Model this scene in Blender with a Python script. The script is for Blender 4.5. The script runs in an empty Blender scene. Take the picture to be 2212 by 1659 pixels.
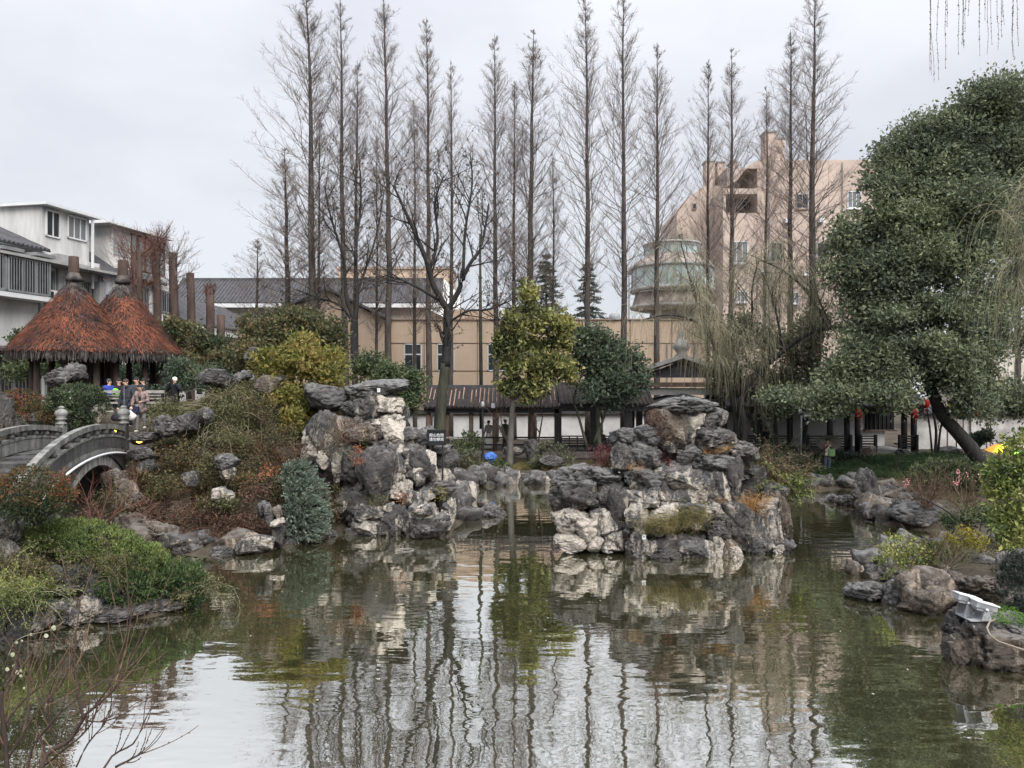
# Garden pond with rockeries, arched stone bridge, thatched pavilions and bare redwoods
import bpy, math, random
import numpy as np
from mathutils import Vector, Matrix
sc = bpy.context.scene
C = sc.collection
R = math.radians
rng = np.random.default_rng(7)
random.seed(7)
# ---------------------------------------------------------------- camera
EYE, FP, CX, CY = 4.8, 1662.0, 1106.0, 829.5     # eye height over the water, focal length and centre in layout units
cam = bpy.data.objects.new('camera', bpy.data.cameras.new('camera')); C.objects.link(cam)
cam.location = (0, 0, EYE); cam.rotation_euler = (R(90), 0, 0)
cam.data.sensor_width = 36; cam.data.lens = 36 * FP / 2212; cam.data.clip_end = 2000; cam.data.clip_start = .05
sc.camera = cam
# ---------------------------------------------------------------- sky
W = bpy.data.worlds.new('World'); sc.world = W; W.use_nodes = True
wt = W.node_tree; wn = wt.nodes; wn.clear()
SUN_EL, SUN_AZ = R(48), R(155)
def wnode(t, **k):
    n = wn.new(t)
    for a, b in k.items(): setattr(n, a, b)
    return n
wo = wnode('ShaderNodeOutputWorld')
sky = wnode('ShaderNodeTexSky', sky_type='NISHITA', sun_disc=False, sun_elevation=SUN_EL, sun_rotation=SUN_AZ)
bg1 = wnode('ShaderNodeBackground'); bg1.inputs[1].default_value = .08
wt.links.new(sky.outputs[0], bg1.inputs[0])
tc = wnode('ShaderNodeTexCoord'); mp = wnode('ShaderNodeMapping'); mp.inputs['Scale'].default_value = (1.3, 1.3, 2.6); mp.inputs['Location'].default_value = (3.1, .4, .2)
wt.links.new(tc.outputs['Generated'], mp.inputs[0])
nz = wnode('ShaderNodeTexNoise'); nz.inputs['Scale'].default_value = 1.5; nz.inputs['Detail'].default_value = 5; nz.inputs['Roughness'].default_value = .5
wt.links.new(mp.outputs[0], nz.inputs['Vector'])
cr = wnode('ShaderNodeValToRGB')
cr.color_ramp.elements[0].position = .36; cr.color_ramp.elements[0].color = (.196, .199, .215, 1)
cr.color_ramp.elements[1].position = .60; cr.color_ramp.elements[1].color = (.250, .253, .266, 1)
wt.links.new(nz.outputs['Fac'], cr.inputs[0])
sx = wnode('ShaderNodeSeparateXYZ'); wt.links.new(tc.outputs['Generated'], sx.inputs[0])
mr = wnode('ShaderNodeMapRange'); mr.inputs['From Min'].default_value = 0; mr.inputs['From Max'].default_value = 1
mr.inputs['To Min'].default_value = .96; mr.inputs['To Max'].default_value = 3.0      # overcast: the zenith is brighter than the horizon
zz1 = wnode('ShaderNodeMath', operation='MAXIMUM'); wt.links.new(sx.outputs['Z'], zz1.inputs[0]); zz1.inputs[1].default_value = 0; zz2 = wnode('ShaderNodeMath', operation='POWER'); wt.links.new(zz1.outputs[0], zz2.inputs[0]); zz2.inputs[1].default_value = 2.5; wt.links.new(zz2.outputs[0], mr.inputs[0])
bg2 = wnode('ShaderNodeBackground'); wt.links.new(cr.outputs[0], bg2.inputs[0]); wt.links.new(mr.outputs[0], bg2.inputs[1])
mx = wnode('ShaderNodeMixShader'); mx.inputs[0].default_value = .93
wt.links.new(bg1.outputs[0], mx.inputs[1]); wt.links.new(bg2.outputs[0], mx.inputs[2]); wt.links.new(mx.outputs[0], wo.inputs[0])
sun = bpy.data.objects.new('sun', bpy.data.lights.new('sun', 'SUN')); C.objects.link(sun)
sun.data.energy = 1.5; sun.data.angle = R(50); sun.data.color = (1, .97, .92)
sun.rotation_euler = (R(42), 0, R(28)); sun.location = (0, -10, 60)
# ---------------------------------------------------------------- exposure
vs = sc.view_settings; vs.view_transform = 'Standard'; vs.look = 'None'; vs.exposure = 1.75; vs.gamma = 1
vs.use_curve_mapping = False
sc.render.engine = 'CYCLES'; sc.cycles.max_bounces = 4; sc.cycles.diffuse_bounces = 2; sc.cycles.glossy_bounces = 2
sc.cycles.transmission_bounces = 3; sc.cycles.transparent_max_bounces = 6; sc.cycles.use_denoising = True; sc.cycles.use_adaptive_sampling = True; sc.cycles.adaptive_threshold = .018
sc.cycles.caustics_reflective = False; sc.cycles.caustics_refractive = False
# ---------------------------------------------------------------- helpers
def X(vx, Y): return (vx - CX) / FP * Y
def Z(vy, Y): return EYE - (vy - CY) / FP * Y
def at(vx, vy, Y): return np.array([X(vx, Y), Y, Z(vy, Y)])
def nrm(v): return v / np.maximum(np.linalg.norm(v, axis=-1, keepdims=True), 1e-9)
def new(name, mesh, mat, parent=None, smooth=False):
    if mat is not None and not mesh.materials: mesh.materials.append(mat)
    o = bpy.data.objects.new(name, mesh); C.objects.link(o)
    if parent is not None: o.parent = parent
    return o
class B:
    'collects faces; obj() links them as ONE mesh object'
    def __init__(s): s.v = []; s.f = []; s.n = 0
    def add(s, V, *Fs):
        V = np.asarray(V, float).reshape(-1, 3)
        for F_ in Fs:
            F_ = np.asarray(F_, np.int64)
            if F_.size: s.f.append(F_ + s.n)
        s.v.append(V); s.n += len(V); return s
    def mesh(s, name, smooth=False):
        me = bpy.data.meshes.new(name)
        if not s.v: return me
        V = np.concatenate(s.v); lo = []; st = []; c = 0
        for F_ in s.f:
            m, k = F_.shape; lo.append(F_.ravel()); st.append(c + np.arange(m) * k); c += m * k
        lo = np.concatenate(lo).astype(np.int32); st = np.concatenate(st).astype(np.int32)
        me.vertices.add(len(V)); me.vertices.foreach_set('co', V.astype(np.float32).ravel())
        me.loops.add(len(lo)); me.loops.foreach_set('vertex_index', lo)
        me.polygons.add(len(st)); me.polygons.foreach_set('loop_start', st)
        if smooth: me.polygons.foreach_set('use_smooth', np.ones(len(st), bool))
        me.update(calc_edges=True)
        if smooth: pass
        else: me.polygons.foreach_set('use_smooth', np.zeros(len(st), bool))
        return me
    def obj(s, name, mat, parent=None, smooth=False): return new(name, s.mesh(name, smooth), mat, parent)
    def box(s, x0, y0, z0, x1, y1, z1, m=None):
        V = np.array([[x, y, z] for z in (z0, z1) for y in (y0, y1) for x in (x0, x1)], float)
        if m is not None: V = V @ m[0].T + m[1]
        return s.add(V, [[0, 2, 3, 1], [4, 5, 7, 6], [0, 1, 5, 4], [2, 6, 7, 3], [0, 4, 6, 2], [1, 3, 7, 5]])
    def cbox(s, c, d, m=None):
        return s.box(c[0]-d[0]/2, c[1]-d[1]/2, c[2]-d[2]/2, c[0]+d[0]/2, c[1]+d[1]/2, c[2]+d[2]/2, m)
    def bar(s, p, q, w, h=None):
        'rectangular bar from p to q, w wide and h high'
        h = h or w; p = np.asarray(p, float); q = np.asarray(q, float); d = nrm(q - p)
        up = np.array([0, 0, 1.]) if abs(d[2]) < .95 else np.array([0, 1., 0])
        a = nrm(np.cross(d, up)); b = np.cross(a, d)
        V = [e + a * i * w / 2 + b * j * h / 2 for e in (p, q) for i, j in ((-1, -1), (1, -1), (1, 1), (-1, 1))]
        return s.add(V, [[0, 1, 5, 4], [1, 2, 6, 5], [2, 3, 7, 6], [3, 0, 4, 7], [3, 2, 1, 0], [4, 5, 6, 7]])
    def tube(s, pts, rad, n=6, cap=True):
        P = np.asarray(pts, float)[None]; r = np.broadcast_to(np.asarray(rad, float), (P.shape[1],))[None]
        V, F_ = tubes(P, r, n); s.add(V, F_)
        if cap:
            m = P.shape[1]; s.f.append(np.array([list(range(n))[::-1]]) + s.n - len(V)); s.f.append(np.array([list(range((m-1)*n, m*n))]) + s.n - len(V))
        return s
    def lathe(s, prof, n=16, c=(0, 0, 0), a0=0, a1=2 * math.pi, sq=None):
        full = abs(a1 - a0 - 2 * math.pi) < 1e-6; k = n if full else n + 1
        A = a0 + (a1 - a0) * np.arange(k) / n; pr = np.asarray(prof, float)
        V = np.stack([np.stack([np.cos(A) * r, np.sin(A) * r, np.full(k, z)], 1) for r, z in pr]).reshape(-1, 3) + np.asarray(c, float)
        F_ = [[i * k + j, i * k + (j + 1) % k, (i + 1) * k + (j + 1) % k, (i + 1) * k + j] for i in range(len(pr) - 1) for j in range(n)]
        return s.add(V, F_)
    def prism(s, poly, vec):
        'polygon (n,3) pushed along vec'
        P = np.asarray(poly, float); n = len(P); V = np.concatenate([P, P + np.asarray(vec, float)])
        return s.add(V, [[i, (i + 1) % n, n + (i + 1) % n, n + i] for i in range(n)], [list(range(n))[::-1]], [list(range(n, 2 * n))])
def tubes(P, r, n=3):
    'P (N,k,3) polylines, r (N,k) radii -> verts, quads'
    N, k, _ = P.shape
    D = np.empty_like(P); D[:, 1:-1] = P[:, 2:] - P[:, :-2]; D[:, 0] = P[:, 1] - P[:, 0]; D[:, -1] = P[:, -1] - P[:, -2]
    D = nrm(D); ref = np.where(np.abs(D[..., 2:3]) > .9, np.array([1., 0, 0]), np.array([0, 0, 1.]))
    ref = np.broadcast_to(ref[:, :1], P.shape) if k < 6 else ref
    a = nrm(np.cross(D, ref)); b = np.cross(D, a)
    t = 2 * math.pi * np.arange(n) / n
    V = P[:, :, None] + r[:, :, None, None] * (a[:, :, None] * np.cos(t)[:, None] + b[:, :, None] * np.sin(t)[:, None])
    base = (np.arange(N)[:, None, None] * k + np.arange(k - 1)[None, :, None]) * n
    j = np.arange(n)[None, None]; j2 = (j + 1) % n
    F_ = np.stack([base + j, base + j2, base + n + j2, base + n + j], -1).reshape(-1, 4)
    return V.reshape(-1, 3), F_
def grow(P0, D, L, R0, R1, nseg, up=0., wander=.15):
    'vectorised branches: start points, directions, lengths -> polylines and radii'
    N = len(P0); P = np.empty((N, nseg + 1, 3)); P[:, 0] = P0; d = nrm(np.asarray(D, float)); st = (np.asarray(L, float) / nseg)[:, None]
    for i in range(nseg):
        d = nrm(d + rng.normal(0, wander, (N, 3)) + np.array([0, 0, 1.]) * up)
        P[:, i + 1] = P[:, i] + d * st
    t = np.linspace(0, 1, nseg + 1)[None]
    return P, np.asarray(R0, float)[:, None] * (1 - t) + np.asarray(R1, float)[:, None] * t
def along(P, r, n, lo=.15, hi=1.):
    'n random points on every polyline: position, tangent, radius, parameter'
    N, k, _ = P.shape; t = rng.uniform(lo, hi, (N, n)) * (k - 1); i = np.minimum(t.astype(int), k - 2); f = (t - i)[..., None]
    I = np.arange(N)[:, None]; a, b = P[I, i], P[I, i + 1]
    return (a + (b - a) * f).reshape(-1, 3), nrm(b - a).reshape(-1, 3), (r[I, i] * (1 - f[..., 0]) + r[I, i + 1] * f[..., 0]).ravel(), (t / (k - 1)).ravel()
def side(T, lo=.5, hi=1.1):
    'directions turned off tangents T by an angle between lo and hi'
    q = nrm(np.cross(T, rng.normal(0, 1, T.shape))); a = rng.uniform(lo, hi, len(T))[:, None]
    return T * np.cos(a) + q * np.sin(a)
def leafq(P, A, size, asp=.5, fold=.12):
    'one small diamond leaf at every P along axis A'
    n = len(P); A = nrm(A); s = nrm(np.cross(A, rng.normal(0, 1, (n, 3)))); u = np.cross(A, s); size = np.broadcast_to(size, (n,))[:, None]
    V = np.stack([P - A * size * .5, P + s * size * asp * .5 + u * size * fold, P + A * size * .5, P - s * size * asp * .5 + u * size * fold], 1)
    return V.reshape(-1, 3), np.arange(n * 4).reshape(n, 4)
# gradient noise
_pm = np.random.default_rng(3).permutation(256); _pm = np.concatenate([_pm, _pm, _pm]); _gr = nrm(np.random.default_rng(4).normal(0, 1, (256, 3)))
def pn(P):
    P = np.asarray(P, float); i = np.floor(P).astype(int); f = P - i; u = f * f * f * (f * (f * 6 - 15) + 10); i &= 255; out = 0
    for dx in (0, 1):
        for dy in (0, 1):
            for dz in (0, 1):
                h = _pm[_pm[_pm[i[:, 0] + dx] + i[:, 1] + dy] + i[:, 2] + dz]
                g = (_gr[h] * (f - np.array([dx, dy, dz]))).sum(1)
                w = (u[:, 0] if dx else 1 - u[:, 0]) * (u[:, 1] if dy else 1 - u[:, 1]) * (u[:, 2] if dz else 1 - u[:, 2])
                out = out + g * w
    return out
def fbm(P, o=4):
    s = 0; a = 1.
    for _ in range(o): s = s + a * pn(P); P = P * 2.03 + 7.7; a *= .5
    return s
def thing(name, label, cat, loc=(0, 0, 0), rz=0, group=None):
    o = bpy.data.objects.new(name, None); C.objects.link(o); o.location = [float(a) for a in loc]; o.rotation_euler = (0, 0, rz)
    o.empty_display_size = .2
    return tag(o, label, cat, group)
def tag(o, label=None, cat=None, group=None, kind=None):
    if label: o['label'] = label
    if cat: o['category'] = cat
    if group: o['group'] = group
    if kind: o['kind'] = kind
    return o
def stuff(o): o['kind'] = 'stuff'; return o
def struct(o): o['kind'] = 'structure'; return o
# ---------------------------------------------------------------- materials
def mat(name, col, rough=.8, var=.25, scale=3., bump=0., bscale=20., col2=None, metal=0., stretch=(1, 1, 1), spec=.3, wet=None, detail=4):
    m = bpy.data.materials.new(name); m.use_nodes = True; t = m.node_tree; n = t.nodes; p = n['Principled BSDF']
    p.inputs['Roughness'].default_value = rough; p.inputs['Metallic'].default_value = metal; p.inputs['Specular IOR Level'].default_value = spec
    g = n.new('ShaderNodeNewGeometry'); mp = n.new('ShaderNodeMapping'); mp.inputs['Scale'].default_value = stretch
    t.links.new(g.outputs['Position'], mp.inputs[0])
    a = n.new('ShaderNodeTexNoise'); a.inputs['Scale'].default_value = scale; a.inputs['Detail'].default_value = detail; a.inputs['Roughness'].default_value = .65
    t.links.new(mp.outputs[0], a.inputs['Vector'])
    r = n.new('ShaderNodeValToRGB'); c = np.array(col); c2 = np.array(col2) if col2 is not None else c * (1 + var)
    r.color_ramp.elements[0].position = .32; r.color_ramp.elements[0].color = (*(c * (1 - var)), 1)
    r.color_ramp.elements[1].position = .68; r.color_ramp.elements[1].color = (*c2, 1)
    t.links.new(a.outputs['Fac'], r.inputs[0]); t.links.new(r.outputs[0], p.inputs['Base Color'])
    if bump:
        b = n.new('ShaderNodeTexNoise'); b.inputs['Scale'].default_value = bscale; b.inputs['Detail'].default_value = 5
        t.links.new(mp.outputs[0], b.inputs['Vector'])
        k = n.new('ShaderNodeBump'); k.inputs['Strength'].default_value = 1; k.inputs['Distance'].default_value = bump
        t.links.new(b.outputs['Fac'], k.inputs['Height']); t.links.new(k.outputs[0], p.inputs['Normal'])
    return m
def leafmat(name, cols, rough=.55, trans=.3, clump=.8, spec=.25):
    'leaf colour varies leaf by leaf and in drifts through the plant'
    m = bpy.data.materials.new(name); m.use_nodes = True; t = m.node_tree; n = t.nodes; p = n['Principled BSDF']
    p.inputs['Roughness'].default_value = rough; p.inputs['Specular IOR Level'].default_value = spec
    g = n.new('ShaderNodeNewGeometry')
    a = n.new('ShaderNodeTexNoise'); a.inputs['Scale'].default_value = clump; a.inputs['Detail'].default_value = 3
    t.links.new(g.outputs['Position'], a.inputs['Vector'])
    x = n.new('ShaderNodeMath'); x.operation = 'MULTIPLY_ADD'; x.inputs[1].default_value = .75; t.links.new(g.outputs['Random Per Island'], x.inputs[0])
    y = n.new('ShaderNodeMath'); y.operation = 'MULTIPLY_ADD'; y.inputs[1].default_value = 1.7; y.inputs[2].default_value = -.70; t.links.new(a.outputs['Fac'], y.inputs[0])
    t.links.new(y.outputs[0], x.inputs[2])
    r = n.new('ShaderNodeValToRGB'); e = r.color_ramp.elements
    while len(e) < len(cols): e.new(.5)
    for i, c in enumerate(cols): e[i].position = .08 + .84 * i / max(len(cols) - 1, 1); e[i].color = (*c, 1)
    t.links.new(x.outputs[0], r.inputs[0]); t.links.new(r.outputs[0], p.inputs['Base Color'])
    if trans:
        tr = n.new('ShaderNodeBsdfTranslucent'); t.links.new(r.outputs[0], tr.inputs[0])
        ms = n.new('ShaderNodeMixShader'); ms.inputs[0].default_value = trans
        t.links.new(p.outputs[0], ms.inputs[1]); t.links.new(tr.outputs[0], ms.inputs[2]); t.links.new(ms.outputs[0], n['Material Output'].inputs[0])
    return m
def rockmat(name, dark, mid, pale, amount, warm=(.30, .22, .15)):
    'weathered limestone: dark crust, tops tinted paler grey for weathering and painted-in sky light, pale lime streaks running down the faces'
    m = bpy.data.materials.new(name); m.use_nodes = True; t = m.node_tree; n = t.nodes; p = n['Principled BSDF']; L = t.links.new
    p.inputs['Roughness'].default_value = .78; p.inputs['Specular IOR Level'].default_value = .3
    g = n.new('ShaderNodeNewGeometry'); oi = n.new('ShaderNodeObjectInfo')
    def noise(sc_, stretch=(1, 1, 1), det=6, rg=.62, dist=0):
        mp = n.new('ShaderNodeMapping'); mp.inputs['Scale'].default_value = stretch; L(g.outputs['Position'], mp.inputs[0])
        a = n.new('ShaderNodeTexNoise'); a.inputs['Scale'].default_value = sc_; a.inputs['Detail'].default_value = det; a.inputs['Roughness'].default_value = rg; a.inputs['Distortion'].default_value = dist
        L(mp.outputs[0], a.inputs['Vector']); return a.outputs['Fac']
    def ramp(f, a, b, ca=(0, 0, 0), cb=(1, 1, 1)):
        r = n.new('ShaderNodeValToRGB'); r.color_ramp.elements[0].position = a; r.color_ramp.elements[0].color = (*ca, 1)
        r.color_ramp.elements[1].position = b; r.color_ramp.elements[1].color = (*cb, 1); L(f, r.inputs[0]); return r.outputs[0]
    def mixc(f, a, b):
        x = n.new('ShaderNodeMix'); x.data_type = 'RGBA'; L(f, x.inputs[0]); L(a, x.inputs[6]); L(b, x.inputs[7]); return x.outputs[2]
    base = ramp(noise(3.2), .3, .7, dark, mid)
    streak = noise(1.7, (1.6, 1.6, .5), 6, .7, .6)
    am = n.new('ShaderNodeMath'); am.operation = 'MULTIPLY_ADD'; am.inputs[1].default_value = .10; L(oi.outputs['Random'], am.inputs[0])
    fz_ = n.new('ShaderNodeSeparateXYZ'); L(g.outputs['Normal'], fz_.inputs[0]); fm = n.new('ShaderNodeMath'); fm.operation = 'MULTIPLY_ADD'; fm.inputs[1].default_value = -.10; L(fz_.outputs['Z'], fm.inputs[0]); L(streak, fm.inputs[2]); L(fm.outputs[0], am.inputs[2])
    pc = ramp(noise(5, (1, 1, .4)), .3, .75, pale, tuple(.55 * a + .45 * b for a, b in zip(pale, warm)))
    th = .74 - .36 * amount
    f1 = ramp(am.outputs[0], th, th + .09)
    col = mixc(f1, base, pc)
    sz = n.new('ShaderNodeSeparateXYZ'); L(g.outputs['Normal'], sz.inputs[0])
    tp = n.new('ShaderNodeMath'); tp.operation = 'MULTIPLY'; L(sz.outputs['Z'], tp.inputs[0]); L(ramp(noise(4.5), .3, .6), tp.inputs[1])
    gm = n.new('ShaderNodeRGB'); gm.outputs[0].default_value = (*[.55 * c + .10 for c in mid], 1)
    col = mixc(ramp(tp.outputs[0], .45, .85), col, gm.outputs[0])  # upward faces lightened: sky light put into the colour, along with weathering
    L(col, p.inputs['Base Color'])
    ad = n.new('ShaderNodeMath'); ad.operation = 'MULTIPLY_ADD'; ad.inputs[1].default_value = .5; L(noise(26, det=4), ad.inputs[0]); L(noise(7, (1, 1, 1.8), 7, .68, .8), ad.inputs[2])
    b = n.new('ShaderNodeBump'); b.inputs['Distance'].default_value = .09; L(ad.outputs[0], b.inputs['Height']); L(b.outputs[0], p.inputs['Normal'])
    return m
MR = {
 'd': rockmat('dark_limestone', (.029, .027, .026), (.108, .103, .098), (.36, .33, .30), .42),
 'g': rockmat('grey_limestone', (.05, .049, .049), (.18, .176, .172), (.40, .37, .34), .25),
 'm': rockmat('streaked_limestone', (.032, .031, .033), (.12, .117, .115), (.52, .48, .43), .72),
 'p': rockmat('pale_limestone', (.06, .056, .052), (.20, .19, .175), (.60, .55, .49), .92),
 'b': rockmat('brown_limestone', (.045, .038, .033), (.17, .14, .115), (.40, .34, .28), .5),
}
M = {
 'bark': mat('redwood_bark', (.062, .052, .047), .9, .45, 6, .02, 30, stretch=(1, 1, .2)),
 'bark_d': mat('dark_bark', (.027, .026, .025), .9, .4, 6, .02, 30, stretch=(1, 1, .3)),
 'bark_moss': mat('mossy_bark', (.030, .031, .026), .9, .45, 2.5, .03, 22, col2=(.072, .075, .05), stretch=(1, 1, .4)),
 'bark_grey': mat('grey_bark', (.11, .10, .09), .9, .4, 4, .015, 30, stretch=(1, 1, .3)),
 'bark_red': mat('reddish_bark', (.070, .047, .040), .9, .4, 5, .02, 30, stretch=(1, 1, .2)),
 'twig': mat('redwood_twigs', (.17, .14, .125), .9, .3, 2),
 'twig_b': mat('brown_twigs', (.13, .085, .06), .9, .35, 3),
 'twig_r': mat('red_twigs', (.13, .06, .045), .9, .35, 3),
 'twig_o': mat('olive_twigs', (.27, .25, .17), .9, .35, 2),
 'soil': mat('garden_soil', (.050, .040, .032), .95, .45, 1.5, .06, 9, col2=(.085, .07, .05)),
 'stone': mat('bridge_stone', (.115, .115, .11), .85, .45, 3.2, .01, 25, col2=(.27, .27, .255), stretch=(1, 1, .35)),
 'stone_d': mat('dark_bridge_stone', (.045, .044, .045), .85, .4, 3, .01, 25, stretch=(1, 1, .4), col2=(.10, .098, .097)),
 'stone_l': mat('pale_arch_stone', (.22, .225, .215), .85, .5, 4, .01, 25, col2=(.42, .43, .41), stretch=(1, 1, .3)),
 'slab': mat('step_slab', (.17, .15, .135), .9, .4, 3, .02, 16),
 'white': mat('white_wall', (.62, .615, .60), .9, .14, .9, .004, 30, col2=(.74, .735, .72)),
 'white_s': mat('stained_white_wall', (.42, .40, .39), .9, .3, .8, .01, 14, col2=(.66, .64, .625), detail=7),
 'white_h': mat('weathered_white_wall', (.46, .46, .45), .9, .2, .9, .004, 30, col2=(.70, .695, .68), detail=8, stretch=(1, 1, .18)),
 'cream': mat('cream_wall', (.55, .51, .45), .9, .25, 1.4, .005, 20, col2=(.66, .62, .56)),
 'beige': mat('beige_render', (.53, .40, .30), .9, .08, .5, .004, 30, col2=(.62, .485, .37), detail=8, stretch=(1, 1, .3)),
 'beige2': mat('pinkish_beige_render', (.44, .35, .30), .9, .12, .35, col2=(.54, .44, .38), detail=8, stretch=(1, 1, .22)),
 'beige_g': mat('beige_joint', (.30, .22, .17), .95, .1, 1),
 'tile': mat('grey_roof_tile', (.068, .068, .075), .8, .3, 2, .01, 12),
 'tile_b': mat('brown_roof_tile', (.040, .034, .033), .85, .4, 3, .01, 12),
 'tile_w': mat('terracotta_mortar', (.34, .22, .17), .9, .35, 6),
 'wood': mat('dark_lacquered_wood', (.017, .016, .019), .55, .3, 3),
 'wood_b': mat('brown_post_wood', (.125, .085, .066), .85, .35, 5, .008, 20, stretch=(1, 1, .2)),
 'wood_g': mat('weathered_bench_wood', (.30, .285, .265), .9, .3, 5, .005, 20),
 'post': mat('fir_bark_post', (.055, .045, .042), .9, .4, 5, .015, 25, stretch=(1, 1, .2), col2=(.12, .088, .072)),
 'frame': mat('pale_window_frame', (.62, .63, .64), .5, .05, 2),
 'frame_g': mat('steel_window_frame', (.26, .275, .28), .45, .1, 2),
 'bars': mat('steel_bars', (.20, .205, .21), .5, .2, 2),
 'iron': mat('black_iron', (.012, .013, .016), .45, .2, 4),
 'metal': mat('painted_lamp_metal', (.33, .34, .355), .4, .06, 3),
 'concrete': mat('grey_concrete', (.30, .30, .295), .9, .2, 1.2),
 'dark': mat('dark_interior', (.012, .012, .014), .9, .2, 1),
 'red': mat('red_lantern_cloth', (.33, .012, .016), .6, .15, 4),
 'gold': mat('lantern_gold', (.45, .27, .05), .5, .1, 4),
 'plastic_w': mat('white_plastic', (.75, .76, .78), .4, .04, 4),
 'blue_p': mat('blue_plastic', (.06, .15, .50), .45, .15, 5),
 'green_gl': mat('green_glass_panel', (.38, .48, .48), .25, .15, .5, col2=(.50, .60, .60), spec=.6),
 'rust': mat('rusty_panel', (.20, .15, .13), .8, .35, 1.2, col2=(.42, .37, .34)),
 'hose': mat('tan_hose', (.26, .215, .175), .7, .1, 3),
 'pink': mat('pink_blossom', (.72, .33, .33), .8, .2, 9),
}
def glass(name, col, rough=.08):
    m = bpy.data.materials.new(name); m.use_nodes = True; p = m.node_tree.nodes['Principled BSDF']
    p.inputs['Base Color'].default_value = (*col, 1); p.inputs['Roughness'].default_value = rough; p.inputs['Specular IOR Level'].default_value = .5
    return m
M['glass'] = glass('window_glass', (.025, .03, .036)); M['glass_l'] = glass('curtained_glass', (.16, .17, .18), .15); M['glass_b'] = glass('sky_blue_glass', (.30, .36, .42), .1)
def emat(name, col, s):
    m = bpy.data.materials.new(name); m.use_nodes = True; p = m.node_tree.nodes['Principled BSDF']
    p.inputs['Base Color'].default_value = (*col, 1); p.inputs['Emission Color'].default_value = (*col, 1); p.inputs['Emission Strength'].default_value = s
    return m
M['amber'] = emat('amber_path_light', (1, .48, .08), 2.2)
# thatch: rusty fallen needles over dark bark strips
M['thatch'] = leafmat('rusty_thatch', [(.034, .024, .022), (.065, .034, .028), (.15, .056, .035), (.25, .088, .048)], .9, 0, 1.1)
M['thatch_d'] = leafmat('dark_thatch_fringe', [(.022, .018, .018), (.045, .038, .036), (.13, .115, .105)], .9, 0, 3)
LF = {
 'camphor': leafmat('camphor_leaves', [(.082, .105, .076), (.122, .15, .099), (.175, .205, .123), (.24, .265, .15)], clump=.45),
 'dark': leafmat('dark_evergreen_leaves', [(.05, .07, .052), (.08, .108, .072), (.12, .15, .092)], clump=.6),
 'osman': leafmat('osmanthus_leaves', [(.036, .050, .030), (.065, .082, .042), (.12, .118, .055), (.19, .14, .07)], clump=.5),
 'yellow': leafmat('yellow_green_leaves', [(.075, .092, .028), (.145, .155, .04), (.23, .205, .055), (.30, .22, .08)], clump=.9),
 'magn': leafmat('magnolia_leaves', [(.06, .08, .04), (.125, .145, .06), (.23, .235, .085), (.36, .34, .12)], clump=.9),
 'shrub': leafmat('mid_green_shrub_leaves', [(.038, .058, .032), (.075, .10, .048), (.125, .145, .065)], clump=.9),
 'willowleaf': leafmat('dull_green_leaves', [(.075, .085, .058), (.125, .135, .085), (.19, .195, .12)], clump=.6),
 'juniper': leafmat('bright_juniper', [(.05, .075, .026), (.11, .15, .046), (.19, .235, .078)], clump=1.1, trans=.2),
 'juniper_d': leafmat('deep_juniper', [(.03, .055, .024), (.065, .105, .042), (.12, .17, .06)], clump=1.1, trans=.2),
 'junip2': leafmat('clipped_juniper', [(.028, .042, .026), (.05, .07, .038), (.09, .115, .055)], clump=1.4, trans=.15),
 'silver': leafmat('silver_juniper', [(.07, .105, .08), (.16, .21, .165), (.30, .36, .29)], clump=1.4, trans=.15),
 'vine': leafmat('tangled_vine', [(.03, .028, .022), (.06, .06, .03), (.10, .095, .04), (.14, .10, .05), (.13, .06, .035)], clump=.55, trans=.2),
 'vine_r': leafmat('russet_vine', [(.055, .038, .032), (.10, .06, .046), (.155, .078, .056), (.125, .10, .065)], clump=.9, trans=.2),
 'vine_g': leafmat('olive_vine', [(.042, .042, .024), (.08, .083, .038), (.135, .135, .055), (.12, .09, .055)], clump=.8, trans=.25),
 'red': leafmat('maroon_leaves', [(.06, .022, .024), (.12, .04, .04), (.20, .075, .065)], clump=2, trans=.25),
 'redgreen': leafmat('red_tipped_leaves', [(.03, .045, .018), (.065, .07, .028), (.13, .075, .03), (.20, .055, .035)], clump=1.3, trans=.25),
 'orange': leafmat('orange_leaves', [(.17, .06, .03), (.32, .12, .06), (.42, .20, .10)], clump=2, trans=.25),
 'straw': leafmat('dry_grass', [(.25, .13, .05), (.45, .25, .10), (.55, .36, .18)], clump=2, trans=.25),
 'drygreen': leafmat('half_dry_grass', [(.08, .085, .03), (.17, .15, .06), (.28, .22, .10)], clump=2, trans=.25),
 'gold': leafmat('golden_leaves', [(.10, .12, .02), (.24, .22, .03), (.40, .33, .05)], clump=1.6),
 'grass': leafmat('border_grass', [(.018, .04, .018), (.035, .07, .026), (.07, .12, .04)], clump=1),
 'ivy': leafmat('ivy_leaves', [(.015, .024, .018), (.03, .042, .03), (.07, .085, .07)], clump=3),
 'bush': leafmat('light_green_bush', [(.05, .075, .025), (.11, .15, .045), (.22, .25, .07), (.32, .32, .11)], clump=1.1),
 'moss': leafmat('bright_moss', [(.06, .14, .02), (.12, .26, .03), (.20, .36, .06)], clump=3),
 'dryleaf': leafmat('withered_leaves', [(.07, .055, .05), (.10, .085, .06), (.16, .10, .075)], clump=1, trans=.15),
 'cedar': leafmat('cedar_needles', [(.025, .045, .035), (.04, .065, .05), (.07, .095, .07)], clump=1, trans=.1),
 'paleleaf': leafmat('pale_vine_leaf', [(.45, .48, .30), (.62, .62, .48)], clump=5),
}
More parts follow.
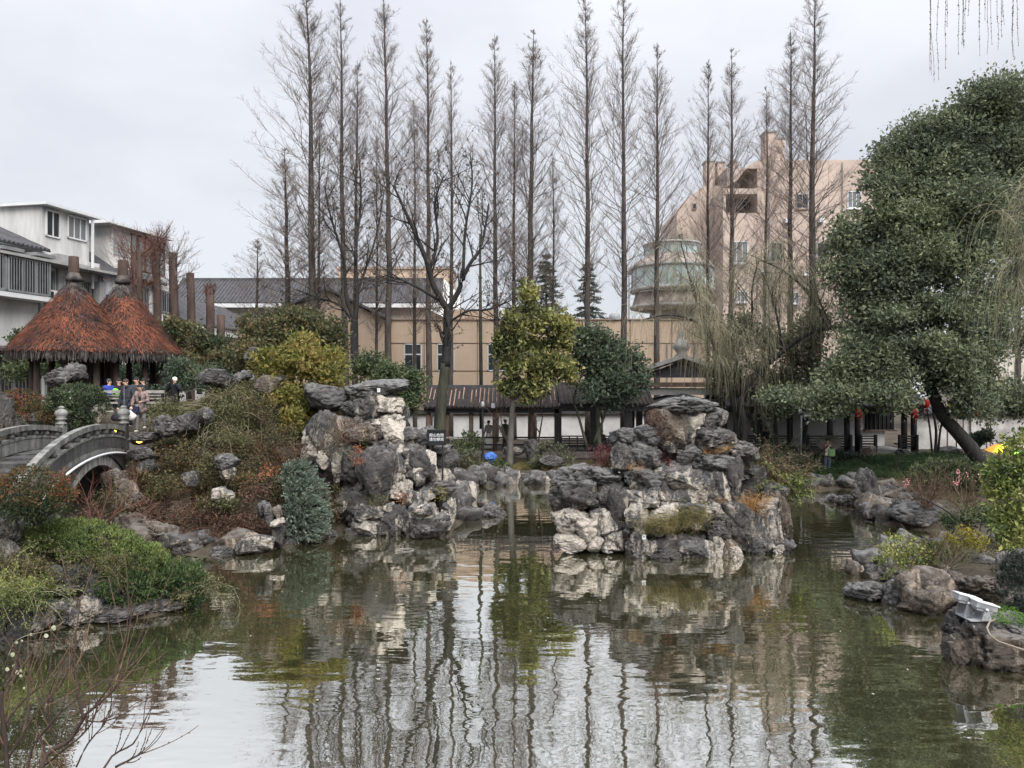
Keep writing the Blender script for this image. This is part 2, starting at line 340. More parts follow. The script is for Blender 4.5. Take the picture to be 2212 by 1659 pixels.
# ================================================================ ground and water
POND = np.array([(-45, 3.2), (40, 3.2), (40, 10.5), (14, 11.8), (9.2, 12.7), (8.1, 13.1), (8.5, 14.3), (9.3, 15.3), (9.6, 15.7), (9.0, 16.5), (8.6, 17.6), (9.2, 19),
 (10.2, 21), (11.8, 21.8), (14, 22.2), (16.5, 22.8), (16.5, 24.6), (13.5, 25.4), (12.8, 26.2), (13.4, 28.5), (14.5, 30), (16.3, 32), (16.4, 34.3), (15.1, 35.3), (13.2, 34.8), (11.6, 34.6),
 (9, 36.6), (5, 37.1), (0, 36.9), (-2.2, 36), (-2.0, 31), (-1.9, 26.6), (-2.2, 24.3), (-4.6, 25), (-5.7, 24.8), (-6.45, 23.1), (-7.3, 22.2), (-8.3, 21.7), (-11, 22.2),
 (-13, 22.6), (-16, 22.3), (-26, 21.8), (-26, 18), (-16, 17.2), (-11, 17.7), (-8.5, 17.8), (-6.9, 16.8), (-7.5, 16.0), (-8.9, 15.5), (-9.7, 14.2), (-10.5, 12), (-13, 9.5), (-45, 8.5)], float)
def shore(x, y):
    'signed distance to the shore line: positive on land'
    x = np.atleast_1d(np.asarray(x, float)); y = np.atleast_1d(np.asarray(y, float)); A = POND; Bp = np.roll(POND, -1, 0)
    best = np.full(x.shape, 1e9); ins = np.zeros(x.shape, bool)
    for (ax, ay), (bx, by) in zip(A, Bp):
        ex, ey = bx - ax, by - ay; t = np.clip(((x - ax) * ex + (y - ay) * ey) / (ex * ex + ey * ey), 0, 1)
        best = np.minimum(best, np.hypot(x - ax - t * ex, y - ay - t * ey))
        c = ((ay > y) != (by > y)); 
        with np.errstate(divide='ignore', invalid='ignore'): xi = ax + (y - ay) * ex / (ey if ey else 1e-9)
        ins ^= c & (x < xi)
    return np.where(ins, -best, best)
def sm(a, b, v): t = np.clip((v - a) / (b - a), 0, 1); return t * t * (3 - 2 * t)
def gz(x, y, rough=True):
    x = np.atleast_1d(np.asarray(x, float)); y = np.atleast_1d(np.asarray(y, float)); d = shore(x, y)
    bank = -.9 * sm(0, 1.5, -d) + np.where(d > 0, .12 + .34 * sm(0, 1.1, d) + .5 * sm(1.5, 9, d), .12 * sm(-.3, 0, d))
    # rockery hill on the left, falling away to the right and to the back
    mk = sm(-1.6, -7.5, x) * sm(44, 36.5, y) * sm(19.5, 22.5, y)
    top = 4.25 - .95 * sm(-9.5, -12.5, x)
    z = bank + mk * np.maximum(top * sm(.1, 5.6, d) - bank * .6, 0)
    # low hill on the near left bank
    mk2 = np.exp(-(((x + 11.2) / 3.2) ** 2 + ((y - 15.6) / 2.4) ** 2))
    z = z + 1.25 * mk2 * sm(.1, 1.6, d)
    z = z + 2.6 * sm(3.2, 2.2, y)
    if rough: z = z + np.where(d > .2, .10 * fbm(np.stack([x * .9, y * .9, x * 0], 1), 3) + .22 * mk * fbm(np.stack([x * .55, y * .55, x * 0 + 3], 1), 3), 0)
    return z
def g1(x, y): return float(gz(x, y)[0])
gx = np.concatenate([np.linspace(-160, -50, 12), np.arange(-45, 45.1, .4), np.linspace(50, 160, 12)])
gy = np.concatenate([np.linspace(-60, 0, 5), np.arange(1, 48.1, .4), np.linspace(52, 130, 12), [150, 190]])
GX, GY = np.meshgrid(gx, gy); zz = gz(GX.ravel(), GY.ravel()); nx, ny = len(gx), len(gy)
ii = (np.arange(ny - 1)[:, None] * nx + np.arange(nx - 1)[None]).ravel()
ground = B().add(np.stack([GX.ravel(), GY.ravel(), zz], 1), np.stack([ii, ii + 1, ii + nx + 1, ii + nx], 1)).obj('ground', M['soil'], smooth=True)
struct(ground)
def watermat():
    m = bpy.data.materials.new('pond_water'); m.use_nodes = True; t = m.node_tree; n = t.nodes; L = t.links.new; n.remove(n['Principled BSDF'])
    g = n.new('ShaderNodeNewGeometry')
    def wave(sc_, stretch, det, rot=0, loc=(0, 0, 0), rg=.5):
        mp = n.new('ShaderNodeMapping'); mp.inputs['Scale'].default_value = stretch; mp.inputs['Rotation'].default_value = (0, 0, rot); mp.inputs['Location'].default_value = loc; L(g.outputs['Position'], mp.inputs[0])
        a = n.new('ShaderNodeTexNoise'); a.inputs['Scale'].default_value = sc_; a.inputs['Detail'].default_value = det; a.inputs['Roughness'].default_value = rg; L(mp.outputs[0], a.inputs['Vector']); return a.outputs['Fac']
    def bump(h, d, prev=None):
        b = n.new('ShaderNodeBump'); b.inputs['Distance'].default_value = d; L(h, b.inputs['Height'])
        if prev is not None: L(prev, b.inputs['Normal'])
        return b.outputs[0]
    # calm and ruffled patches
    pa = wave(.22, (1, 1, 1), 2); r = n.new('ShaderNodeMapRange'); r.inputs['From Min'].default_value = .36; r.inputs['From Max'].default_value = .64; r.inputs['To Min'].default_value = .3; r.inputs['To Max'].default_value = 1.1; L(pa, r.inputs[0])
    h1 = n.new('ShaderNodeMath'); h1.operation = 'MULTIPLY'; L(wave(1.15, (.7, 1.6, 1), 2, .06), h1.inputs[0]); L(r.outputs[0], h1.inputs[1])
    h2 = n.new('ShaderNodeMath'); h2.operation = 'MULTIPLY'; L(wave(5.2, (.55, 1.5, 1), 2, -.1, (3, 1, 0)), h2.inputs[0]); L(r.outputs[0], h2.inputs[1])
    nm = bump(h2.outputs[0], .0014, bump(h1.outputs[0], .013))
    gl = n.new('ShaderNodeBsdfGlossy'); gl.inputs['Roughness'].default_value = .0; gl.inputs['Color'].default_value = (.97, .975, .94, 1); L(nm, gl.inputs['Normal'])
    df = n.new('ShaderNodeBsdfDiffuse'); L(nm, df.inputs['Normal'])
    cr_ = n.new('ShaderNodeValToRGB'); cr_.color_ramp.elements[0].color = (.062, .064, .030, 1); cr_.color_ramp.elements[1].color = (.088, .078, .040, 1); cr_.color_ramp.elements[0].position = .4; cr_.color_ramp.elements[1].position = .6
    L(wave(.14, (1, 1, 1), 3, 0, (5, 2, 0)), cr_.inputs[0]); L(cr_.outputs[0], df.inputs['Color'])
    fr = n.new('ShaderNodeFresnel'); fr.inputs['IOR'].default_value = 2.6; L(nm, fr.inputs['Normal'])
    k = n.new('ShaderNodeMapRange'); k.inputs['From Min'].default_value = .19; k.inputs['From Max'].default_value = .75; k.inputs['To Min'].default_value = .80; k.inputs['To Max'].default_value = .95; L(fr.outputs[0], k.inputs[0])
    ms = n.new('ShaderNodeMixShader'); L(k.outputs[0], ms.inputs[0]); L(df.outputs[0], ms.inputs[1]); L(gl.outputs[0], ms.inputs[2]); L(ms.outputs[0], n['Material Output'].inputs[0])
    return m
struct(B().add([[-60, 1, 0], [60, 1, 0], [60, 42, 0], [-60, 42, 0]], [[0, 1, 2, 3]]).obj('water', watermat()))
# ================================================================ rocks
def ico(sub):
    import bmesh
    bm = bmesh.new(); bmesh.ops.create_icosphere(bm, subdivisions=sub, radius=1)
    V = np.array([v.co[:] for v in bm.verts]); F_ = np.array([[v.index for v in f.verts] for f in bm.faces]); bm.free(); return V, F_
_ico = {k: ico(k) for k in (3, 5)}
def rock_mesh(seed, sub, kind):
    r = np.random.default_rng(seed); V, F_ = _ico[sub]; p = V.copy()
    e = {'block': 5, 'slab': 8, 'round': 2.3, 'crag': 3, 'column': 4.5}[kind]
    p = p / (np.abs(p) ** e).sum(1, keepdims=True) ** (1 / e)
    nb = {'block': 20, 'slab': 16, 'round': 7, 'crag': 20, 'column': 15}[kind]
    for _ in range(nb):                                   # cleaved faces
        d = nrm(r.normal(0, 1, 3) * (1, 1, .8)); k = r.uniform(.6, .92); s = p @ d; p = p - np.maximum(s - k, 0)[:, None] * d
    off = r.uniform(0, 90, 3); asp = np.array({'slab': (2.3, 1.7, .75), 'column': (.85, .85, 1.8)}.get(kind, (1, 1, 1)))
    w = np.stack([pn(p * 1.1 + off), pn(p * 1.1 + off + 31), pn(p * 1.1 + off + 57)], 1)
    p = p + w * .20
    q = (p + .35 * w) * asp
    amp = {'block': .8, 'slab': .9, 'round': .55, 'crag': 1.35, 'column': 1}[kind]
    rid = 1 - 2 * np.abs(pn(q * 2.1 + off)); rid2 = 1 - 2 * np.abs(pn(q * 4.7 + off + 9))
    lay = np.abs(((p[:, 2] * (1.7 if kind == 'slab' else 1.9) + 1.0 * pn(p * 1.7 + off) + off[0]) % 1) - .5) * 2      # bedding
    crk = np.clip(.10 - np.abs(pn(q * 1.5 + off + 70)), 0, 1) / .10 + .7 * np.clip(.07 - np.abs(pn(q * (3.1, 3.1, 1.9) + off + 40)), 0, 1) / .07                                                     # deep cracks
    n = nrm(V)
    h = amp * (.10 * rid + .055 * rid2 + .028 * fbm(q * 9 + off, 2)) + (.06 if kind in ('slab', 'column') else .05) * (sm(.02, .22, lay) - .8) - .17 * amp * crk ** 1.5
    if kind in ('crag', 'slab', 'column'):                # hollows
        for _ in range(4 if kind == 'crag' else 2):
            c = nrm(r.normal(0, 1, 3) * (1, 1, .5)) * r.uniform(.75, 1); h = h - .35 * np.exp(-((p - c) ** 2).sum(1) / r.uniform(.02, .07))
    p = p + n * h[:, None]
    lo, hi = p.min(0), p.max(0); p = (p - (lo + hi) / 2) / ((hi - lo) / 2)
    me = B().add(p, F_).mesh('rock', True)
    return me
RK = {k: [rock_mesh(100 * i + j, 5, k) for j in range(m)] for i, (k, m) in enumerate((('block', 4), ('slab', 3), ('round', 4), ('crag', 4), ('column', 2)))}
RS = [rock_mesh(900 + j, 3, k) for j, k in enumerate(('block', 'crag', 'round', 'crag', 'block', 'slab'))]
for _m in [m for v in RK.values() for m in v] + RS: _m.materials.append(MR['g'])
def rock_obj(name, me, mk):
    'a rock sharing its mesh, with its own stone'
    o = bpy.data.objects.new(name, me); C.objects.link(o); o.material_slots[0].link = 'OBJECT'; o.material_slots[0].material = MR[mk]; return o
_rc = [0]
def rock(par, x0, y0, x1, y1, Y, mk='m', kind=None, dep=None, grow_=1.2, tilt=.12, name='rock'):
    'a rock filling the given outline at distance Y'
    _rc[0] += 1; r = random.Random(_rc[0])
    w, h = (x1 - x0) / FP * Y * grow_ / 2, (y1 - y0) / FP * Y * grow_ / 2
    kind = kind or ('slab' if w > 2 * h else 'column' if h > 1.6 * w else r.choice(['block', 'crag', 'crag', 'block']))
    o = rock_obj(name, r.choice(RK[kind]), mk)
    if par is not None: o.parent = par
    dp = dep if dep else max(min(w * r.uniform(.8, 1.1), 1.6 * h + .3), .28)
    o.location = Vector(((X((x0 + x1) / 2, Y)), Y, Z((y0 + y1) / 2, Y)))
    a = r.choice([0, math.pi])+ r.uniform(-.25, .25)
    o.rotation_euler = (r.uniform(-tilt, tilt), r.uniform(-tilt, tilt), a); o.scale = (w * r.choice((-1, 1)), dp, h)
    return o
def zr(par, fx, fy, k, rows):
    for row in rows:
        x0, y0, x1, y1, Y, mk = row[:6]
        rock(par, fx + x0 * k, fy + y0 * k, fx + x1 * k, fy + y1 * k, Y, mk, *(row[6:7]))
# --- the island
isl = thing('rock_island', 'stacked limestone rockery island standing alone in the middle of the pond', 'rockery', (3.9, 22.4, 0))
def iso(par, o): pass
INV = {}
def island(x0, y0, x1, y1, mk, kind=None, dy=None):
    yb = y1; Y = 21.5 + (1400 - yb) / 1400 * 2.2 + (.5 if x0 > 1550 else 0) + (.35 if x1 < 760 and y0 > 600 else 0) + (dy or 0)
    o = rock(None, 1152 + x0 * .2749, 823 + y0 * .2749, 1152 + x1 * .2749, 823 + y1 * .2749, Y, mk, kind); o.parent = isl; o.location -= isl.location
for r_ in [
 (920, 130, 1400, 265, 'g', 'slab', -.2), (1310, 215, 1530, 370, 'g'), (930, 230, 1180, 530, 'b', 'column'), (1150, 225, 1320, 500, 'p', 'column'), (1280, 370, 1590, 540, 'd'),
 (610, 370, 830, 520, 'g', 'block'), (780, 345, 1030, 520, 'g', 'block'), (620, 500, 820, 700, 'd', 'block'), (770, 490, 1000, 700, 'g', 'crag'), (1140, 510, 1370, 660, 'g', 'block'), (1250, 580, 1530, 725, 'g', 'block'), (1530, 490, 1760, 630, 'd', 'crag'),
 (960, 670, 1290, 860, 'm', 'block'), (710, 680, 980, 845, 'g', 'block'), (175, 670, 460, 820, 'g', 'block'), (400, 680, 690, 830, 'g', 'crag'), (150, 790, 480, 1010, 'd', 'block'), (420, 790, 730, 1010, 'd', 'crag'), (160, 1000, 470, 1235, 'p', 'block'),
 (430, 1010, 650, 1225, 'm', 'block'), (580, 860, 740, 1250, 'd', 'column'), (190, 1195, 420, 1340, 'p', 'round'), (400, 1205, 550, 1335, 'p', 'round'), (540, 1190, 750, 1340, 'm'),
 (740, 830, 1000, 990, 'm', 'block'), (1000, 850, 1250, 980, 'm', 'block'), (1240, 700, 1420, 970, 'm'), (1390, 720, 1540, 1000, 'm', 'column'), (730, 970, 910, 1210, 'm', 'block'),
 (880, 970, 1120, 1190, 'p'), (1100, 950, 1350, 1160, 'd'), (1290, 950, 1490, 1080, 'p', 'block'), (1510, 630, 1640, 1010, 'd', 'column'), (730, 1195, 910, 1400, 'm'), (830, 1250, 1140, 1425, 'd', 'slab'),
 (1120, 1235, 1400, 1420, 'm', 'block'), (1360, 1100, 1600, 1250, 'd', 'slab'), (1380, 1225, 1490, 1420, 'p', 'column'), (1450, 1245, 1620, 1410, 'b', 'block'), (1480, 970, 1720, 1260, 'd', 'crag'),
 (1590, 1235, 1780, 1385, 'm', 'slab'), (1690, 1060, 1870, 1300, 'm', 'crag'), (1820, 1010, 1940, 1320, 'm', 'column'), (1760, 800, 2010, 935, 'd', 'round'), (1770, 900, 1940, 1090, 'm', 'crag'),
 (1925, 915, 2015, 1230, 'b', 'column'), (1880, 1250, 2045, 1355, 'd', 'slab'), (1000, 500, 1160, 700, 'b', 'crag', .4), (1080, 400, 1300, 640, 'd', 'block', .5), (560, 800, 800, 1000, 'd', 'crag', .5),
 (700, 640, 1500, 1330, 'd', 'block', 1.9), (1450, 700, 1800, 1330, 'd', 'block', 1.7), (240, 900, 740, 1330, 'd', 'block', 1.3), (1600, 1000, 1960, 1340, 'd', 'block', 1.4)]:
    island(*r_)
rr_ = random.Random(5)
def rubble(fn, zones, dy):
    for (x0, y0, x1, y1, n, mats_) in zones:
        for _ in range(n):
            cx_, cy_ = rr_.uniform(x0, x1), rr_.uniform(y0, y1); w = rr_.uniform(45, 120); h = w * rr_.uniform(.5, 1.3); fn(cx_ - w / 2, cy_ - h / 2, cx_ + w / 2, cy_ + h / 2, rr_.choice(mats_), None, dy)
rubble(island, [(740, 720, 1520, 960, 18, 'mmpg'), (720, 960, 1500, 1200, 20, 'mmpd'), (760, 1220, 1620, 1380, 14, 'mdp'), (1500, 650, 1720, 1000, 10, 'ddm'), (1560, 1040, 1960, 1320, 18, 'dmm'), (640, 380, 1020, 660, 12, 'gdm'), (1040, 300, 1440, 560, 12, 'dmp'), (560, 880, 740, 1300, 8, 'dm'), (180, 1010, 620, 1320, 6, 'pm')], -.12)
# --- the rock face of the hill
face = thing('rock_cliff', 'tall piled limestone cliff with a flat overhanging cap slab, left of the water channel', 'rockery', (-4.3, 26, 0))
def cliff(x0, y0, x1, y1, mk, kind=None, dy=0):
    Y = 24.6 + (1330 - y1) / 1330 * 2.6 + (max(0, x1 - 1900) / 300) * .9 + dy - (.9 if 1750 < x0 < 2100 and y0 > 1050 else 0)
    o = rock(None, 438.9 + x0 * .25, 822.9 + y0 * .25, 438.9 + x1 * .25, 822.9 + y1 * .25, Y, mk, kind); o.parent = face; o.location -= face.location
for r_ in [
 (1270, 5, 1740, 130, 'g', 'slab'), (1300, 95, 1500, 310, 'd', 'crag'), (1480, 125, 1720, 285, 'p', 'block'), (1190, 175, 1340, 290, 'g', 'slab'), (1290, 225, 1460, 330, 'g', 'slab'), (900, 40, 1240, 245, 'g', 'round', .6),
 (1490, 290, 1725, 410, 'p', 'crag'), (1550, 335, 1735, 570, 'p', 'column'), (1220, 320, 1570, 530, 'b', 'crag'), (865, 385, 1030, 570, 'p', 'crag'), (1000, 300, 1240, 550, 'b', 'crag'), (850, 535, 1040, 690, 'm', 'block'),
 (1030, 530, 1260, 700, 'd'), (1115, 590, 1250, 860, 'm', 'column'), (1220, 590, 1430, 890, 'd', 'crag'), (1340, 600, 1640, 1040, 'd', 'round', -.35), (1480, 515, 1610, 630, 'd', 'crag'), (1580, 555, 1740, 710, 'm'),
 (1720, 405, 1875, 520, 'g', 'slab'), (1835, 405, 2005, 570, 'g', 'crag'), (1730, 545, 1885, 620, 'g', 'slab'), (1590, 640, 1745, 870, 'm'), (1690, 605, 1970, 870, 'd', 'crag'), (1925, 615, 2015, 860, 'p', 'column'),
 (2005, 615, 2195, 770, 'd', 'round'), (2000, 745, 2155, 880, 'p', 'crag'), (1955, 545, 2125, 625, 'g', 'slab'), (1615, 865, 1800, 1010, 'p', 'crag'), (1760, 935, 1970, 1090, 'm', 'crag'), (1885, 855, 2165, 1010, 'd', 'crag'),
 (1800, 1075, 2010, 1190, 'p', 'crag'), (2115, 1010, 2175, 1170, 'p', 'column'), (2055, 1095, 2175, 1270, 'm', 'column'), (1305, 1175, 1555, 1345, 'p', 'round'), (1335, 1080, 1610, 1210, 'm'), (1565, 1085, 1750, 1325, 'd'),
 (1720, 1145, 1890, 1310, 'm', 'crag'), (1785, 1155, 2115, 1385, 'd', 'crag'), (1215, 1275, 1345, 1345, 'd', 'slab'), (1535, 1245, 1625, 1345, 'm'), (1150, 850, 1400, 1150, 'd', 'crag', .6), (1500, 600, 1960, 1250, 'd', 'block', 1.7),
 (1300, 100, 1720, 560, 'd', 'block', 1.1), (1180, 900, 1640, 1320, 'd', 'block', .9), (900, 300, 1400, 900, 'd', 'block', 1.1), (1850, 500, 2150, 1200, 'd', 'block', 1.6)]:
    cliff(*r_)
rubble(cliff, [(1000, 320, 1560, 560, 14, 'bdm'), (1180, 880, 1640, 1200, 12, 'dmm'), (1560, 600, 2000, 900, 18, 'dmmp'), (1640, 880, 2100, 1150, 18, 'mmdp'), (1560, 1150, 2120, 1340, 12, 'dm'), (1240, 120, 1500, 340, 6, 'gd'), (870, 420, 1120, 700, 8, 'mp')], -.15)
# --- single stones showing through the planting on the hill
slope = thing('hillside_stones', 'limestone outcrops showing through the vines on the left hillside', 'rockery', (-9, 24, 0))
def stone(par, x0, y0, x1, y1, Y, mk, kind=None):
    o = rock(None, x0, y0, x1, y1, Y, mk, kind); o.parent = par; o.location -= par.location; return o
for x0, y0, x1, y1, Y, mk, kind in [
 (556, 1085, 572, 1118, 22.4, 'g', 'column'), (570, 1088, 587, 1131, 22.3, 'g', 'column'), (586, 1095, 609, 1118, 22.6, 'b', 'block'), (584, 1120, 609, 1138, 22.3, 'p', 'crag'), (528, 1155, 587, 1184, 22.0, 'm', 'slab'), (506, 1167, 562, 1198, 21.8, 'd', 'slab'),
 (613, 1162, 642, 1179, 23.0, 'm', 'round'), (588, 1137, 614, 1180, 22.5, 'd', 'column'), (466, 1056, 505, 1086, 22.8, 'm', 'block'), (463, 980, 514, 1014, 23.6, 'g', 'slab'), (476, 1010, 504, 1040, 23.5, 'm', 'column'), (438, 882, 460, 916, 25.6, 'g', 'block'),
 (335, 900, 385, 942, 25.2, 'd', 'crag'), (378, 893, 425, 938, 25.4, 'd', 'block'), (420, 884, 458, 918, 25.8, 'd', 'crag'), (430, 799, 490, 838, 29.0, 'd', 'slab'), (500, 800, 537, 828, 29, 'g', 'crag'), (560, 812, 616, 852, 28, 'b', 'round'), (531, 752, 560, 784, 31, 'd', 'crag'),
 (282, 966, 334, 996, 24.3, 'd', 'slab'), (300, 985, 336, 1020, 24.2, 'd', 'crag'), (283, 935, 350, 958, 25.3, 'd', 'slab'), (225, 1016, 268, 1060, 23.6, 'b', 'column'), (248, 1040, 300, 1100, 22.9, 'b', 'crag'), (440, 1180, 510, 1200, 21.9, 'd', 'slab'),
 (380, 1165, 450, 1196, 22.1, 'd', 'crag'), (320, 1130, 390, 1180, 22.4, 'b', 'crag'), (255, 1110, 330, 1160, 22.6, 'b', 'crag'), (640, 1150, 690, 1172, 23.9, 'd', 'slab'), (680, 1140, 730, 1165, 24.5, 'd', 'crag'), (395, 1020, 430, 1050, 23.4, 'd', 'block')]:
    stone(slope, x0, y0, x1, y1, Y, mk, kind)
tl = thing('terrace_stones', 'grey stones bordering the pavilion terrace beside the clipped juniper', 'rockery', (-17.5, 27, 0))
for x0, y0, x1, y1, Y, mk, kind in [(100, 788, 172, 836, 28, 'd', 'crag'), (75, 886, 124, 920, 26.6, 'g', 'crag'), (-4, 852, 27, 930, 26, 'd', 'block'), (168, 845, 200, 880, 27.5, 'd', 'crag'), (20, 900, 80, 940, 26.4, 'd', 'crag')]:
    stone(tl, x0, y0, x1, y1, Y, mk, kind)
o = rock(None, 194, 876, 222, 922, 26.6, 'p', 'column', name='scholar_rock'); tag(o, 'narrow pale upright scholar rock beside the clipped juniper and the bridge post', 'rock')
# --- near left bank
lb = thing('near_bank_stones', 'layered rocks under the bright juniper on the near left bank', 'rockery', (-8.9, 15.7, 0))
for x0, y0, x1, y1, Y, mk, kind in [(0, 1118, 36, 1176, 15.6, 'g', 'crag'), (-8, 1170, 30, 1262, 15.3, 'd', 'crag'), (104, 1225, 142, 1266, 15.6, 'g', 'block'), (138, 1220, 172, 1262, 15.7, 'd', 'slab'), (110, 1258, 174, 1292, 15.6, 'd', 'slab'),
 (102, 1290, 166, 1332, 15.45, 'p', 'crag'), (172, 1288, 218, 1342, 15.5, 'm', 'crag'), (196, 1304, 318, 1336, 15.9, 'd', 'slab'), (300, 1290, 400, 1325, 16.4, 'd', 'slab'), (125, 1318, 190, 1348, 15.4, 'm', 'slab'), (30, 1310, 110, 1370, 14.9, 'd', 'crag'), (-20, 1280, 50, 1400, 14.4, 'd', 'crag'),
 (70, 1225, 330, 1322, 16.7, 'd', 'block')]:
    stone(lb, x0, y0, x1, y1, Y, mk, kind)
# --- right bank
def rb(par, x0, y0, x1, y1, Y, mk, kind=None, oy=877.8): return stone(par, 1659 + .25 * x0, oy + .25 * y0, 1659 + .25 * x1, oy + .25 * y1, Y, mk, kind)
t_ = thing('standing_rock', 'tall dark pitted rock standing in the water near the far right bank', 'rock', (13.6, 30, 0))
for r_ in [(725, 560, 930, 880), (850, 690, 1005, 885)]: rb(t_, *r_, 30, 'd', 'crag')
rb(t_, 610, 770, 740, 865, 30.5, 'd', 'crag')
t_ = thing('holed_rock', 'pale grey smooth rock with eroded holes beside the pink blossom twigs', 'rock', (13.6, 26, 0))
rb(t_, 1065, 755, 1245, 920, 26.3, 'g', 'crag'); rb(t_, 1080, 835, 1435, 1030, 25.9, 'g', 'round'); rb(t_, 1240, 745, 1335, 860, 26.5, 'g', 'crag')
t_ = thing('stepping_stones', 'low flat stones breaking the water in front of the woman with the umbrella', 'rocks', (11.6, 31.5, 0))
for r_ in [(430, 795, 520, 860), (495, 755, 605, 830), (600, 775, 640, 850)]: rb(t_, *r_, 31.5, 'g', 'slab')
t_ = thing('spit_stones', 'brown and grey boulders edging the planted spit on the right', 'rockery', (9, 17, 0))
for x0, y0, x1, y1, Y, mk, kind in [(690, 200, 1050, 345, 17.3, 'g', 'slab'), (860, 60, 1045, 190, 18, 'd', 'crag'), (995, 185, 1200, 420, 16.9, 'g', 'crag'), (1175, 100, 1600, 470, 16.4, 'b', 'round'), (1545, 105, 1695, 290, 16.8, 'b', 'round'),
 (1690, 150, 2010, 340, 16.2, 'b', 'crag'), (1050, 120, 1230, 330, 17.2, 'd', 'crag'), (1150, 380, 1300, 450, 16.3, 'b', 'slab'), (1440, 40, 1560, 120, 18, 'p', 'slab'), (1250, -40, 1400, 60, 18.4, 'm', 'crag'), (1750, -30, 1950, 60, 18.6, 'g', 'round')]:
    rb(t_, x0, y0, x1, y1, Y, mk, kind, 1206.9)
ivr = thing('ivy_rock', 'dark upright rock draped in ivy at the right edge above the floodlight', 'rock', (10.1, 15, 0))
rb(ivr, 2000, -40, 2260, 460, 15.0, 'd', 'column', 1206.9)
fl = thing('floodlight_ledge', 'two-tier rock ledge in the water carrying the white floodlight', 'rockery', (8.1, 13.5, 0))
for x0, y0, x1, y1, Y, mk, kind in [(1545, 465, 1710, 690, 13.5, 'd', 'crag'), (1680, 505, 1915, 710, 13.3, 'd', 'round'), (1900, 555, 2300, 730, 13.4, 'd', 'slab'), (1535, 655, 1690, 925, 13.35, 'b', 'column'), (1670, 675, 1910, 950, 13.2, 'b', 'block'), (1870, 645, 2320, 980, 13.1, 'b', 'block'), (1620, 520, 2300, 900, 13.9, 'd', 'block')]:
    rb(fl, x0, y0, x1, y1, Y, mk, kind, 1206.9)
t_ = thing('channel_rock', 'low dark rock lying alone in the channel right of the cliff', 'rock', (-.8, 29.6, 0))
stone(t_, 1033, 1090, 1092, 1130, 28.3, 'd', 'slab'); stone(t_, 1033, 1078, 1060, 1100, 28.6, 'd', 'crag')
# --- stone edging along the shore
def edging(pts, label, n, lo, hi, mats, seed):
    r = random.Random(seed); P = np.array(pts); seg = np.hypot(*(P[1:] - P[:-1]).T); cum = np.concatenate([[0], np.cumsum(seg)])
    t = thing('rock_edging', label, 'rock edging', (P[0][0], P[0][1], 0))
    for i in range(n):
        s = (i + r.uniform(0, .9)) / n * cum[-1]; j = min(np.searchsorted(cum, s) - 1, len(seg) - 1); j = max(j, 0); f = (s - cum[j]) / seg[j]; p = P[j] + (P[j + 1] - P[j]) * f
        o = rock_obj('rock', r.choice(RS), r.choice(mats)); o.parent = t
        w = r.uniform(lo, hi); o.scale = (w * r.uniform(.8, 1.3), w * r.uniform(.7, 1.2), w * r.uniform(.5, 1.05)); o.rotation_euler = (r.uniform(-.25, .25), r.uniform(-.25, .25), r.uniform(0, 6))
        o.location = (p[0] - P[0][0] + r.uniform(-.25, .25), p[1] - P[0][1] + r.uniform(-.05, .75), r.uniform(.05, .3) * (1 + w))
edging([(12, 34.5), (9, 36.5), (5, 37), (0, 36.8), (-2.2, 36.2)], 'dark stone edging along the far bank under the corridor', 70, .22, .6, 'ddgm', 1)
edging([(-2.2, 36), (-2.1, 31), (-2.0, 27)], 'stone edging along the shaded channel behind the cliff', 22, .3, .7, 'ddm', 2)
edging([(11.4, 34.6), (13.2, 34.9), (15.1, 35.4), (16.5, 34.3), (16.4, 32), (14.5, 30.2), (13.4, 28.7), (12.8, 26.4)], 'stone edging of the far right bank below the grass', 46, .22, .6, 'ddgb', 3)
edging([(8.7, 19), (10.2, 21), (11.8, 21.8), (14, 22.2), (16.5, 22.8)], 'stone edging on the back of the planted spit', 20, .2, .45, 'dgb', 4)
edging([(-8, 21.6), (-11, 22.1), (-13, 22.5), (-15, 22.3)], 'stone edging at the foot of the hill by the bridge arch', 18, .3, .6, 'db', 5)
# garden rocks in front of the corridor
for i, (x0, y0, x1, y1, Y, mk, lab) in enumerate([(1135, 952, 1168, 1002, 40.5, 'g', 'upright grey boulder behind the yellow-green tree on the far bank'), (1165, 985, 1215, 1010, 38.8, 'd', 'low dark boulder on the far bank left of the maroon shrub'),
  (1090, 965, 1130, 985, 41, 'm', 'pale lump of rock by the lamp post on the far bank'), (1860, 965, 1889, 997, 41, 'b', 'rounded brown boulder left of the hall steps'), (1938, 972, 1968, 996, 41, 'd', 'dark boulder right of the hall steps'), (2026, 965, 2070, 985, 41.5, 'd', 'dark rock heap under the leaning camphor trunk')]):
    tag(rock(None, x0, y0, x1, y1, Y, mk, 'round' if i % 2 else 'crag', name='boulder'), lab, 'rock')
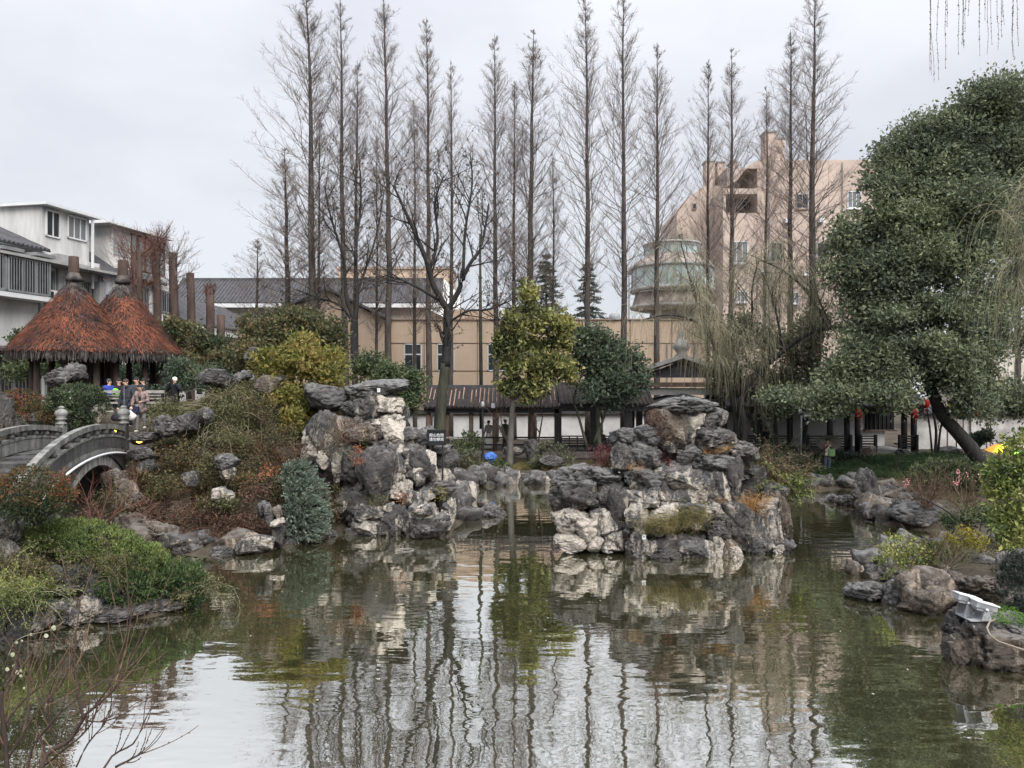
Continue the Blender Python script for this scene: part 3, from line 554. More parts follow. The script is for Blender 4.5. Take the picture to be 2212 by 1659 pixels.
# ================================================================ stone bridge
AX = np.array([-13.95, 25.6]); BD = np.array([.25, -1.]) / math.hypot(.25, 1); BN = np.array([-BD[1], BD[0]])      # axis start, direction to the camera, normal to the right
def bz(s):      # deck height along the bridge
    return 2.86 - .0205 * (s - 3.6) ** 2 - .0016 * np.maximum(s - 4, 0) ** 3
br = thing('stone_bridge', 'humped grey stone footbridge with carved posts leading up to the rockery hill', 'bridge', (AX[0], AX[1], 0))
def bp(s, w, z): return np.array([AX[0] + BD[0] * s + BN[0] * w, AX[1] + BD[1] * s + BN[1] * w, z]) - np.array([AX[0], AX[1], 0])
BL, HW = 10.5, .94
def strip(b, s0, s1, n, w0, w1, fz0, fz1):
    'a curved band following the deck'
    S = np.linspace(s0, s1, n + 1); V = []
    for s in S: V += [bp(s, w0, fz0(s)), bp(s, w1, fz0(s)), bp(s, w1, fz1(s)), bp(s, w0, fz1(s))]
    Fs = []
    for i in range(n):
        a = 4 * i
        for j in range(4): Fs.append([a + j, a + (j + 1) % 4, a + 4 + (j + 1) % 4, a + 4 + j])
    b.add(V, Fs, [[3, 2, 1, 0], [4 * n, 4 * n + 1, 4 * n + 2, 4 * n + 3]])
sof = lambda s: 2.42 - .085 * (s - 3.4) ** 2
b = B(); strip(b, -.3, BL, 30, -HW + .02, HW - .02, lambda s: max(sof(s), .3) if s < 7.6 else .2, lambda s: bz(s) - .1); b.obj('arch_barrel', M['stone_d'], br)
for k in range(12):
    s0 = .1 + k * .87; b = B(); strip(b, s0, s0 + .85, 2, -HW + .1, HW - .1, lambda s: bz(s) - .1, lambda s, s0=s0: bz(s0 + .43) + .01); b.obj('step', M['stone_d'], br)
for sd in (-1, 1):
    w0, w1 = sd * HW - .09, sd * HW + .09
    for k in range(9):                                   # arch stones
        s0 = -.2 + k * .85; b = B(); strip(b, s0 + .006, s0 + .844, 3, sd * HW - .1, sd * (HW + .05) + .0, lambda s: max(sof(s) - .02, -.4), lambda s: max(sof(s) - .02, -.4) + .30 + .006 * (k % 3)); b.obj('voussoir', M['stone_l'], br)
    b = B(); strip(b, -.2, BL, 30, sd * HW - .1, sd * (HW + .10), lambda s: max(sof(s), -.4) + .30, lambda s: bz(s) - .12); b.obj('string_course', M['stone_d'], br)
    b = B(); strip(b, -.1, BL, 30, sd * HW - .12, sd * (HW + .05), lambda s: bz(s) - .12, lambda s: bz(s) + .02); b.obj('kerb_stone', M['stone'], br)
    for k in range(11):
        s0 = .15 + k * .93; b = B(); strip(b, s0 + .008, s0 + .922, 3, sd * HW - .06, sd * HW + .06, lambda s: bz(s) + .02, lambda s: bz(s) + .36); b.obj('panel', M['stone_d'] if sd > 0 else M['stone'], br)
        b = B(); strip(b, s0, s0 + .93, 3, sd * HW - .08, sd * HW + .08, lambda s: bz(s) + .36, lambda s: bz(s) + .43); b.obj('panel_cap', M['stone'], br)
        if k % 1 == 0:
            b = B(); q = bp(s0 + .46, sd * HW, bz(s0 + .46) + .43); b.lathe([(.09, 0), (.13, .04), (.10, .10), (.07, .14), (.11, .19)], 10, q); b.obj('cloud_block', M['stone_d'], br, True)
    for k in range(6):                                    # hand rail in long stones
        s0 = .1 + k * 1.7; b = B(); strip(b, s0 + .005, s0 + 1.695, 5, sd * HW - .085, sd * HW + .085, lambda s: bz(s) + .60, lambda s: bz(s) + .75); b.obj('handrail', M['stone'], br)
    for s_ in (0, BL):
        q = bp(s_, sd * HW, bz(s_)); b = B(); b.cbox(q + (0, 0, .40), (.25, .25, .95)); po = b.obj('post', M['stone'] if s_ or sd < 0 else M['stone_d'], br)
        b = B(); b.lathe([(0, .0), (.17, .0), (.17, .05), (.11, .07), (.11, .13), (.17, .16), (.17, .20), (.12, .22), (.19, .30), (.205, .36), (.18, .44), (.10, .50), (.09, .53), (.12, .55), (.06, .60), (0, .61)], 12, q + (0, 0, .875)); b.obj('finial', M['stone'], po, True)
# white conduit clipped along the right face
pp = np.array([bp(s, HW + .16, bz(s) - .15) for s in np.linspace(.1, 8.6, 26)]) + np.array([AX[0], AX[1], 0])
pipe = B().tube(pp, .035, 8).obj('conduit', M['plastic_w'], smooth=True); tag(pipe, 'white plastic conduit running along the bridge side below the panels', 'pipe')
# steps up to the terrace
st = thing('stone_steps', 'rough stone steps climbing from the bridge to the terrace', 'steps', (-13.2, 26, 0))
for k in range(5):
    b = B(); b.cbox((-.1 + .05 * k, .25 + .36 * k, 2.72 + .13 * k), (2.0 - .1 * k, .55, .26)); o = b.obj('step', M['slab'], st)
for q, lab in [(at(301, 954, 25.0), 'small amber path light set in the rocks below the steps'), (at(251, 930, 26.0), 'small amber path light between the bridge posts')]:
    b = B(); b.lathe([(0, 0), (.075, .02), (.09, .06), (.075, .1), (0, .11)], 10, q - (0, 0, .05)); tag(b.obj('path_light', M['amber'], smooth=True), lab, 'path light')
# ================================================================ terrace wall with bench
tw = thing('terrace_bench', 'long wooden bench rail on a cream wall in front of the pavilions', 'bench', (X(285, 29.6), 29.6, 0))
x0, x1 = X(222, 29.6) - X(285, 29.6), X(350, 29.6) - X(285, 29.6)
b = B(); b.box(x0, 0, 2.8, x1, .25, Z(872, 29.6)); b.obj('wall', M['cream'], tw)
b = B(); b.box(x0 - .1, -.22, Z(872, 29.6), x1 + .1, .35, Z(872, 29.6) + .07); b.obj('seat', M['wood_g'], tw)
for k, zz_ in enumerate((4.22, 4.34)):
    b = B(); b.box(x0 - .1, -.28 - .03 * k, zz_, x1 + .1, -.22 - .03 * k, zz_ + .055); b.obj('rail', M['wood_g'], tw)
b = B(); b.box(x0 - .2, -.36, 4.45, x1 + .22, -.26, 4.56); b.obj('top_rail', M['wood_g'], tw)
for k in range(5):
    xx = x0 + (x1 - x0) * k / 4; b = B(); b.bar((xx, -.1, Z(872, 29.6) + .05), (xx, -.27, 4.46), .07); b.obj('support', M['wood_g'], tw)
b = B(); b.box(-21.5, 29.87, 2.2, -13.2, 37.2, 3.42); struct(b.obj('terrace', M['slab']))
# ================================================================ thatched pavilions
def pavilion(cx, cy, rad, zt, label, seed):
    r = np.random.default_rng(seed); t = thing('thatched_pavilion', label, 'pavilion', (cx, cy, 3.42), group='thatched pavilions on the terrace')
    ze = 6.25 - 3.42; za = zt - 3.42; nl = 8
    prof = lambda u: (rad * u ** .98 + .16, za - (za - ze) * (u * 1.04 - .04 * u * u))        # u: 0 apex .. 1 eave
    b = B(); b.lathe([(rr * .97, z_ - .06) for rr, z_ in (prof(u) for u in np.linspace(0, 1, 12))], 32); b.obj('roof_core', M['thatch_d'], t)
    n = 15000; u = np.sort(np.sqrt(r.uniform(0, 1, n))); a = r.uniform(0, 2 * math.pi, n); rr, z_ = prof(u); rr2, z2 = prof(np.minimum(u + .05, 1.03))
    P = np.stack([rr * np.cos(a), rr * np.sin(a), z_], 1); Q = np.stack([rr2 * np.cos(a), rr2 * np.sin(a), z2], 1); D = nrm(Q - P + r.normal(0, .03, (n, 3)))
    s = np.stack([-np.sin(a), np.cos(a), 0 * a], 1); nn = nrm(np.cross(s, D)); nn *= np.sign(nn[:, 2:3]); ln = r.uniform(.12, .30, n)[:, None]; wd = r.uniform(.006, .017, n)[:, None]
    lift = r.uniform(.01, .07, n)[:, None]
    V = np.stack([P - s * wd, P + s * wd, P + D * ln + s * wd * .7 + nn * lift, P + D * ln - s * wd * .7 + nn * lift], 1).reshape(-1, 3)
    dk = u < .10 + .14 * r.uniform(0, 1, n) + .10 * pn(np.stack([np.cos(a) * 2, np.sin(a) * 2, u * 3], 1) + seed); Fq = np.arange(4 * n).reshape(n, 4)
    for fm, nm, mm in ((~dk, 'thatch', 'thatch'), (dk, 'ridge_thatch', 'thatch_d')):
        V4 = V.reshape(n, 4, 3)[fm].reshape(-1, 3); stuff(B().add(V4, np.arange(len(V4)).reshape(-1, 4)).obj(nm, M[mm], t))
    n = 2200; a = r.uniform(0, 2 * math.pi, n); rr0, z0 = prof(1.0); k = r.uniform(0, 1, n); rr = rr0 - .10 + .16 * k; zt_ = z0 + .14 - .16 * k; s = np.stack([-np.sin(a), np.cos(a), 0 * a], 1); o_ = np.stack([np.cos(a), np.sin(a), 0 * a], 1)
    P = np.stack([rr * np.cos(a), rr * np.sin(a), zt_], 1); ln = r.uniform(.34, .60, n)[:, None]; wd = r.uniform(.010, .026, n)[:, None]; D = nrm(np.array([0, 0, -1.]) + o_ * r.uniform(-.1, .14, (n, 1)) + s * r.normal(0, .12, (n, 1)))
    V = np.stack([P - s * wd, P + s * wd, P + D * ln + s * wd * .4, P + D * ln - s * wd * .4], 1).reshape(-1, 3)
    stuff(B().add(V, np.arange(4 * n).reshape(n, 4)).obj('fringe', M['thatch_d'], t))
    b = B(); b.lathe([(.0, -.05), (.30, -.05), (.34, .05), (.30, .16), (.25, .2), (.25, .28), (.205, .32)], 14, (0, 0, za)); b.obj('collar', M['thatch_d'], t, True)
    b = B(); b.lathe([(.215, .28), (.205, .6), (.20, 1.0), (.185, 1.02), (0, 1.03)], 14, (0, 0, za)); b.obj('finial', M['bark_red'], t, True)
    for k in range(nl):
        an = 2 * math.pi * (k + .38) / nl; q = np.array([math.cos(an), math.sin(an)]) * rad * .67
        b = B(); b.tube([(q[0], q[1], 0), (q[0] * 1.005, q[1], 1.2), (q[0], q[1], 2.75)], [.15, .135, .12], 10); b.obj('post', M['post'], t, True)
    for k in range(nl):
        an, an2 = (2 * math.pi * (kk + .38) / nl for kk in (k, k + 1)); q, q2 = (np.array([math.cos(v), math.sin(v)]) * rad * .67 for v in (an, an2))
        b = B(); b.bar((*q, 2.5), (*q2, 2.5), .1, .14); b.obj('tie_beam', M['wood'], t)
pavilion(-18.8, 33, 2.32, 9.25, 'nearer and larger rust-brown thatched umbrella pavilion at the left', 1)
pavilion(-17.5, 34.6, 2.28, 9.35, 'farther rust-brown thatched umbrella pavilion, right of and behind the other', 2)
# ================================================================ buildings
def window(par, b0, b1, axis, mats=('frame', 'glass'), bars=0, mull=2, depth=.12, name='window'):
    'window in a wall: b0,b1 opposite corners (u,z) mapped by axis(u,w,z)'
    u0, z0 = b0; u1, z1 = b1; t = .03 + .01 * (u1 - u0)
    def bx(b, a0, a1, w0, w1, c0, c1):
        V = [axis(a, w, c) for c in (c0, c1) for w in (w0, w1) for a in (a0, a1)]; b.add(V, [[0, 2, 3, 1], [4, 5, 7, 6], [0, 1, 5, 4], [2, 6, 7, 3], [0, 4, 6, 2], [1, 3, 7, 5]])
    b = B(); bx(b, u0, u1, -.02, .02, z0, z1); w_ = b.obj(name, M[mats[1]], par)
    b = B()
    for a0, a1, c0, c1 in [(u0 - t, u0 + t, z0 - t, z1 + t), (u1 - t, u1 + t, z0 - t, z1 + t), (u0 - t, u1 + t, z0 - t, z0 + t), (u0 - t, u1 + t, z1 - t, z1 + t)]: bx(b, a0, a1, 0, .08, c0, c1)
    b.obj('frame', M[mats[0]], w_)
    for k in range(1, mull):
        b = B(); u = u0 + (u1 - u0) * k / mull; bx(b, u - t * .6, u + t * .6, 0, .07, z0, z1); b.obj('mullion', M[mats[0]], w_)
    for k in range(bars):
        b = B(); u = u0 + (u1 - u0) * (k + .5) / bars; bx(b, u - .018, u + .018, .14, .17, z0, z1); b.obj('bar', M['bars'], w_)
    return w_
def tileroof(par, A, Bp, Cp, Dp, mat_, pitch=.26, rad=.07, name='roof', under=.1, mats_ridge=None):
    'sloping tiled roof: ridge A-B, eave D-C, with half-round tile rows'
    A, Bp, Cp, Dp = (np.asarray(v, float) for v in (A, Bp, Cp, Dp)); up = nrm(np.cross(Bp - A, Dp - A)); up = up * np.sign(up[2])
    b = B(); b.prism([A, Bp, Cp, Dp], -up * under); rf = b.obj(name, M[mat_], par)
    n = max(2, int(np.linalg.norm(Bp - A) / pitch)); b = B()
    for k in range(n):
        f = (k + .5) / n; p, q = A + (Bp - A) * f, Dp + (Cp - Dp) * f; e = nrm(Bp - A)
        th = np.linspace(0, math.pi, 5); cs = [e * math.cos(v) * rad + up * math.sin(v) * rad * 1.1 for v in th]
        m = 6; V = []
        for j in range(m + 1):
            pj = p + (q - p) * j / m
            V += [pj + c * (1 + (.12 if j % 2 else 0)) for c in cs]
        b.add(V, [[j * 5 + i, j * 5 + i + 1, (j + 1) * 5 + i + 1, (j + 1) * 5 + i] for j in range(m) for i in range(4)], [[m * 5 + i for i in range(5)]])
    stuff(b.obj('tile_rows', M[mats_ridge or mat_], rf)); return rf
# ---- flats at the left, their front running away from the pond
U0 = np.array([-36.7 + .207 * 40, 40.]); UD = nrm(np.array([.207, 1.])); UN = np.array([UD[1], -UD[0]])
def fu(vx): r = (vx - CX) / FP; Y = 36.7 / (.207 - r); return (Y - 40) * 1.0212, Y
def house(u0, label, cat='building'):
    q = U0 + UD * u0; t = thing('apartment_house', label, cat, (q[0], q[1], 0))
    ax = lambda u, w, z: np.array([UD[0] * (u - u0) + UN[0] * w, UD[1] * (u - u0) + UN[1] * w, z])
    return t, ax
def hbox(par, ax, u0, u1, w0, w1, z0, z1, m, name, dz=0.):
    V = [ax(u, w, z + (dz if u == u1 else 0)) for z in (z0, z1) for w in (w0, w1) for u in (u0, u1)]
    return B().add(V, [[0, 2, 3, 1], [4, 5, 7, 6], [0, 1, 5, 4], [2, 6, 7, 3], [0, 4, 6, 2], [1, 3, 7, 5]]).obj(name, M[m], par)
h1, ax = house(-3, 'white three-storey flats with barred balconies and a rooftop room, far left')
hbox(h1, ax, -6, 9.6, -8, 0, 0, 12.5, 'white_h', 'wall')
hbox(h1, ax, 5.1, 8.8, -7, -.1, 12.5, 15.25, 'white_h', 'rooftop_room')
hbox(h1, ax, 4.8, 9.2, -7.4, .45, 15.25, 15.4, 'frame', 'rooftop_slab')
hbox(h1, ax, 8.62, 8.74, .2, .32, 10.8, 15.25, 'frame', 'drain_pipe')
window(h1, (5.35, 13.55), (6.35, 15.05), lambda u, w, z: ax(u, w - .09, z), ('frame', 'glass'), 0, 2)
window(h1, (7.0, 13.75), (8.5, 15.1), lambda u, w, z: ax(u, w - .09, z), ('frame', 'glass_l'), 0, 3)
tileroof(h1, ax(-6, -3.6, 14.3), ax(5.05, -3.6, 14.3), ax(5.05, .55, 12.55), ax(-6, .55, 12.55), 'tile', .3, .09)
hbox(h1, ax, -6, 9.6, 0, 1.25, 11.75, 11.9, 'concrete', 'canopy')
hbox(h1, ax, -6, 4.6, 0, 1.1, 9.5, 9.75, 'frame', 'balcony_slab'); hbox(h1, ax, -6, 4.6, 0, .06, 6.9, 9.5, 'white_h', 'lower_wall')
hbox(h1, ax, -6, 4.62, .0, 1.7, 6.55, 6.72, 'tile', 'awning')
window(h1, (-3, 9.85), (1.4, 11.7), lambda u, w, z: ax(u, w + 1.0, z), ('frame_g', 'glass'), 26, 4); window(h1, (1.6, 9.85), (4.4, 11.7), lambda u, w, z: ax(u, w + 1.0, z), ('frame_g', 'glass'), 16, 3)
window(h1, (-1, 3.4), (4.2, 6.3), lambda u, w, z: ax(u, w + .05, z), ('frame_g', 'glass'), 22, 4)
window(h1, (4.9, 9.4), (5.8, 11.5), lambda u, w, z: ax(u, w + .02, z), ('frame', 'glass'), 6, 1); window(h1, (6.6, 8.4), (7.5, 11.2), lambda u, w, z: ax(u, w + .02, z), ('frame', 'glass_l'), 6, 2)
window(h1, (8.1, 8.6), (9.3, 11.2), lambda u, w, z: ax(u, w + .02, z), ('frame_g', 'glass'), 7, 2); window(h1, (5.2, 3.6), (6.6, 6.0), lambda u, w, z: ax(u, w + .02, z), ('frame_g', 'glass'), 8, 2); window(h1, (7.3, 3.6), (9.0, 6.0), lambda u, w, z: ax(u, w + .02, z), ('frame_g', 'glass'), 9, 2); window(h1, (-2, 7.2), (.2, 9.0), lambda u, w, z: ax(u, w + .08, z), ('frame_g', 'glass_l'), 9, 2)
for u_ in (4.75, 6.05, 7.75, 9.5): hbox(h1, ax, u_ - .05, u_ + .05, .02, .14, 0, 11.7, 'frame_g', 'downpipe')
for z_ in (6.75, 9.55, 12.1): hbox(h1, ax, 4.65, 9.6, .0, .1, z_, z_ + .14, 'concrete', 'floor_band')
for u_, z_ in [(-1.2, 12.02), (1.2, 12.02), (3.4, 12.02)]: hbox(h1, ax, u_, u_ + 1.4, .3, 1.1, z_, z_ + .18, 'bars', 'canopy_rack')
hbox(h1, ax, 5.6, 6.4, .05, .55, 11.95, 12.5, 'concrete', 'water_tank')
for k, (u_, z_, c) in enumerate([(2.2, 10.0, 'red'), (3.1, 10.1, 'wood_b')]):
    b = B(); b.prism([ax(u_, .85, z_), ax(u_ + .55, .85, z_), ax(u_ + .5, .85, z_ + .85), ax(u_ + .05, .85, z_ + .85)], [.05, 0, 0]); b.obj('laundry', M[c], h1)
for (u_, z_) in [(4.85, 8.0), (4.85, 9.7)]:
    a_ = thing('air_conditioner', 'white air conditioner unit on the flats %s the balcony corner' % ('below' if z_ < 9 else 'beside'), 'air conditioner', ax(u_, .25, z_) + np.array([h1.location.x, h1.location.y, 0]))
    axr = lambda u, w, z: ax(u + u_, w + .25, z + z_) - ax(u_, .25, z_)
    hbox(a_, axr, 0, .8, -.15, .2, 0, .6, 'plastic_w', 'case'); hbox(a_, axr, .1, .5, .2, .215, .08, .52, 'glass', 'fan_grille')
h2, ax = house(9.6, 'second white flats with tiled roof and glazed rooftop room, behind the pavilions')
hbox(h2, ax, 9.61, 17.4, -8, 0, 0, 12.2, 'white_h', 'wall')
tileroof(h2, ax(9.5, -3.2, 14.2), ax(15.6, -3.2, 14.2), ax(15.6, .6, 11.9), ax(9.5, .6, 11.9), 'tile', .3, .09)
hbox(h2, ax, 11.2, 16.6, -6.5, -.3, 12.2, 15.3, 'white_h', 'rooftop_room'); hbox(h2, ax, 10.2, 16.9, -7, .2, 15.3, 15.45, 'frame', 'rooftop_slab')
for k in range(5): window(h2, (12.9 + k * .72, 12.7), (13.5 + k * .72, 15.1), lambda u, w, z: ax(u, w - .29, z), ('wood_b', 'glass_l'), 0, 1)
hbox(h2, ax, 11.2, 12.7, -.3, -.27, 13.4, 15.1, 'frame_g', 'glazed_panel')
hbox(h2, ax, 9.6, 12.6, 0, 1.0, 9.9, 10.1, 'tile', 'awning'); hbox(h2, ax, 9.0, 9.55, 0, .5, 9.8, 11.3, 'concrete', 'duct')
window(h2, (9.9, 6.7), (13.2, 9.6), lambda u, w, z: ax(u, w + .02, z), ('frame', 'glass_l'), 0, 5); window(h2, (13.7, 6.4), (14.4, 9.3), lambda u, w, z: ax(u, w + .02, z), ('frame', 'glass'), 0, 1)
window(h2, (15.0, 6.6), (15.9, 9.3), lambda u, w, z: ax(u, w + .02, z), ('frame', 'glass'), 5, 2); window(h2, (16.2, 6.6), (17.1, 9.3), lambda u, w, z: ax(u, w + .02, z), ('wood_b', 'glass'), 5, 1)
hbox(h2, ax, 9.6, 17.4, 0, .5, 5.9, 6.2, 'frame', 'floor_band')
for u_ in (9.75, 13.45, 14.7, 17.3): hbox(h2, ax, u_ - .05, u_ + .05, .02, .14, 0, 11.7, 'frame_g', 'downpipe')
for u0_, u1_ in [(10.1, 12.6), (13.6, 14.6), (15.0, 16.9)]: window(h2, (u0_, 3.0), (u1_, 5.5), lambda u, w, z: ax(u, w + .02, z), ('frame_g', 'glass'), 8, 3)
window(h2, (13.2, 10.0), (14.2, 11.5), lambda u, w, z: ax(u, w + .02, z), ('frame_g', 'glass'), 5, 2); window(h2, (15.0, 10.0), (16.8, 11.5), lambda u, w, z: ax(u, w + .02, z), ('frame_g', 'glass'), 8, 3)
for k in range(3):
    q = ax(9.9 + k * .75, .5, 10.12) + np.array([h2.location.x, h2.location.y, 0]); b = B(); b.lathe([(0, 0), (.26, 0), (.3, .38), (.32, .4), (.28, .42), (0, .44)], 10, q)
    tag(b.obj('plastic_tub', M['blue_p' if k < 2 else 'plastic_w'], smooth=True), ['left blue plastic tub on the flats awning', 'right blue plastic tub on the flats awning', 'white plastic tub on the flats awning'][k], 'tub')
h3, ax = house(17.5, 'low white annex with grey tiled roof beyond the pruned trunks')
hbox(h3, ax, 17.5, 29, -6, 0, 0, 8.9, 'white_h', 'wall'); tileroof(h3, ax(17.4, -3.5, 12.0), ax(29.4, -3.5, 11.6), ax(29.4, 1.0, 9.1), ax(17.4, 1.0, 9.3), 'tile', .3, .09)
hbox(h3, ax, 17.5, 29.2, .85, .95, 8.6, 8.95, 'frame', 'fascia')
for k in range(3): window(h3, (19.5 + k * 3, 6.2), (21 + k * 3, 8.2), lambda u, w, z: ax(u, w + .02, z), ('frame', 'glass'), 0, 2)
# ---- long grey-roofed hall
def block(par, x0, x1, y0, y1, Y, dep, m, name='wall', zb=None):
    'box whose front face fills a rectangle of the layout at distance Y'
    L = par.location; return B().box(X(x0, Y) - L.x, Y - L.y, (Z(y1, Y) if zb is None else zb) - L.z, X(x1, Y) - L.x, Y + dep - L.y, Z(y0, Y) - L.z).obj(name, M[m], par)
def fw(par, Y, dw=0):
    L = par.location; return lambda u, w, z: np.array([u - L.x, Y - w - dw - L.y, z - L.z])
def fwin(par, x0, x1, y0, y1, Y, **k): return window(par, (X(x0, Y), Z(y1, Y)), (X(x1, Y), Z(y0, Y)), fw(par, Y), **k)
ha = thing('tiled_hall', 'long hall with a big grey tiled roof and white eaves behind the trees', 'building', (-20, 70, 0))
block(ha, 330, 955, 655, 700, 70, 9, 'cream', zb=0); L_ = np.array([-20, 70, 0])
tileroof(ha, np.array([X(395, 75), 75, Z(606, 75)]) - L_, np.array([X(958, 75), 75, Z(606, 75)]) - L_, np.array([X(955, 69), 69, Z(655, 69)]) - L_, np.array([X(350, 69), 69, Z(655, 69)]) - L_, 'tile', .34, .11)
block(ha, 350, 956, 655.5, 664, 69.0, .3, 'frame', 'fascia')
b = B(); b.prism(np.array([[X(958, 75), 75.2, Z(602, 75)], [X(925, 69), 69, Z(668, 69)], [X(990, 69), 69, Z(700, 69)], [X(995, 75), 75, Z(640, 75)]]) - L_, (0, .3, 0)); b.obj('gable_wall', M['white'], ha)
b = B(); b.box(X(395, 75) + 20, 4.8, Z(607, 75), X(958, 75) + 20, 5.2, Z(601, 75)); b.obj('ridge', M['tile'], ha)
fa = thing('far_block', 'plain beige block showing above the grey hall roof', 'building', (-15, 96, 0)); block(fa, 729, 976, 580, 640, 96, 8, 'beige', zb=0); block(fa, 727, 978, 576, 581, 95.8, 8.4, 'beige2', 'parapet')
# ---- beige gabled house and long beige wall block
gh = thing('gabled_house', 'beige house with a low-pitched grey tiled gable behind the yellow shrub', 'building', (-14, 60, 0)); L_ = np.array([-14, 60, 0])
Yg = 60.; ap = np.array([X(711, Yg), Yg, Z(632, Yg)]); le = np.array([X(575, Yg), Yg, Z(686, Yg)]); re = np.array([X(829, Yg), Yg, Z(690, Yg)])
b = B(); b.prism(np.array([ap, re, re * (1, 1, 0), le * (1, 1, 0), le]) - L_, (0, 12, 0)); b.obj('wall', M['beige'], gh)
for a_, e_, nm in ((ap, le, 'roof'), (ap, re, 'roof')):
    o0 = np.array([0, -.5, .25]); d = nrm(e_ - a_) * .6
    tileroof(gh, a_ + o0 - L_, a_ + o0 + (0, 12, 0) - L_, e_ + o0 + d + (0, 12, 0) - L_, e_ + o0 + d - L_, 'tile', .34, .1)
lw = thing('beige_hall', 'long two-storey beige rendered building behind the covered corridor', 'building', (6, 61, 0))
block(lw, 829.5, 1560, 693, 845, 61, 9, 'beige_g', zb=0)
for i, (x0, x1) in enumerate([(829, 915), (917, 1030), (1032, 1140), (1142, 1250), (1252, 1360), (1362, 1450), (1452, 1562)]):       # render panels, open joints between
    for j, (y0, y1) in enumerate([(691, 741), (743, 801), (803, 870)]):
        rects = [(x0, x1)]
        if j == 1 and i in (0, 1, 2):
            wx = [(874, 910), (945, 981), (1054, 1103)][i]; rects = [(x0, wx[0]), (wx[1], x1)]
        for a_, c_ in rects: block(lw, a_ + .25, c_ - .25, y0 + .4, y1 - .4, 60.94, .3, 'beige', 'panel')
for x0, x1 in [(874, 910), (945, 981), (1054, 1103)]: fwin(lw, x0, x1, 743.5, 800.5, 60.99, mats=('frame', 'glass'), mull=2); block(lw, x0, x1, 764, 767, 60.9, .08, 'frame', 'transom')
block(lw, 972, 1068, 668, 694, 61.3, 6, 'beige', 'upper_wall'); block(lw, 826, 1564, 688.5, 691.5, 60.85, 9.2, 'beige_g', 'coping')
for x_ in (1440, 1500): block(lw, x_, x_ + 3, 742, 840, 60.85, .08, 'frame_g', 'downpipe')
q = at(1577 / 4 + 932.6 + .5, 689, 61.2); b = B(); b.lathe([(.45, 0), (.48, .2), (.40, .45), (.2, .6), (0, .65)], 12, q - (0, 0, .1)); tag(b.obj('roof_ventilator', M['metal'], smooth=True), 'round metal ventilator on the beige hall roof', 'ventilator')
# ---- glazed drum stair tower
dt = thing('drum_tower', 'round blue-green glazed tower with rusty skirt standing over the beige hall', 'tower', (X(1452, 66), 66, 0)); zz_ = lambda vy: Z(vy, 64)
for prof, m_, nm in [([(2.4, zz_(530)), (2.42, zz_(521)), (2.5, zz_(519)), (2.5, zz_(522))], 'metal', 'rim'), ([(2.36, zz_(546)), (2.36, zz_(529))], 'green_gl', 'upper_glazing'), ([(3.5, zz_(572)), (3.2, zz_(561)), (2.45, zz_(549)), (2.4, zz_(545))], 'rust', 'skirt_roof'),
  ([(3.46, zz_(577)), (3.56, zz_(575)), (3.56, zz_(571)), (3.4, zz_(570))], 'frame_g', 'cornice'), ([(3.44, zz_(618)), (3.44, zz_(577))], 'green_gl', 'glazing'), ([(3.3, zz_(628)), (3.58, zz_(626)), (3.58, zz_(619)), (3.4, zz_(617))], 'concrete', 'sill_band'),
  ([(3.42, zz_(656)), (3.1, zz_(628))], 'rust', 'lower_skirt'), ([(2.6, zz_(669)), (3.55, zz_(663)), (3.6, zz_(657)), (3.2, zz_(656))], 'concrete', 'floor_slab'), ([(1.9, 0), (1.9, zz_(668))], 'concrete', 'stem')]:
    B().lathe(prof, 40).obj(nm, M[m_], dt, True)
for k in range(20):
    an = 2 * math.pi * k / 20; b = B(); c, s = math.cos(an), math.sin(an); b.bar((3.46 * c, 3.46 * s, zz_(618)), (3.46 * c, 3.46 * s, zz_(576)), .09); b.obj('mullion', M['frame_g'], dt)
    if k % 2 == 0: b = B(); b.bar((2.38 * c, 2.38 * s, zz_(546)), (2.38 * c, 2.38 * s, zz_(529)), .08); b.obj('mullion', M['frame_g'], dt)
for dx in (-3.75, -3.95): b = B(); b.tube([(dx, -.3, 0), (dx, -.3, zz_(571))], .06, 6); b.obj('service_pipe', M['frame_g'], dt)
# ---- tall beige block with chimneys
tb = thing('tall_building', 'tall pinkish-beige block with stepped roof and square chimneys at the right', 'building', (30, 78, 0)); Yt = 78.
def zp(pts, Y, dep, m, nm):
    L = np.array(tb.location); b = B(); b.prism(np.array([[X(a, Y), Y, Z(c, Y)] for a, c in pts]) - L, (0, dep, 0)); return b.obj(nm, M[m], tb)
zp([(1462, 900), (1462, 459), (1476, 437), (1519, 402), (1578, 400), (1640, 400), (1640, 900)], 82, 9, 'beige2', 'left_wing')
block(tb, 1636, 1930, 345.5, 900, Yt, 14, 'beige2', 'main_wing', zb=0)
zp([(1576, 397), (1604, 369), (1616, 358), (1626, 351), (1637, 346.5), (1637, 364), (1612, 364), (1590, 392)], Yt + .02, 8, 'beige2', 'sloping_parapet')
block(tb, 1564, 1636.5, 407, 419, Yt + .05, 6, 'beige2', 'beam'); block(tb, 1562, 1636.5, 460, 900, Yt + .08, 10, 'beige2', 'lower_wing', zb=0); block(tb, 1570, 1636, 362, 460, Yt + 2.4, 6, 'rust', 'recess_wall'); block(tb, 1562, 1568, 407, 462, Yt + .1, 6, 'beige2', 'pier')
for x0, x1, y0, y1, Y in [(1654, 1678, 284, 348, Yt + 3), (1677, 1696, 299, 348, Yt + 5), (1526, 1544, 347, 402, 84), (1581, 1594, 349, 385, 84), (1550, 1566, 350, 392, 85)]:
    block(tb, x0, x1, y0, y1, Y, 1.6, 'beige2', 'chimney'); block(tb, x0 - 1.5, x1 + 1.5, y0 - 2.5, y0 + 1, Y - .1, 1.8, 'concrete', 'chimney_cap')
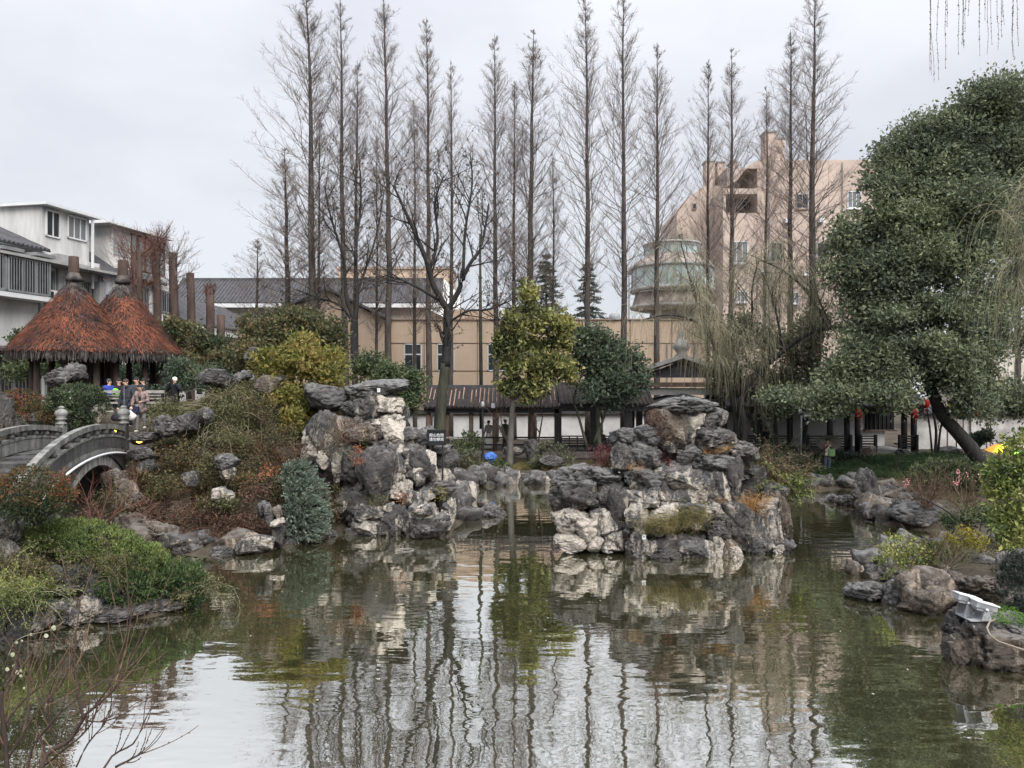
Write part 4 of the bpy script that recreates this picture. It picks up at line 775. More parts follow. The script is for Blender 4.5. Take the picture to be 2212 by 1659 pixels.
for v in [(1579, 1615, 522, 568), (1831, 1859, 414, 449), (1592, 1615, 630, 652), (1700, 1725, 632, 655)]: fwin(tb, *v, Yt - .0, mats=('frame', 'glass_l'), mull=3); block(tb, v[0] - 1, v[1] + 1, v[3] + .3, v[3] + 3, Yt - .25, .3, 'frame', 'window_sill')
for v in [(1720, 1745, 420, 450), (1765, 1790, 525, 560), (1665, 1690, 525, 565), (1840, 1865, 525, 560)]: fwin(tb, *v, Yt, mats=('frame_g', 'glass'), mull=2); block(tb, v[0] - 1, v[1] + 1, v[3] + .3, v[3] + 2.5, Yt - .2, .25, 'beige_g', 'window_sill')
for x_ in (1662, 1752, 1820): block(tb, x_, x_ + 1.6, 350, 760, Yt - .16, .15, 'concrete', 'downpipe')
for x_, y_ in [(1698, 470), (1770, 470), (1640, 580), (1735, 585)]: block(tb, x_, x_ + 12, y_, y_ + 10, Yt - .5, .45, 'plastic_w', 'air_conditioner')
fwin(tb, 1600, 1634, 420, 458, Yt + 2.3, mats=('wood_b', 'glass'), mull=3); block(tb, 1585, 1600, 430, 460, Yt + 2.2, .1, 'dark', 'door')
for y_ in (410, 460, 520, 600): block(tb, 1637, 1929, y_, y_ + .9, Yt - .015, .1, 'beige_g', 'joint')
for x_ in (1700, 1790): block(tb, x_, x_ + .7, 347, 700, Yt - .02, .1, 'beige_g', 'joint')
for (x0, x1, y0, y1) in [(1496, 1504, 440, 452), (1542, 1549, 440, 456), (1465, 1474, 506, 518)]: fwin(tb, x0, x1, y0, y1, 81.9, mats=('rust', 'glass'), mull=1)
wh = thing('white_house', 'pale house wall glimpsed between the camphor and the willow at the far right', 'building', (40, 62, 0)); block(wh, 2120, 2290, 722, 900, 62, 8, 'cream', zb=0)
block(wh, 2116, 2294, 718, 723, 61.7, 8.6, 'concrete', 'parapet'); fwin(wh, 2235, 2262, 745, 790, 61.98)
# ================================================================ covered corridor
co = thing('covered_corridor', 'open garden corridor with brown tiled roof and dark posts along the far bank', 'corridor', (5, 43, 0)); L_ = np.array([5, 43, 0.])
FZ = 1.05
def cb(x0, x1, y0, y1, z0, z1, m, nm, par=None): return B().box(x0 - L_[0], y0 - L_[1], z0, x1 - L_[0], y1 - L_[1], z1).obj(nm, M[m], par or co)
xa, xb, xc, xd = X(918, 43), X(1206, 43), X(1206, 43), X(1408, 43)
cb(xa, xd, 42.4, 46.6, .3, FZ, 'slab', 'floor')
tileroof(co, np.array([xa, 44.6, 4.62]) - L_, np.array([xb, 44.6, 4.62]) - L_, np.array([xb, 42.3, 3.52]) - L_, np.array([xa, 42.3, 3.52]) - L_, 'tile_b', .235, .06, mats_ridge='tile_b')
tileroof(co, np.array([xa, 44.6, 4.62]) - L_, np.array([xb, 44.6, 4.62]) - L_, np.array([xb, 46.9, 3.52]) - L_, np.array([xa, 46.9, 3.52]) - L_, 'tile_b', .235, .06)
tileroof(co, np.array([xc + .02, 44.6, 4.75]) - L_, np.array([xd, 44.6, 4.75]) - L_, np.array([xd, 42.1, 3.72]) - L_, np.array([xc + .02, 42.1, 3.72]) - L_, 'tile_b', .235, .06)
tileroof(co, np.array([xc + .02, 44.6, 4.75]) - L_, np.array([xd, 44.6, 4.75]) - L_, np.array([xd, 46.9, 3.72]) - L_, np.array([xc + .02, 46.9, 3.72]) - L_, 'tile_b', .235, .06)
cb(xa, xb, 44.5, 44.75, 4.55, 4.74, 'tile', 'ridge'); cb(xc + .05, xd, 44.5, 44.75, 4.7, 4.9, 'tile', 'ridge')
# orange mortar showing in the valleys between the rows
b = B()
for k in range(int((xb - xa) / .235)):
    if random.random() < .8:
        x_ = xa + .1175 + .235 * (k + .5); f0, f1 = random.uniform(.02, .3), random.uniform(.5, .97)
        p, q = np.array([x_, 44.6, 4.66]), np.array([x_, 42.3, 3.56]); b.bar(p + (q - p) * f0 - L_, p + (q - p) * f1 - L_, .05, .03)
stuff(b.obj('mortar_lines', M['tile_w'], co))
cb(xa, xb, 42.55, 42.7, 3.2, 3.45, 'wood', 'eave_beam'); cb(xc, xd, 42.4, 42.55, 3.3, 3.62, 'wood', 'eave_beam')
for vx in (926, 966, 1018, 1069, 1148): x_ = X(vx, 42.9); B().tube([(x_ - 5, -.15, FZ), (x_ - 5, -.15, 3.25)], .13, 10).obj('post', M['wood_b'], co, True)
for vx in (1205, 1282, 1357, 1400): x_ = X(vx, 42.8); cb(x_ - .19, x_ + .19, 42.55, 42.95, FZ, 3.4, 'wood', 'post')
for vx in (966, 1069, 1148, 1282): x_ = X(vx, 46); cb(x_ - .12, x_ + .12, 45.9, 46.1, FZ, 3.5, 'wood_b', 'post')
for k, (v0, v1) in enumerate([(930, 1018), (1018, 1100), (1100, 1200)]):
    for z_ in (1.38, 1.78): cb(X(v0, 42.8), X(v1, 42.8), 42.7, 42.8, z_, z_ + .09, 'wood' if k else 'wood_g', 'rail')
for k in range(5): cb(X(1209, 42.8), X(1352, 42.8), 42.62 - .03 * k, 42.68 - .03 * k, 1.36 + .13 * k, 1.43 + .13 * k, 'wood', 'bench_slat')
cb(X(1209, 42.8), X(1352, 42.8), 42.7, 43.1, 1.28, 1.34, 'wood', 'bench_seat')
for k in range(9): x_ = X(1212 + 17 * k, 42.8); cb(x_ - .03, x_ + .03, 42.48, 42.56, 1.1, 1.95, 'wood', 'bench_support')
gw = thing('garden_wall', 'whitewashed garden wall with dark tile coping behind the corridor', 'wall', (5, 54, 0)); L_ = np.array([5, 54, 0.])
cb(X(840, 54), X(1440, 54), 54, 54.3, .2, Z(894, 54), 'white', 'wall', gw); cb(X(840, 54), X(1440, 54), 53.7, 54.6, Z(893.6, 54), Z(886, 54), 'tile', 'coping', gw)
# ---- gate pavilion with gable
gt = thing('gate_pavilion', 'grey gabled gate pavilion with ornate ridge finial behind the willow', 'pavilion', (X(1462, 45), 45, 0)); L_ = np.array([X(1462, 45), 45, 0.])
x0, x1 = -2.1, 2.1; ga = Z(775, 44); ge = Z(812, 44)
for sgn in (-1, 1):
    tileroof(gt, (0, -1.6, ga), (0, 2.5, ga), (sgn * 3.0, 2.5, ge), (sgn * 3.0, -1.6, ge), 'tile', .24, .06)
    b = B(); b.bar((0, -1.65, ga + .12), (sgn * 3.05, -1.65, ge + .1), .16, .22); b.obj('bargeboard', M['concrete'], gt)
    b = B(); b.lathe([(.0, -.3), (.2, -.25), (.24, 0), (.2, .25), (0, .3)], 10, (sgn * 3.05, -1.65, ge + .2)); b.obj('eave_scroll', M['concrete'], gt, True)
b = B(); b.prism([(0, -1.2, ga - .15), (2.6, -1.2, ge - .1), (-2.6, -1.2, ge - .1)], (0, .2, 0)); b.obj('gable', M['tile'], gt)
b = B(); b.lathe([(.35, -.1), (.42, .1), (.25, .3), (.45, .55), (.5, .75), (.3, 1.0), (.12, 1.2), (.16, 1.35), (.05, 1.6), (.02, 2.3), (0, 2.35)], 12, (0, -1.2, ga)); b.obj('ridge_finial', M['concrete'], gt, True)
b = B(); b.box(-2.7, -1.5, Z(836, 44), 2.7, 1.5, Z(826, 44)); b.obj('tile_band', M['wood_b'], gt)
b = B(); b.box(-2.6, -1.35, Z(853, 44), 2.6, -1.15, Z(838, 44)); b.obj('frieze', M['concrete'], gt)
for sgn in (-1, 1):
    b = B(); b.bar((0, -1.6, Z(853, 44)), (sgn * 3.1, -1.6, Z(882, 44)), .14, .2); b.obj('lower_bargeboard', M['tile'], gt)
    tileroof(gt, (0, -1.5, Z(852, 44) - .1), (0, 2.4, Z(852, 44) - .1), (sgn * 3.2, 2.4, Z(882, 44)), (sgn * 3.2, -1.5, Z(882, 44)), 'tile', .24, .06)
    for yy in (-1.2, 1.6): b = B(); b.box(sgn * 2.4 - .16, yy - .16, .9, sgn * 2.4 + .16, yy + .16, Z(880, 44) + .2); b.obj('post', M['wood'], gt)
b = B(); b.lathe([(0, -.2), (.14, -.1), (.17, .05), (.1, .2), (0, .25)], 10, (0, -1.7, Z(862, 44))); b.obj('pendant', M['concrete'], gt, True)
b = B(); b.box(-2.5, -1.4, .3, 2.5, 1.9, 1.05); b.obj('floor', M['slab'], gt)
# ---- waterside hall on the right
hl = thing('waterside_hall', 'dim open hall with dark posts, bench rails and a lattice window at the right', 'hall', (19, 43, 0)); L_ = np.array([19, 43, 0.])
xa, xb = X(1560, 43), X(1982, 43)
cb(xa, xb, 42.2, 47.2, .3, 1.05, 'stone', 'platform', hl); cb(xa, xb, 46.8, 47.1, 1.05, 4.6, 'white', 'back_wall', hl)
cb(X(1869, 46.8), X(1930, 46.8), 46.72, 46.8, Z(928, 46.8), Z(886, 46.8), 'dark', 'lattice_window', hl); cb(X(1866, 46.7), X(1934, 46.7), 46.5, 46.8, Z(931, 46.7), Z(928, 46.7), 'wood_b', 'window_sill', hl)
for k in range(7): x_ = X(1872 + 9 * k, 46.7); cb(x_ - .03, x_ + .03, 46.66, 46.72, Z(927, 46.8), Z(887, 46.8), 'wood', 'lattice_bar', hl)
tileroof(hl, np.array([xa, 44.7, 5.15]) - L_, np.array([xb, 44.7, 5.15]) - L_, np.array([xb, 41.9, 3.62]) - L_, np.array([xa, 41.9, 3.62]) - L_, 'tile', .25, .065)
tileroof(hl, np.array([xa, 44.7, 5.15]) - L_, np.array([xb, 44.7, 5.15]) - L_, np.array([xb, 47.5, 3.62]) - L_, np.array([xa, 47.5, 3.62]) - L_, 'tile', .25, .065)
cb(xa, xb, 44.6, 44.85, 5.1, 5.3, 'tile', 'ridge', hl); cb(xa, xb, 42.3, 42.5, 3.2, 3.6, 'wood', 'eave_beam', hl)
cb(xa, xb, 42.3, 47.3, 3.62, 3.68, 'wood', 'ceiling_boards', hl)
for vx in (1589, 1640, 1705, 1735, 1791, 1828, 1851, 1951, 1972): x_ = X(vx, 42.7); B().tube([(x_ - 19, -.4, 1.05), (x_ - 19, -.4, 3.3)], .16, 10).obj('post', M['wood'], hl, True)
for v0, v1 in [(1600, 1700), (1739, 1831), (1852, 1884), (1936, 1972)]:
    for k in range(5): cb(X(v0, 42.6), X(v1, 42.6), 42.3 - .03 * k, 42.37 - .03 * k, 1.34 + .14 * k, 1.41 + .14 * k, 'wood', 'bench_slat', hl)
    cb(X(v0, 42.6), X(v1, 42.6), 42.4, 42.85, 1.45, 1.52, 'wood', 'bench_seat', hl)
    for v_ in (v0, v1): x_ = X(v_, 42.6); cb(x_ - .06, x_ + .06, 42.1, 42.3, 1.05, 2.02, 'wood', 'bench_end', hl)
for k in range(3): cb(X(1895, 42), X(1935, 42), 41.2 + .33 * k, 41.9 + .33 * k, .4, .55 + .18 * k, 'slab', 'step', hl)
ww = thing('plaster_wall', 'stained white plaster wall with tiled coping right of the hall', 'wall', (26, 45.4, 0)); L_ = np.array([26, 45.4, 0.])
cb(X(1976, 45.4), X(2330, 45.4), 45.4, 45.8, .2, Z(897, 45.4), 'white_s', 'wall', ww); cb(X(1974, 45.4), X(2330, 45.4), 45.15, 46.05, Z(897, 45.4), Z(893, 45.4), 'tile', 'coping', ww)
tileroof(ww, np.array([X(1976, 45.4), 45.6, Z(880, 45.4)]) - L_, np.array([X(2330, 45.4), 45.6, Z(880, 45.4)]) - L_, np.array([X(2330, 45.4), 45.0, Z(893, 45.4)]) - L_, np.array([X(1976, 45.4), 45.0, Z(893, 45.4)]) - L_, 'tile', .22, .055)
for v_ in (2103,): cb(X(v_ - 6, 45.3), X(v_ + 6, 45.3), 45.25, 45.4, .3, Z(893, 45.3), 'white_s', 'pier', ww)
# ================================================================ trees and planting
def px(P): P = np.asarray(P); return CX + P[..., 0] / P[..., 1] * FP, CY - (P[..., 2] - EYE) / P[..., 1] * FP
def lobe(vx, vy, rx, ry, Y, dep=.9):
    s = Y / FP; return at(vx, vy, Y), np.array([rx * s, max(rx, ry) * s * dep, ry * s])
def sublobes(lobes, k, core=.66):
    'break every lobe into a core and k smaller knots on its surface'
    out = []
    for c, rd in lobes:
        out.append((c, rd * core))
        for _ in range(k):
            d = nrm(rng.normal(0, 1, 3) + np.array([0, -.15, .25])); f = rng.uniform(.36, .60); out.append((c + d * rd * rng.uniform(.5, .8), np.maximum(rd * f, .12) * rng.uniform(.8, 1.2, 3)))
    return out
def foliage(par, lobes, mk, dens=5., per=13, size=.15, sig=.16, asp=.5, inner=.55, up=.25, droop=.1, name='crown', low=-1., keep=None, split=0, core=.66):
    'leaf clumps through ellipsoid lobes; one mesh'
    if split: lobes = sublobes(lobes, split, core)
    Ps, As, org = [], [], np.array(par.location) if par is not None else np.zeros(3)
    for c, rd in lobes:
        area = 4 * math.pi * ((rd[0] * rd[1]) ** 1.6 / 3 + (rd[0] * rd[2]) ** 1.6 / 3 + (rd[1] * rd[2]) ** 1.6 / 3) ** (1 / 1.6)
        n = max(8, int(area * dens)); d = nrm(rng.normal(0, 1, (n, 3))); d = d[d[:, 2] > low]; n = len(d)
        q = rng.uniform(inner ** 3, 1, n) ** (1 / 3); wob = 1 + .22 * pn(d * 1.9 + c * .7 + 11) + .12 * pn(d * 4.3 + c)
        cc = c + d * rd * (q * wob)[:, None]
        k = rng.poisson(per * 1.35, n); idx = np.repeat(np.arange(n), k); m = len(idx)
        Ps.append(cc[idx] + rng.normal(0, 1, (m, 3)) * sig * np.array([1, 1, .75])); o_ = nrm(d / rd)
        As.append(o_[idx] * .55 + rng.normal(0, .6, (m, 3)) + np.array([0, 0, up - droop]))
    P = np.concatenate(Ps); A = np.concatenate(As)
    if keep is not None: k = keep(P); P, A = P[k], A[k]
    V, F_ = leafq(P - org, A, 1.18 * size * rng.uniform(.45, 1.35, len(P)), asp)
    return B().add(V, F_).obj(name, LF[mk], par)
def path(par, pts, r0, r1, mk, n=8, name='trunk', wig=.03):
    'limb along layout points (vx, vy, Y)'
    org = np.array(par.location); P = np.array([at(*p) for p in pts]); t = np.linspace(0, len(P) - 1, (len(P) - 1) * 4 + 1)
    i = np.minimum(t.astype(int), len(P) - 2); f = (t - i)[:, None]; Pm, Pn = P[np.maximum(i - 1, 0)], P[np.minimum(i + 2, len(P) - 1)]; a, b_ = P[i], P[i + 1]
    Q = .5 * (2 * a + (b_ - Pm) * f + (2 * Pm - 5 * a + 4 * b_ - Pn) * f ** 2 + (-Pm + 3 * a - 3 * b_ + Pn) * f ** 3) + rng.normal(0, wig * r0, (len(t), 3))
    r = np.linspace(r0, r1, len(Q)); B().tube(Q - org, r, n).obj(name, M[mk], par, True); return Q, r
def stems(par, base, n, L, spread, r0=.012, mk='twig_b', name='stems', up=.05, wander=.12, sub=3, nseg=5, lo=.2):
    org = np.array(par.location); d = nrm(np.stack([rng.normal(0, spread, n), rng.normal(0, spread, n), np.ones(n)], 1))
    P, r = grow(np.asarray(base) + rng.normal(0, .06, (n, 3)) * (1, 1, .2), d, L * rng.uniform(.6, 1.1, n), np.full(n, r0), np.full(n, r0 * .35), nseg, up, wander); b = B()
    V, F_ = tubes(P - org, r, 4); b.add(V, F_)
    if sub:
        p, T, rr, _ = along(P, r, sub, lo); P2, r2 = grow(p, side(T, .4, .9), L * rng.uniform(.15, .45, len(p)), rr * .7, rr * .25, 3, up, wander); V, F_ = tubes(P2 - org, r2, 3); b.add(V, F_)
    return b.obj(name, M[mk], par), P
# ---------------------------------------------------------------- bare dawn redwoods
def redwood_variant(seed):
    global rng
    rng = np.random.default_rng(seed); h = 27.; zt = np.linspace(0, h, 14); dr = np.cumsum(np.cumsum(rng.normal(0, .022, (14, 2)), 0) * .6 + rng.normal(0, .03, (14, 2)), 0); dr -= dr[:1]; dr -= np.linspace(0, 1, 14)[:, None] * dr[-1:]
    tp = np.column_stack([dr, zt]); tr = .235 * (1 - zt / h) ** .85 + .010
    b = B(); b.tube(tp, tr, 9); tm = b.mesh('trunk', True)
    n = int(rng.integers(135, 185)); t = np.sort(rng.uniform(0, 1, n) ** rng.uniform(.95, 1.2)); z = 8.2 + t * 18.5; p = np.column_stack([np.interp(z, zt, dr[:, 0]), np.interp(z, zt, dr[:, 1]), z])
    az = np.arange(n) * 2.399 + rng.normal(0, .4, n); ang = np.radians(50 - 13 * t + rng.normal(0, 9, n))
    D = np.column_stack([np.cos(az) * np.sin(ang), np.sin(az) * np.sin(ang), np.cos(ang)])
    L = (.37 * (27 - z) * (.30 + .70 * sm(0, .42, t)) + .2) * rng.uniform(.5, 1.1, n) * np.where(rng.uniform(0, 1, n) < .08, .45, 1) * (1 + .25 * np.cos(az - rng.uniform(0, 6.28)))
    R0 = .011 + .022 * (1 - t) * rng.uniform(.6, 1.2, n)
    P, r = grow(p, D, L, R0, np.full(n, .004), 7, .06, .085); b = B(); V, F_ = tubes(P, r, 3); b.add(V, F_)
    p2, T2, rr, tt = along(P, r, 13, .12); P2, r2 = grow(p2, side(T2, .25, .75), np.repeat(L, 13) * (1.05 - tt) * rng.uniform(.2, .55, len(p2)) + .06, np.minimum(rr * .6, .0068), np.full(len(p2), .0028), 3, .12, .14); V, F_ = tubes(P2, r2, 3); b.add(V, F_)
    p3, T3, rr, _ = along(P2, r2, 3, .2); P3, r3 = grow(p3, side(T3, .3, .9), np.minimum(rng.uniform(.10, .42, len(p3)), .06 + .10 * (27 - p3[:, 2])), np.full(len(p3), .0036), np.full(len(p3), .0024), 2, .1, .22); V, F_ = tubes(P3, r3, 3); b.add(V, F_)
    cm = b.mesh('crown'); tm.materials.append(M['bark']); cm.materials.append(M['twig']); return tm, cm
RW = [redwood_variant(40 + i) for i in range(6)]
rng = np.random.default_rng(11)
_ord = ['first', 'second', 'third', 'fourth', 'fifth', 'sixth', 'seventh', 'eighth', 'ninth', 'tenth', 'eleventh', 'twelfth', 'thirteenth', 'fourteenth', 'fifteenth', 'sixteenth', 'seventeenth', 'eighteenth', 'nineteenth', 'twentieth', 'twenty-first', 'twenty-second', 'twenty-third', 'twenty-fourth']
RWT = sorted([(682, 660, -34, 50, 1.18), (689, 690, 235, 51, .8), (748, 735, -14, 50.5, .92), (764, 772, 130, 52, .9), (840, 828, -30, 49.5, .95), (897, 893, 215, 53, .75), (926, 921, 36, 50, .9), (974, 976, 128, 52, .8), (1070, 1068, 72, 51, .9),
 (1111, 1108, 175, 53, .8), (1150, 1147, 62, 50, 1.2), (1270, 1264, -14, 49, .92), (1349, 1352, -26, 49.5, .92), (1420, 1421, 92, 50.5, .95), (1529, 1531, 130, 53, .75), (1573, 1580, 102, 51, .95), (1708, 1711, 66, 51.5, 1.0), (1756, 1761, -24, 50, 1.18), (618, 614, 318, 52, 1.55),
 (556, 557, 515, 58, 1.2), (812, 810, 290, 54, .7), (1196, 1193, 330, 55, .8), (2196, 2200, 165, 60, 1.0), (1650, 1655, 185, 56, .8)])
for i, (xb_, xt_, yt_, Y, w) in enumerate(RWT):
    za = Z(yt_, Y); h = za - .8; s = h / 27.
    t = thing('redwood_tree', 'bare dawn redwood with a tapering twiggy crown, %s redwood from the left' % _ord[i], 'tree', (X(xb_, Y), Y, .8), group='bare dawn redwoods behind the corridor')
    lean = math.atan2((X(xt_, Y) - X(xb_, Y)), h)
    tm, cm = RW[(i * 5) % 6]
    for nm, me in (('trunk', tm), ('crown', cm)):
        o = bpy.data.objects.new(nm, me); C.objects.link(o); o.parent = t
        if nm == 'crown': o.scale = (1.16, 1.16, 1)
    t.scale = (w * max(s, .8) * 1.05, w * max(s, .8) * 1.05, s); t.rotation_euler = (0, lean, (i * 1.7) % 6.28 if abs(lean) < .004 else 0)
# thin grey-green pole among them
q = at(1038, 845, 50); b = B(); b.tube([at(1040, 860, 50) - (0, 0, 2), at(1038, 690, 50), at(1037, 505, 50)], [.13, .11, .06], 8); tag(b.obj('bare_pole_trunk', M['bark_moss'], smooth=True), 'thin branchless mossy trunk between the forked tree and the magnolia', 'trunk')
# ---------------------------------------------------------------- leafless broad trees with withered leaves
def bare_tree(name, label, paths, mk, n2=16, L2=2.6, n3=7, leaf=None, nleaf=0, lsize=.12, twig='bark_d', r2=.03, group=None, up=.06, lw=.11, limb_mk=None):
    p0 = at(*paths[0][0][0]); t = thing(name, label, 'tree', p0, group=group); b = B(); org = np.array(t.location); ends = []
    for k, (pts, r0, r1) in enumerate(paths):
        Q, r = path(t, pts, r0, r1, mk, name='trunk' if k == 0 else 'limb')
        if k == 0 and len(paths) > 1: mk = limb_mk or mk; continue
        P, T, rr, _ = along(Q[None], r[None], n2, .2); ends.append((P, T, rr))
    P = np.concatenate([e[0] for e in ends]); T = np.concatenate([e[1] for e in ends]); rr = np.concatenate([e[2] for e in ends]); n = len(P)
    P2, q2 = grow(P, side(T, .4, 1.1), L2 * rng.uniform(.4, 1.1, n), np.minimum(rr * .6, r2), np.full(n, .008), 7, up, lw); V, F_ = tubes(P2 - org, q2, 4); b.add(V, F_)
    p3, T3, rr3, _ = along(P2, q2, n3, .15); P3, q3 = grow(p3, side(T3, .4, 1.1), L2 * rng.uniform(.12, .42, len(p3)), np.minimum(rr3 * .7, .014), np.full(len(p3), .005), 4, up * .5, .18); V, F_ = tubes(P3 - org, q3, 3); b.add(V, F_)
    p4, T4, _, _ = along(P3, q3, 3, .3); P4, q4 = grow(p4, side(T4, .4, 1.1), rng.uniform(.1, .35, len(p4)), np.full(len(p4), .006), np.full(len(p4), .004), 2, 0, .2); V, F_ = tubes(P4 - org, q4, 3); b.add(V, F_)
    b.obj('crown', M[twig], t)
    if nleaf:
        pl, _, _, _ = along(P3, q3, 3, .3); pl = pl[rng.permutation(len(pl))[:nleaf]]; V, F_ = leafq(pl - org - (0, 0, .05), rng.normal(0, .5, pl.shape) + (0, 0, -.8), lsize * rng.uniform(.6, 1.2, len(pl)), .7); B().add(V, F_).obj('withered_leaves', LF[leaf], t)
    return t
bare_tree('forked_tree', 'dark forked bare tree with mossy lower trunk and withered leaves by the sign', [([(946, 968, 38.5), (952, 880, 38.5), (963, 785, 38.5)], .30, .235), ([(962.5, 792, 38.5), (966, 720, 38.5), (967, 664, 38.5)], .235, .20),
  ([(966, 668, 38.5), (938, 620, 38.4), (920, 560, 38.1), (895, 500, 38), (868, 440, 37.8), (850, 400, 37.6)], .17, .04), ([(967, 670, 38.5), (990, 630, 38.3), (1012, 575, 38), (1040, 530, 38), (1056, 440, 38)], .16, .04),
  ([(925, 590, 38.2), (945, 520, 38.3), (940, 440, 38.6), (958, 380, 38.6)], .09, .03), ([(1000, 600, 38.2), (1005, 500, 38.6), (1020, 400, 39), (1015, 330, 39)], .09, .025), ([(966, 700, 38.5), (1010, 672, 38), (1060, 668, 37.6), (1120, 640, 37.2)], .07, .02), ([(950, 650, 38.5), (900, 620, 39), (860, 600, 39.4), (800, 560, 39.5)], .08, .02)], 'bark_moss', 11, 3.0, 7, 'dryleaf', 3600, .13, r2=.045, limb_mk='bark_d')
bare_tree('spreading_tree', 'dark spreading bare tree with withered leaves left of the forked tree', [([(766, 790, 43), (764, 720, 43), (766, 690, 43)], .22, .18), ([(766, 695, 43), (748, 640, 43), (742, 560, 42.8), (715, 470, 42.5), (700, 400, 42.4)], .13, .03), ([(766, 695, 43), (772, 640, 43), (768, 540, 43.2), (780, 440, 43.4), (775, 330, 43.4)], .14, .03),
  ([(764, 700, 43), (735, 660, 42.6), (680, 640, 42), (640, 625, 41.7)], .09, .02), ([(768, 640, 43), (790, 580, 43.5), (815, 500, 44), (830, 410, 44)], .09, .025)], 'bark_d', 10, 3.0, 6, 'dryleaf', 3000, .14, r2=.045)
# small bare tree by the corridor and reddish one
bare_tree('small_bare_tree', 'small leafless shrub-tree with curving stems in front of the corridor', [([(1108, 1000, 40), (1098, 960, 40), (1075, 920, 40)], .06, .03), ([(1108, 1000, 40), (1100, 955, 40), (1068, 905, 40), (1050, 880, 40)], .05, .015), ([(1105, 985, 40), (1090, 940, 40.2), (1082, 900, 40.4), (1090, 868, 40.4)], .05, .012)], 'bark_grey', 8, 1.2, 4, twig='twig_b', r2=.015)
bare_tree('crooked_bare_tree', 'crooked leafless tree between the lamp post and the dark bench', [([(1158, 985, 40.5), (1166, 935, 40.5), (1172, 900, 40.5)], .06, .03), ([(1166, 935, 40.5), (1150, 910, 40.5), (1140, 880, 40.5)], .04, .012), ([(1172, 900, 40.5), (1168, 870, 40.6), (1175, 845, 40.6)], .035, .01)], 'bark_red', 8, 1.1, 4, twig='twig_b', r2=.014)
# ---------------------------------------------------------------- pollarded trunks by the flats
for i, (vx, yt_, Y, r_, tw, hh) in enumerate([(297, 546, 41, .26, 'twig_r', 100), (339, 513, 42, .20, 'twig_r', 60), (375, 546, 42.5, .22, 'twig', 80), (412, 590, 43, .21, None, 0), (453, 619, 43.5, .22, 'twig_r', 16), (476, 680, 44, .22, None, 0)]):
    zt = Z(yt_, Y); t = thing('pollarded_tree', ['pollarded trunk with a burst of rusty red twigs nearest the pavilions', 'tall pollarded trunk with red twigs, second from the pavilions', 'pollarded trunk with a tall grey twig crown above the flats annex', 'bare cut-off trunk without twigs between two twiggy ones', 'short cut-off trunk with a few red shoots', 'lowest cut-off trunk at the right end of the pollarded row'][i], 'tree', (X(vx, Y), Y, .9), group='pollarded trunks by the flats')
    b = B(); zz_ = np.linspace(0, zt - .9, 8); b.tube(np.column_stack([.04 * np.sin(zz_), .03 * np.cos(zz_), zz_]), np.linspace(r_ * 1.15, r_, 8), 10); b.obj('trunk', M['bark_red'], t, True)
    if tw:
        n = 70; z_ = zt - .9 - rng.uniform(0, 1, n) ** 1.3 * 2.6 * (hh / 80) ; az = rng.uniform(0, 6.28, n); P, r2 = grow(np.column_stack([np.cos(az) * r_ * .8, np.sin(az) * r_ * .8, z_]), np.column_stack([np.cos(az), np.sin(az), rng.uniform(.2, 1.2, n)]), rng.uniform(.35, 1., n) * hh / 80 * 2.0, np.full(n, .02), np.full(n, .006), 5, .12, .15)
        b = B(); V, F_ = tubes(P, r2, 3); b.add(V, F_); p, T, rr, _ = along(P, r2, 6, .2); P3, r3 = grow(p, side(T), rng.uniform(.2, .6, len(p)) * hh / 80, np.full(len(p), .008), np.full(len(p), .005), 3, .1, .2); V, F_ = tubes(P3, r3, 3); b.add(V, F_); b.obj('crown', M[tw], t)
# ---------------------------------------------------------------- evergreens on the hill and the far bank
def bush(name, label, lobes, mk, stem=None, cat='shrub', group=None, **k):
    L_ = [lobe(*l) for l in lobes]; c = np.mean([l[0] for l in L_], 0); zb = min(l[0][2] - l[1][2] for l in L_)
    t = thing(name, label, cat, stem[0] if stem else (c[0], c[1], max(zb, g1(c[0], c[1]) - .1) if zb < g1(c[0], c[1]) + .5 else zb), group=group)
    foliage(t, L_, mk, **k)
    return t
def evergreen(name, label, lobes, mk, trunks, bark='bark_d', cat='tree', split=6, **k):
    L_ = [lobe(*l) for l in lobes]; t = thing(name, label, cat, at(*trunks[0][0][0]))
    for i, (pts, r0, r1) in enumerate(trunks): path(t, pts, r0, r1, bark, name='trunk' if i == 0 else 'limb')
    foliage(t, L_, mk, split=split, **k); return t
evergreen('osmanthus_tree', 'wide dark evergreen dome with bronze tips behind the yellow shrub', [(560, 725, 62, 52, 33.5), (640, 715, 80, 45, 33.8), (715, 730, 52, 55, 33.5), (590, 770, 70, 40, 33)], 'osman', [([(630, 850, 33.5), (632, 780, 33.5), (640, 740, 33.5)], .12, .06)], dens=9, per=12, size=.15)
evergreen('yellow_shrub_tree', 'yellow-green rounded small tree on top of the cliff', [(655, 785, 88, 52, 28.5), (600, 800, 52, 45, 28.2), (715, 810, 50, 48, 28.2), (645, 750, 50, 30, 28.8), (660, 870, 45, 35, 27.6), (640, 905, 35, 28, 27.2), (600, 850, 45, 25, 28)], 'yellow', [([(642, 890, 28.2), (648, 840, 28.3), (655, 800, 28.4)], .06, .03), ([(650, 850, 28.3), (625, 815, 28.3), (600, 800, 28.3)], .04, .02), ([(650, 855, 28.3), (685, 820, 28.3), (700, 800, 28.3)], .04, .02)], dens=9, per=9, size=.15, sig=.13, asp=.45, inner=.35)
evergreen('loquat_shrub', 'mid-green shrubby tree between the cliff cap and the beige building', [(800, 795, 45, 35, 32.5), (855, 820, 48, 35, 32), (890, 850, 35, 50, 31.5), (840, 860, 55, 45, 31.8)], 'shrub', [([(860, 920, 32), (850, 860, 32), (845, 830, 32)], .08, .04)], dens=9, per=12, size=.14)
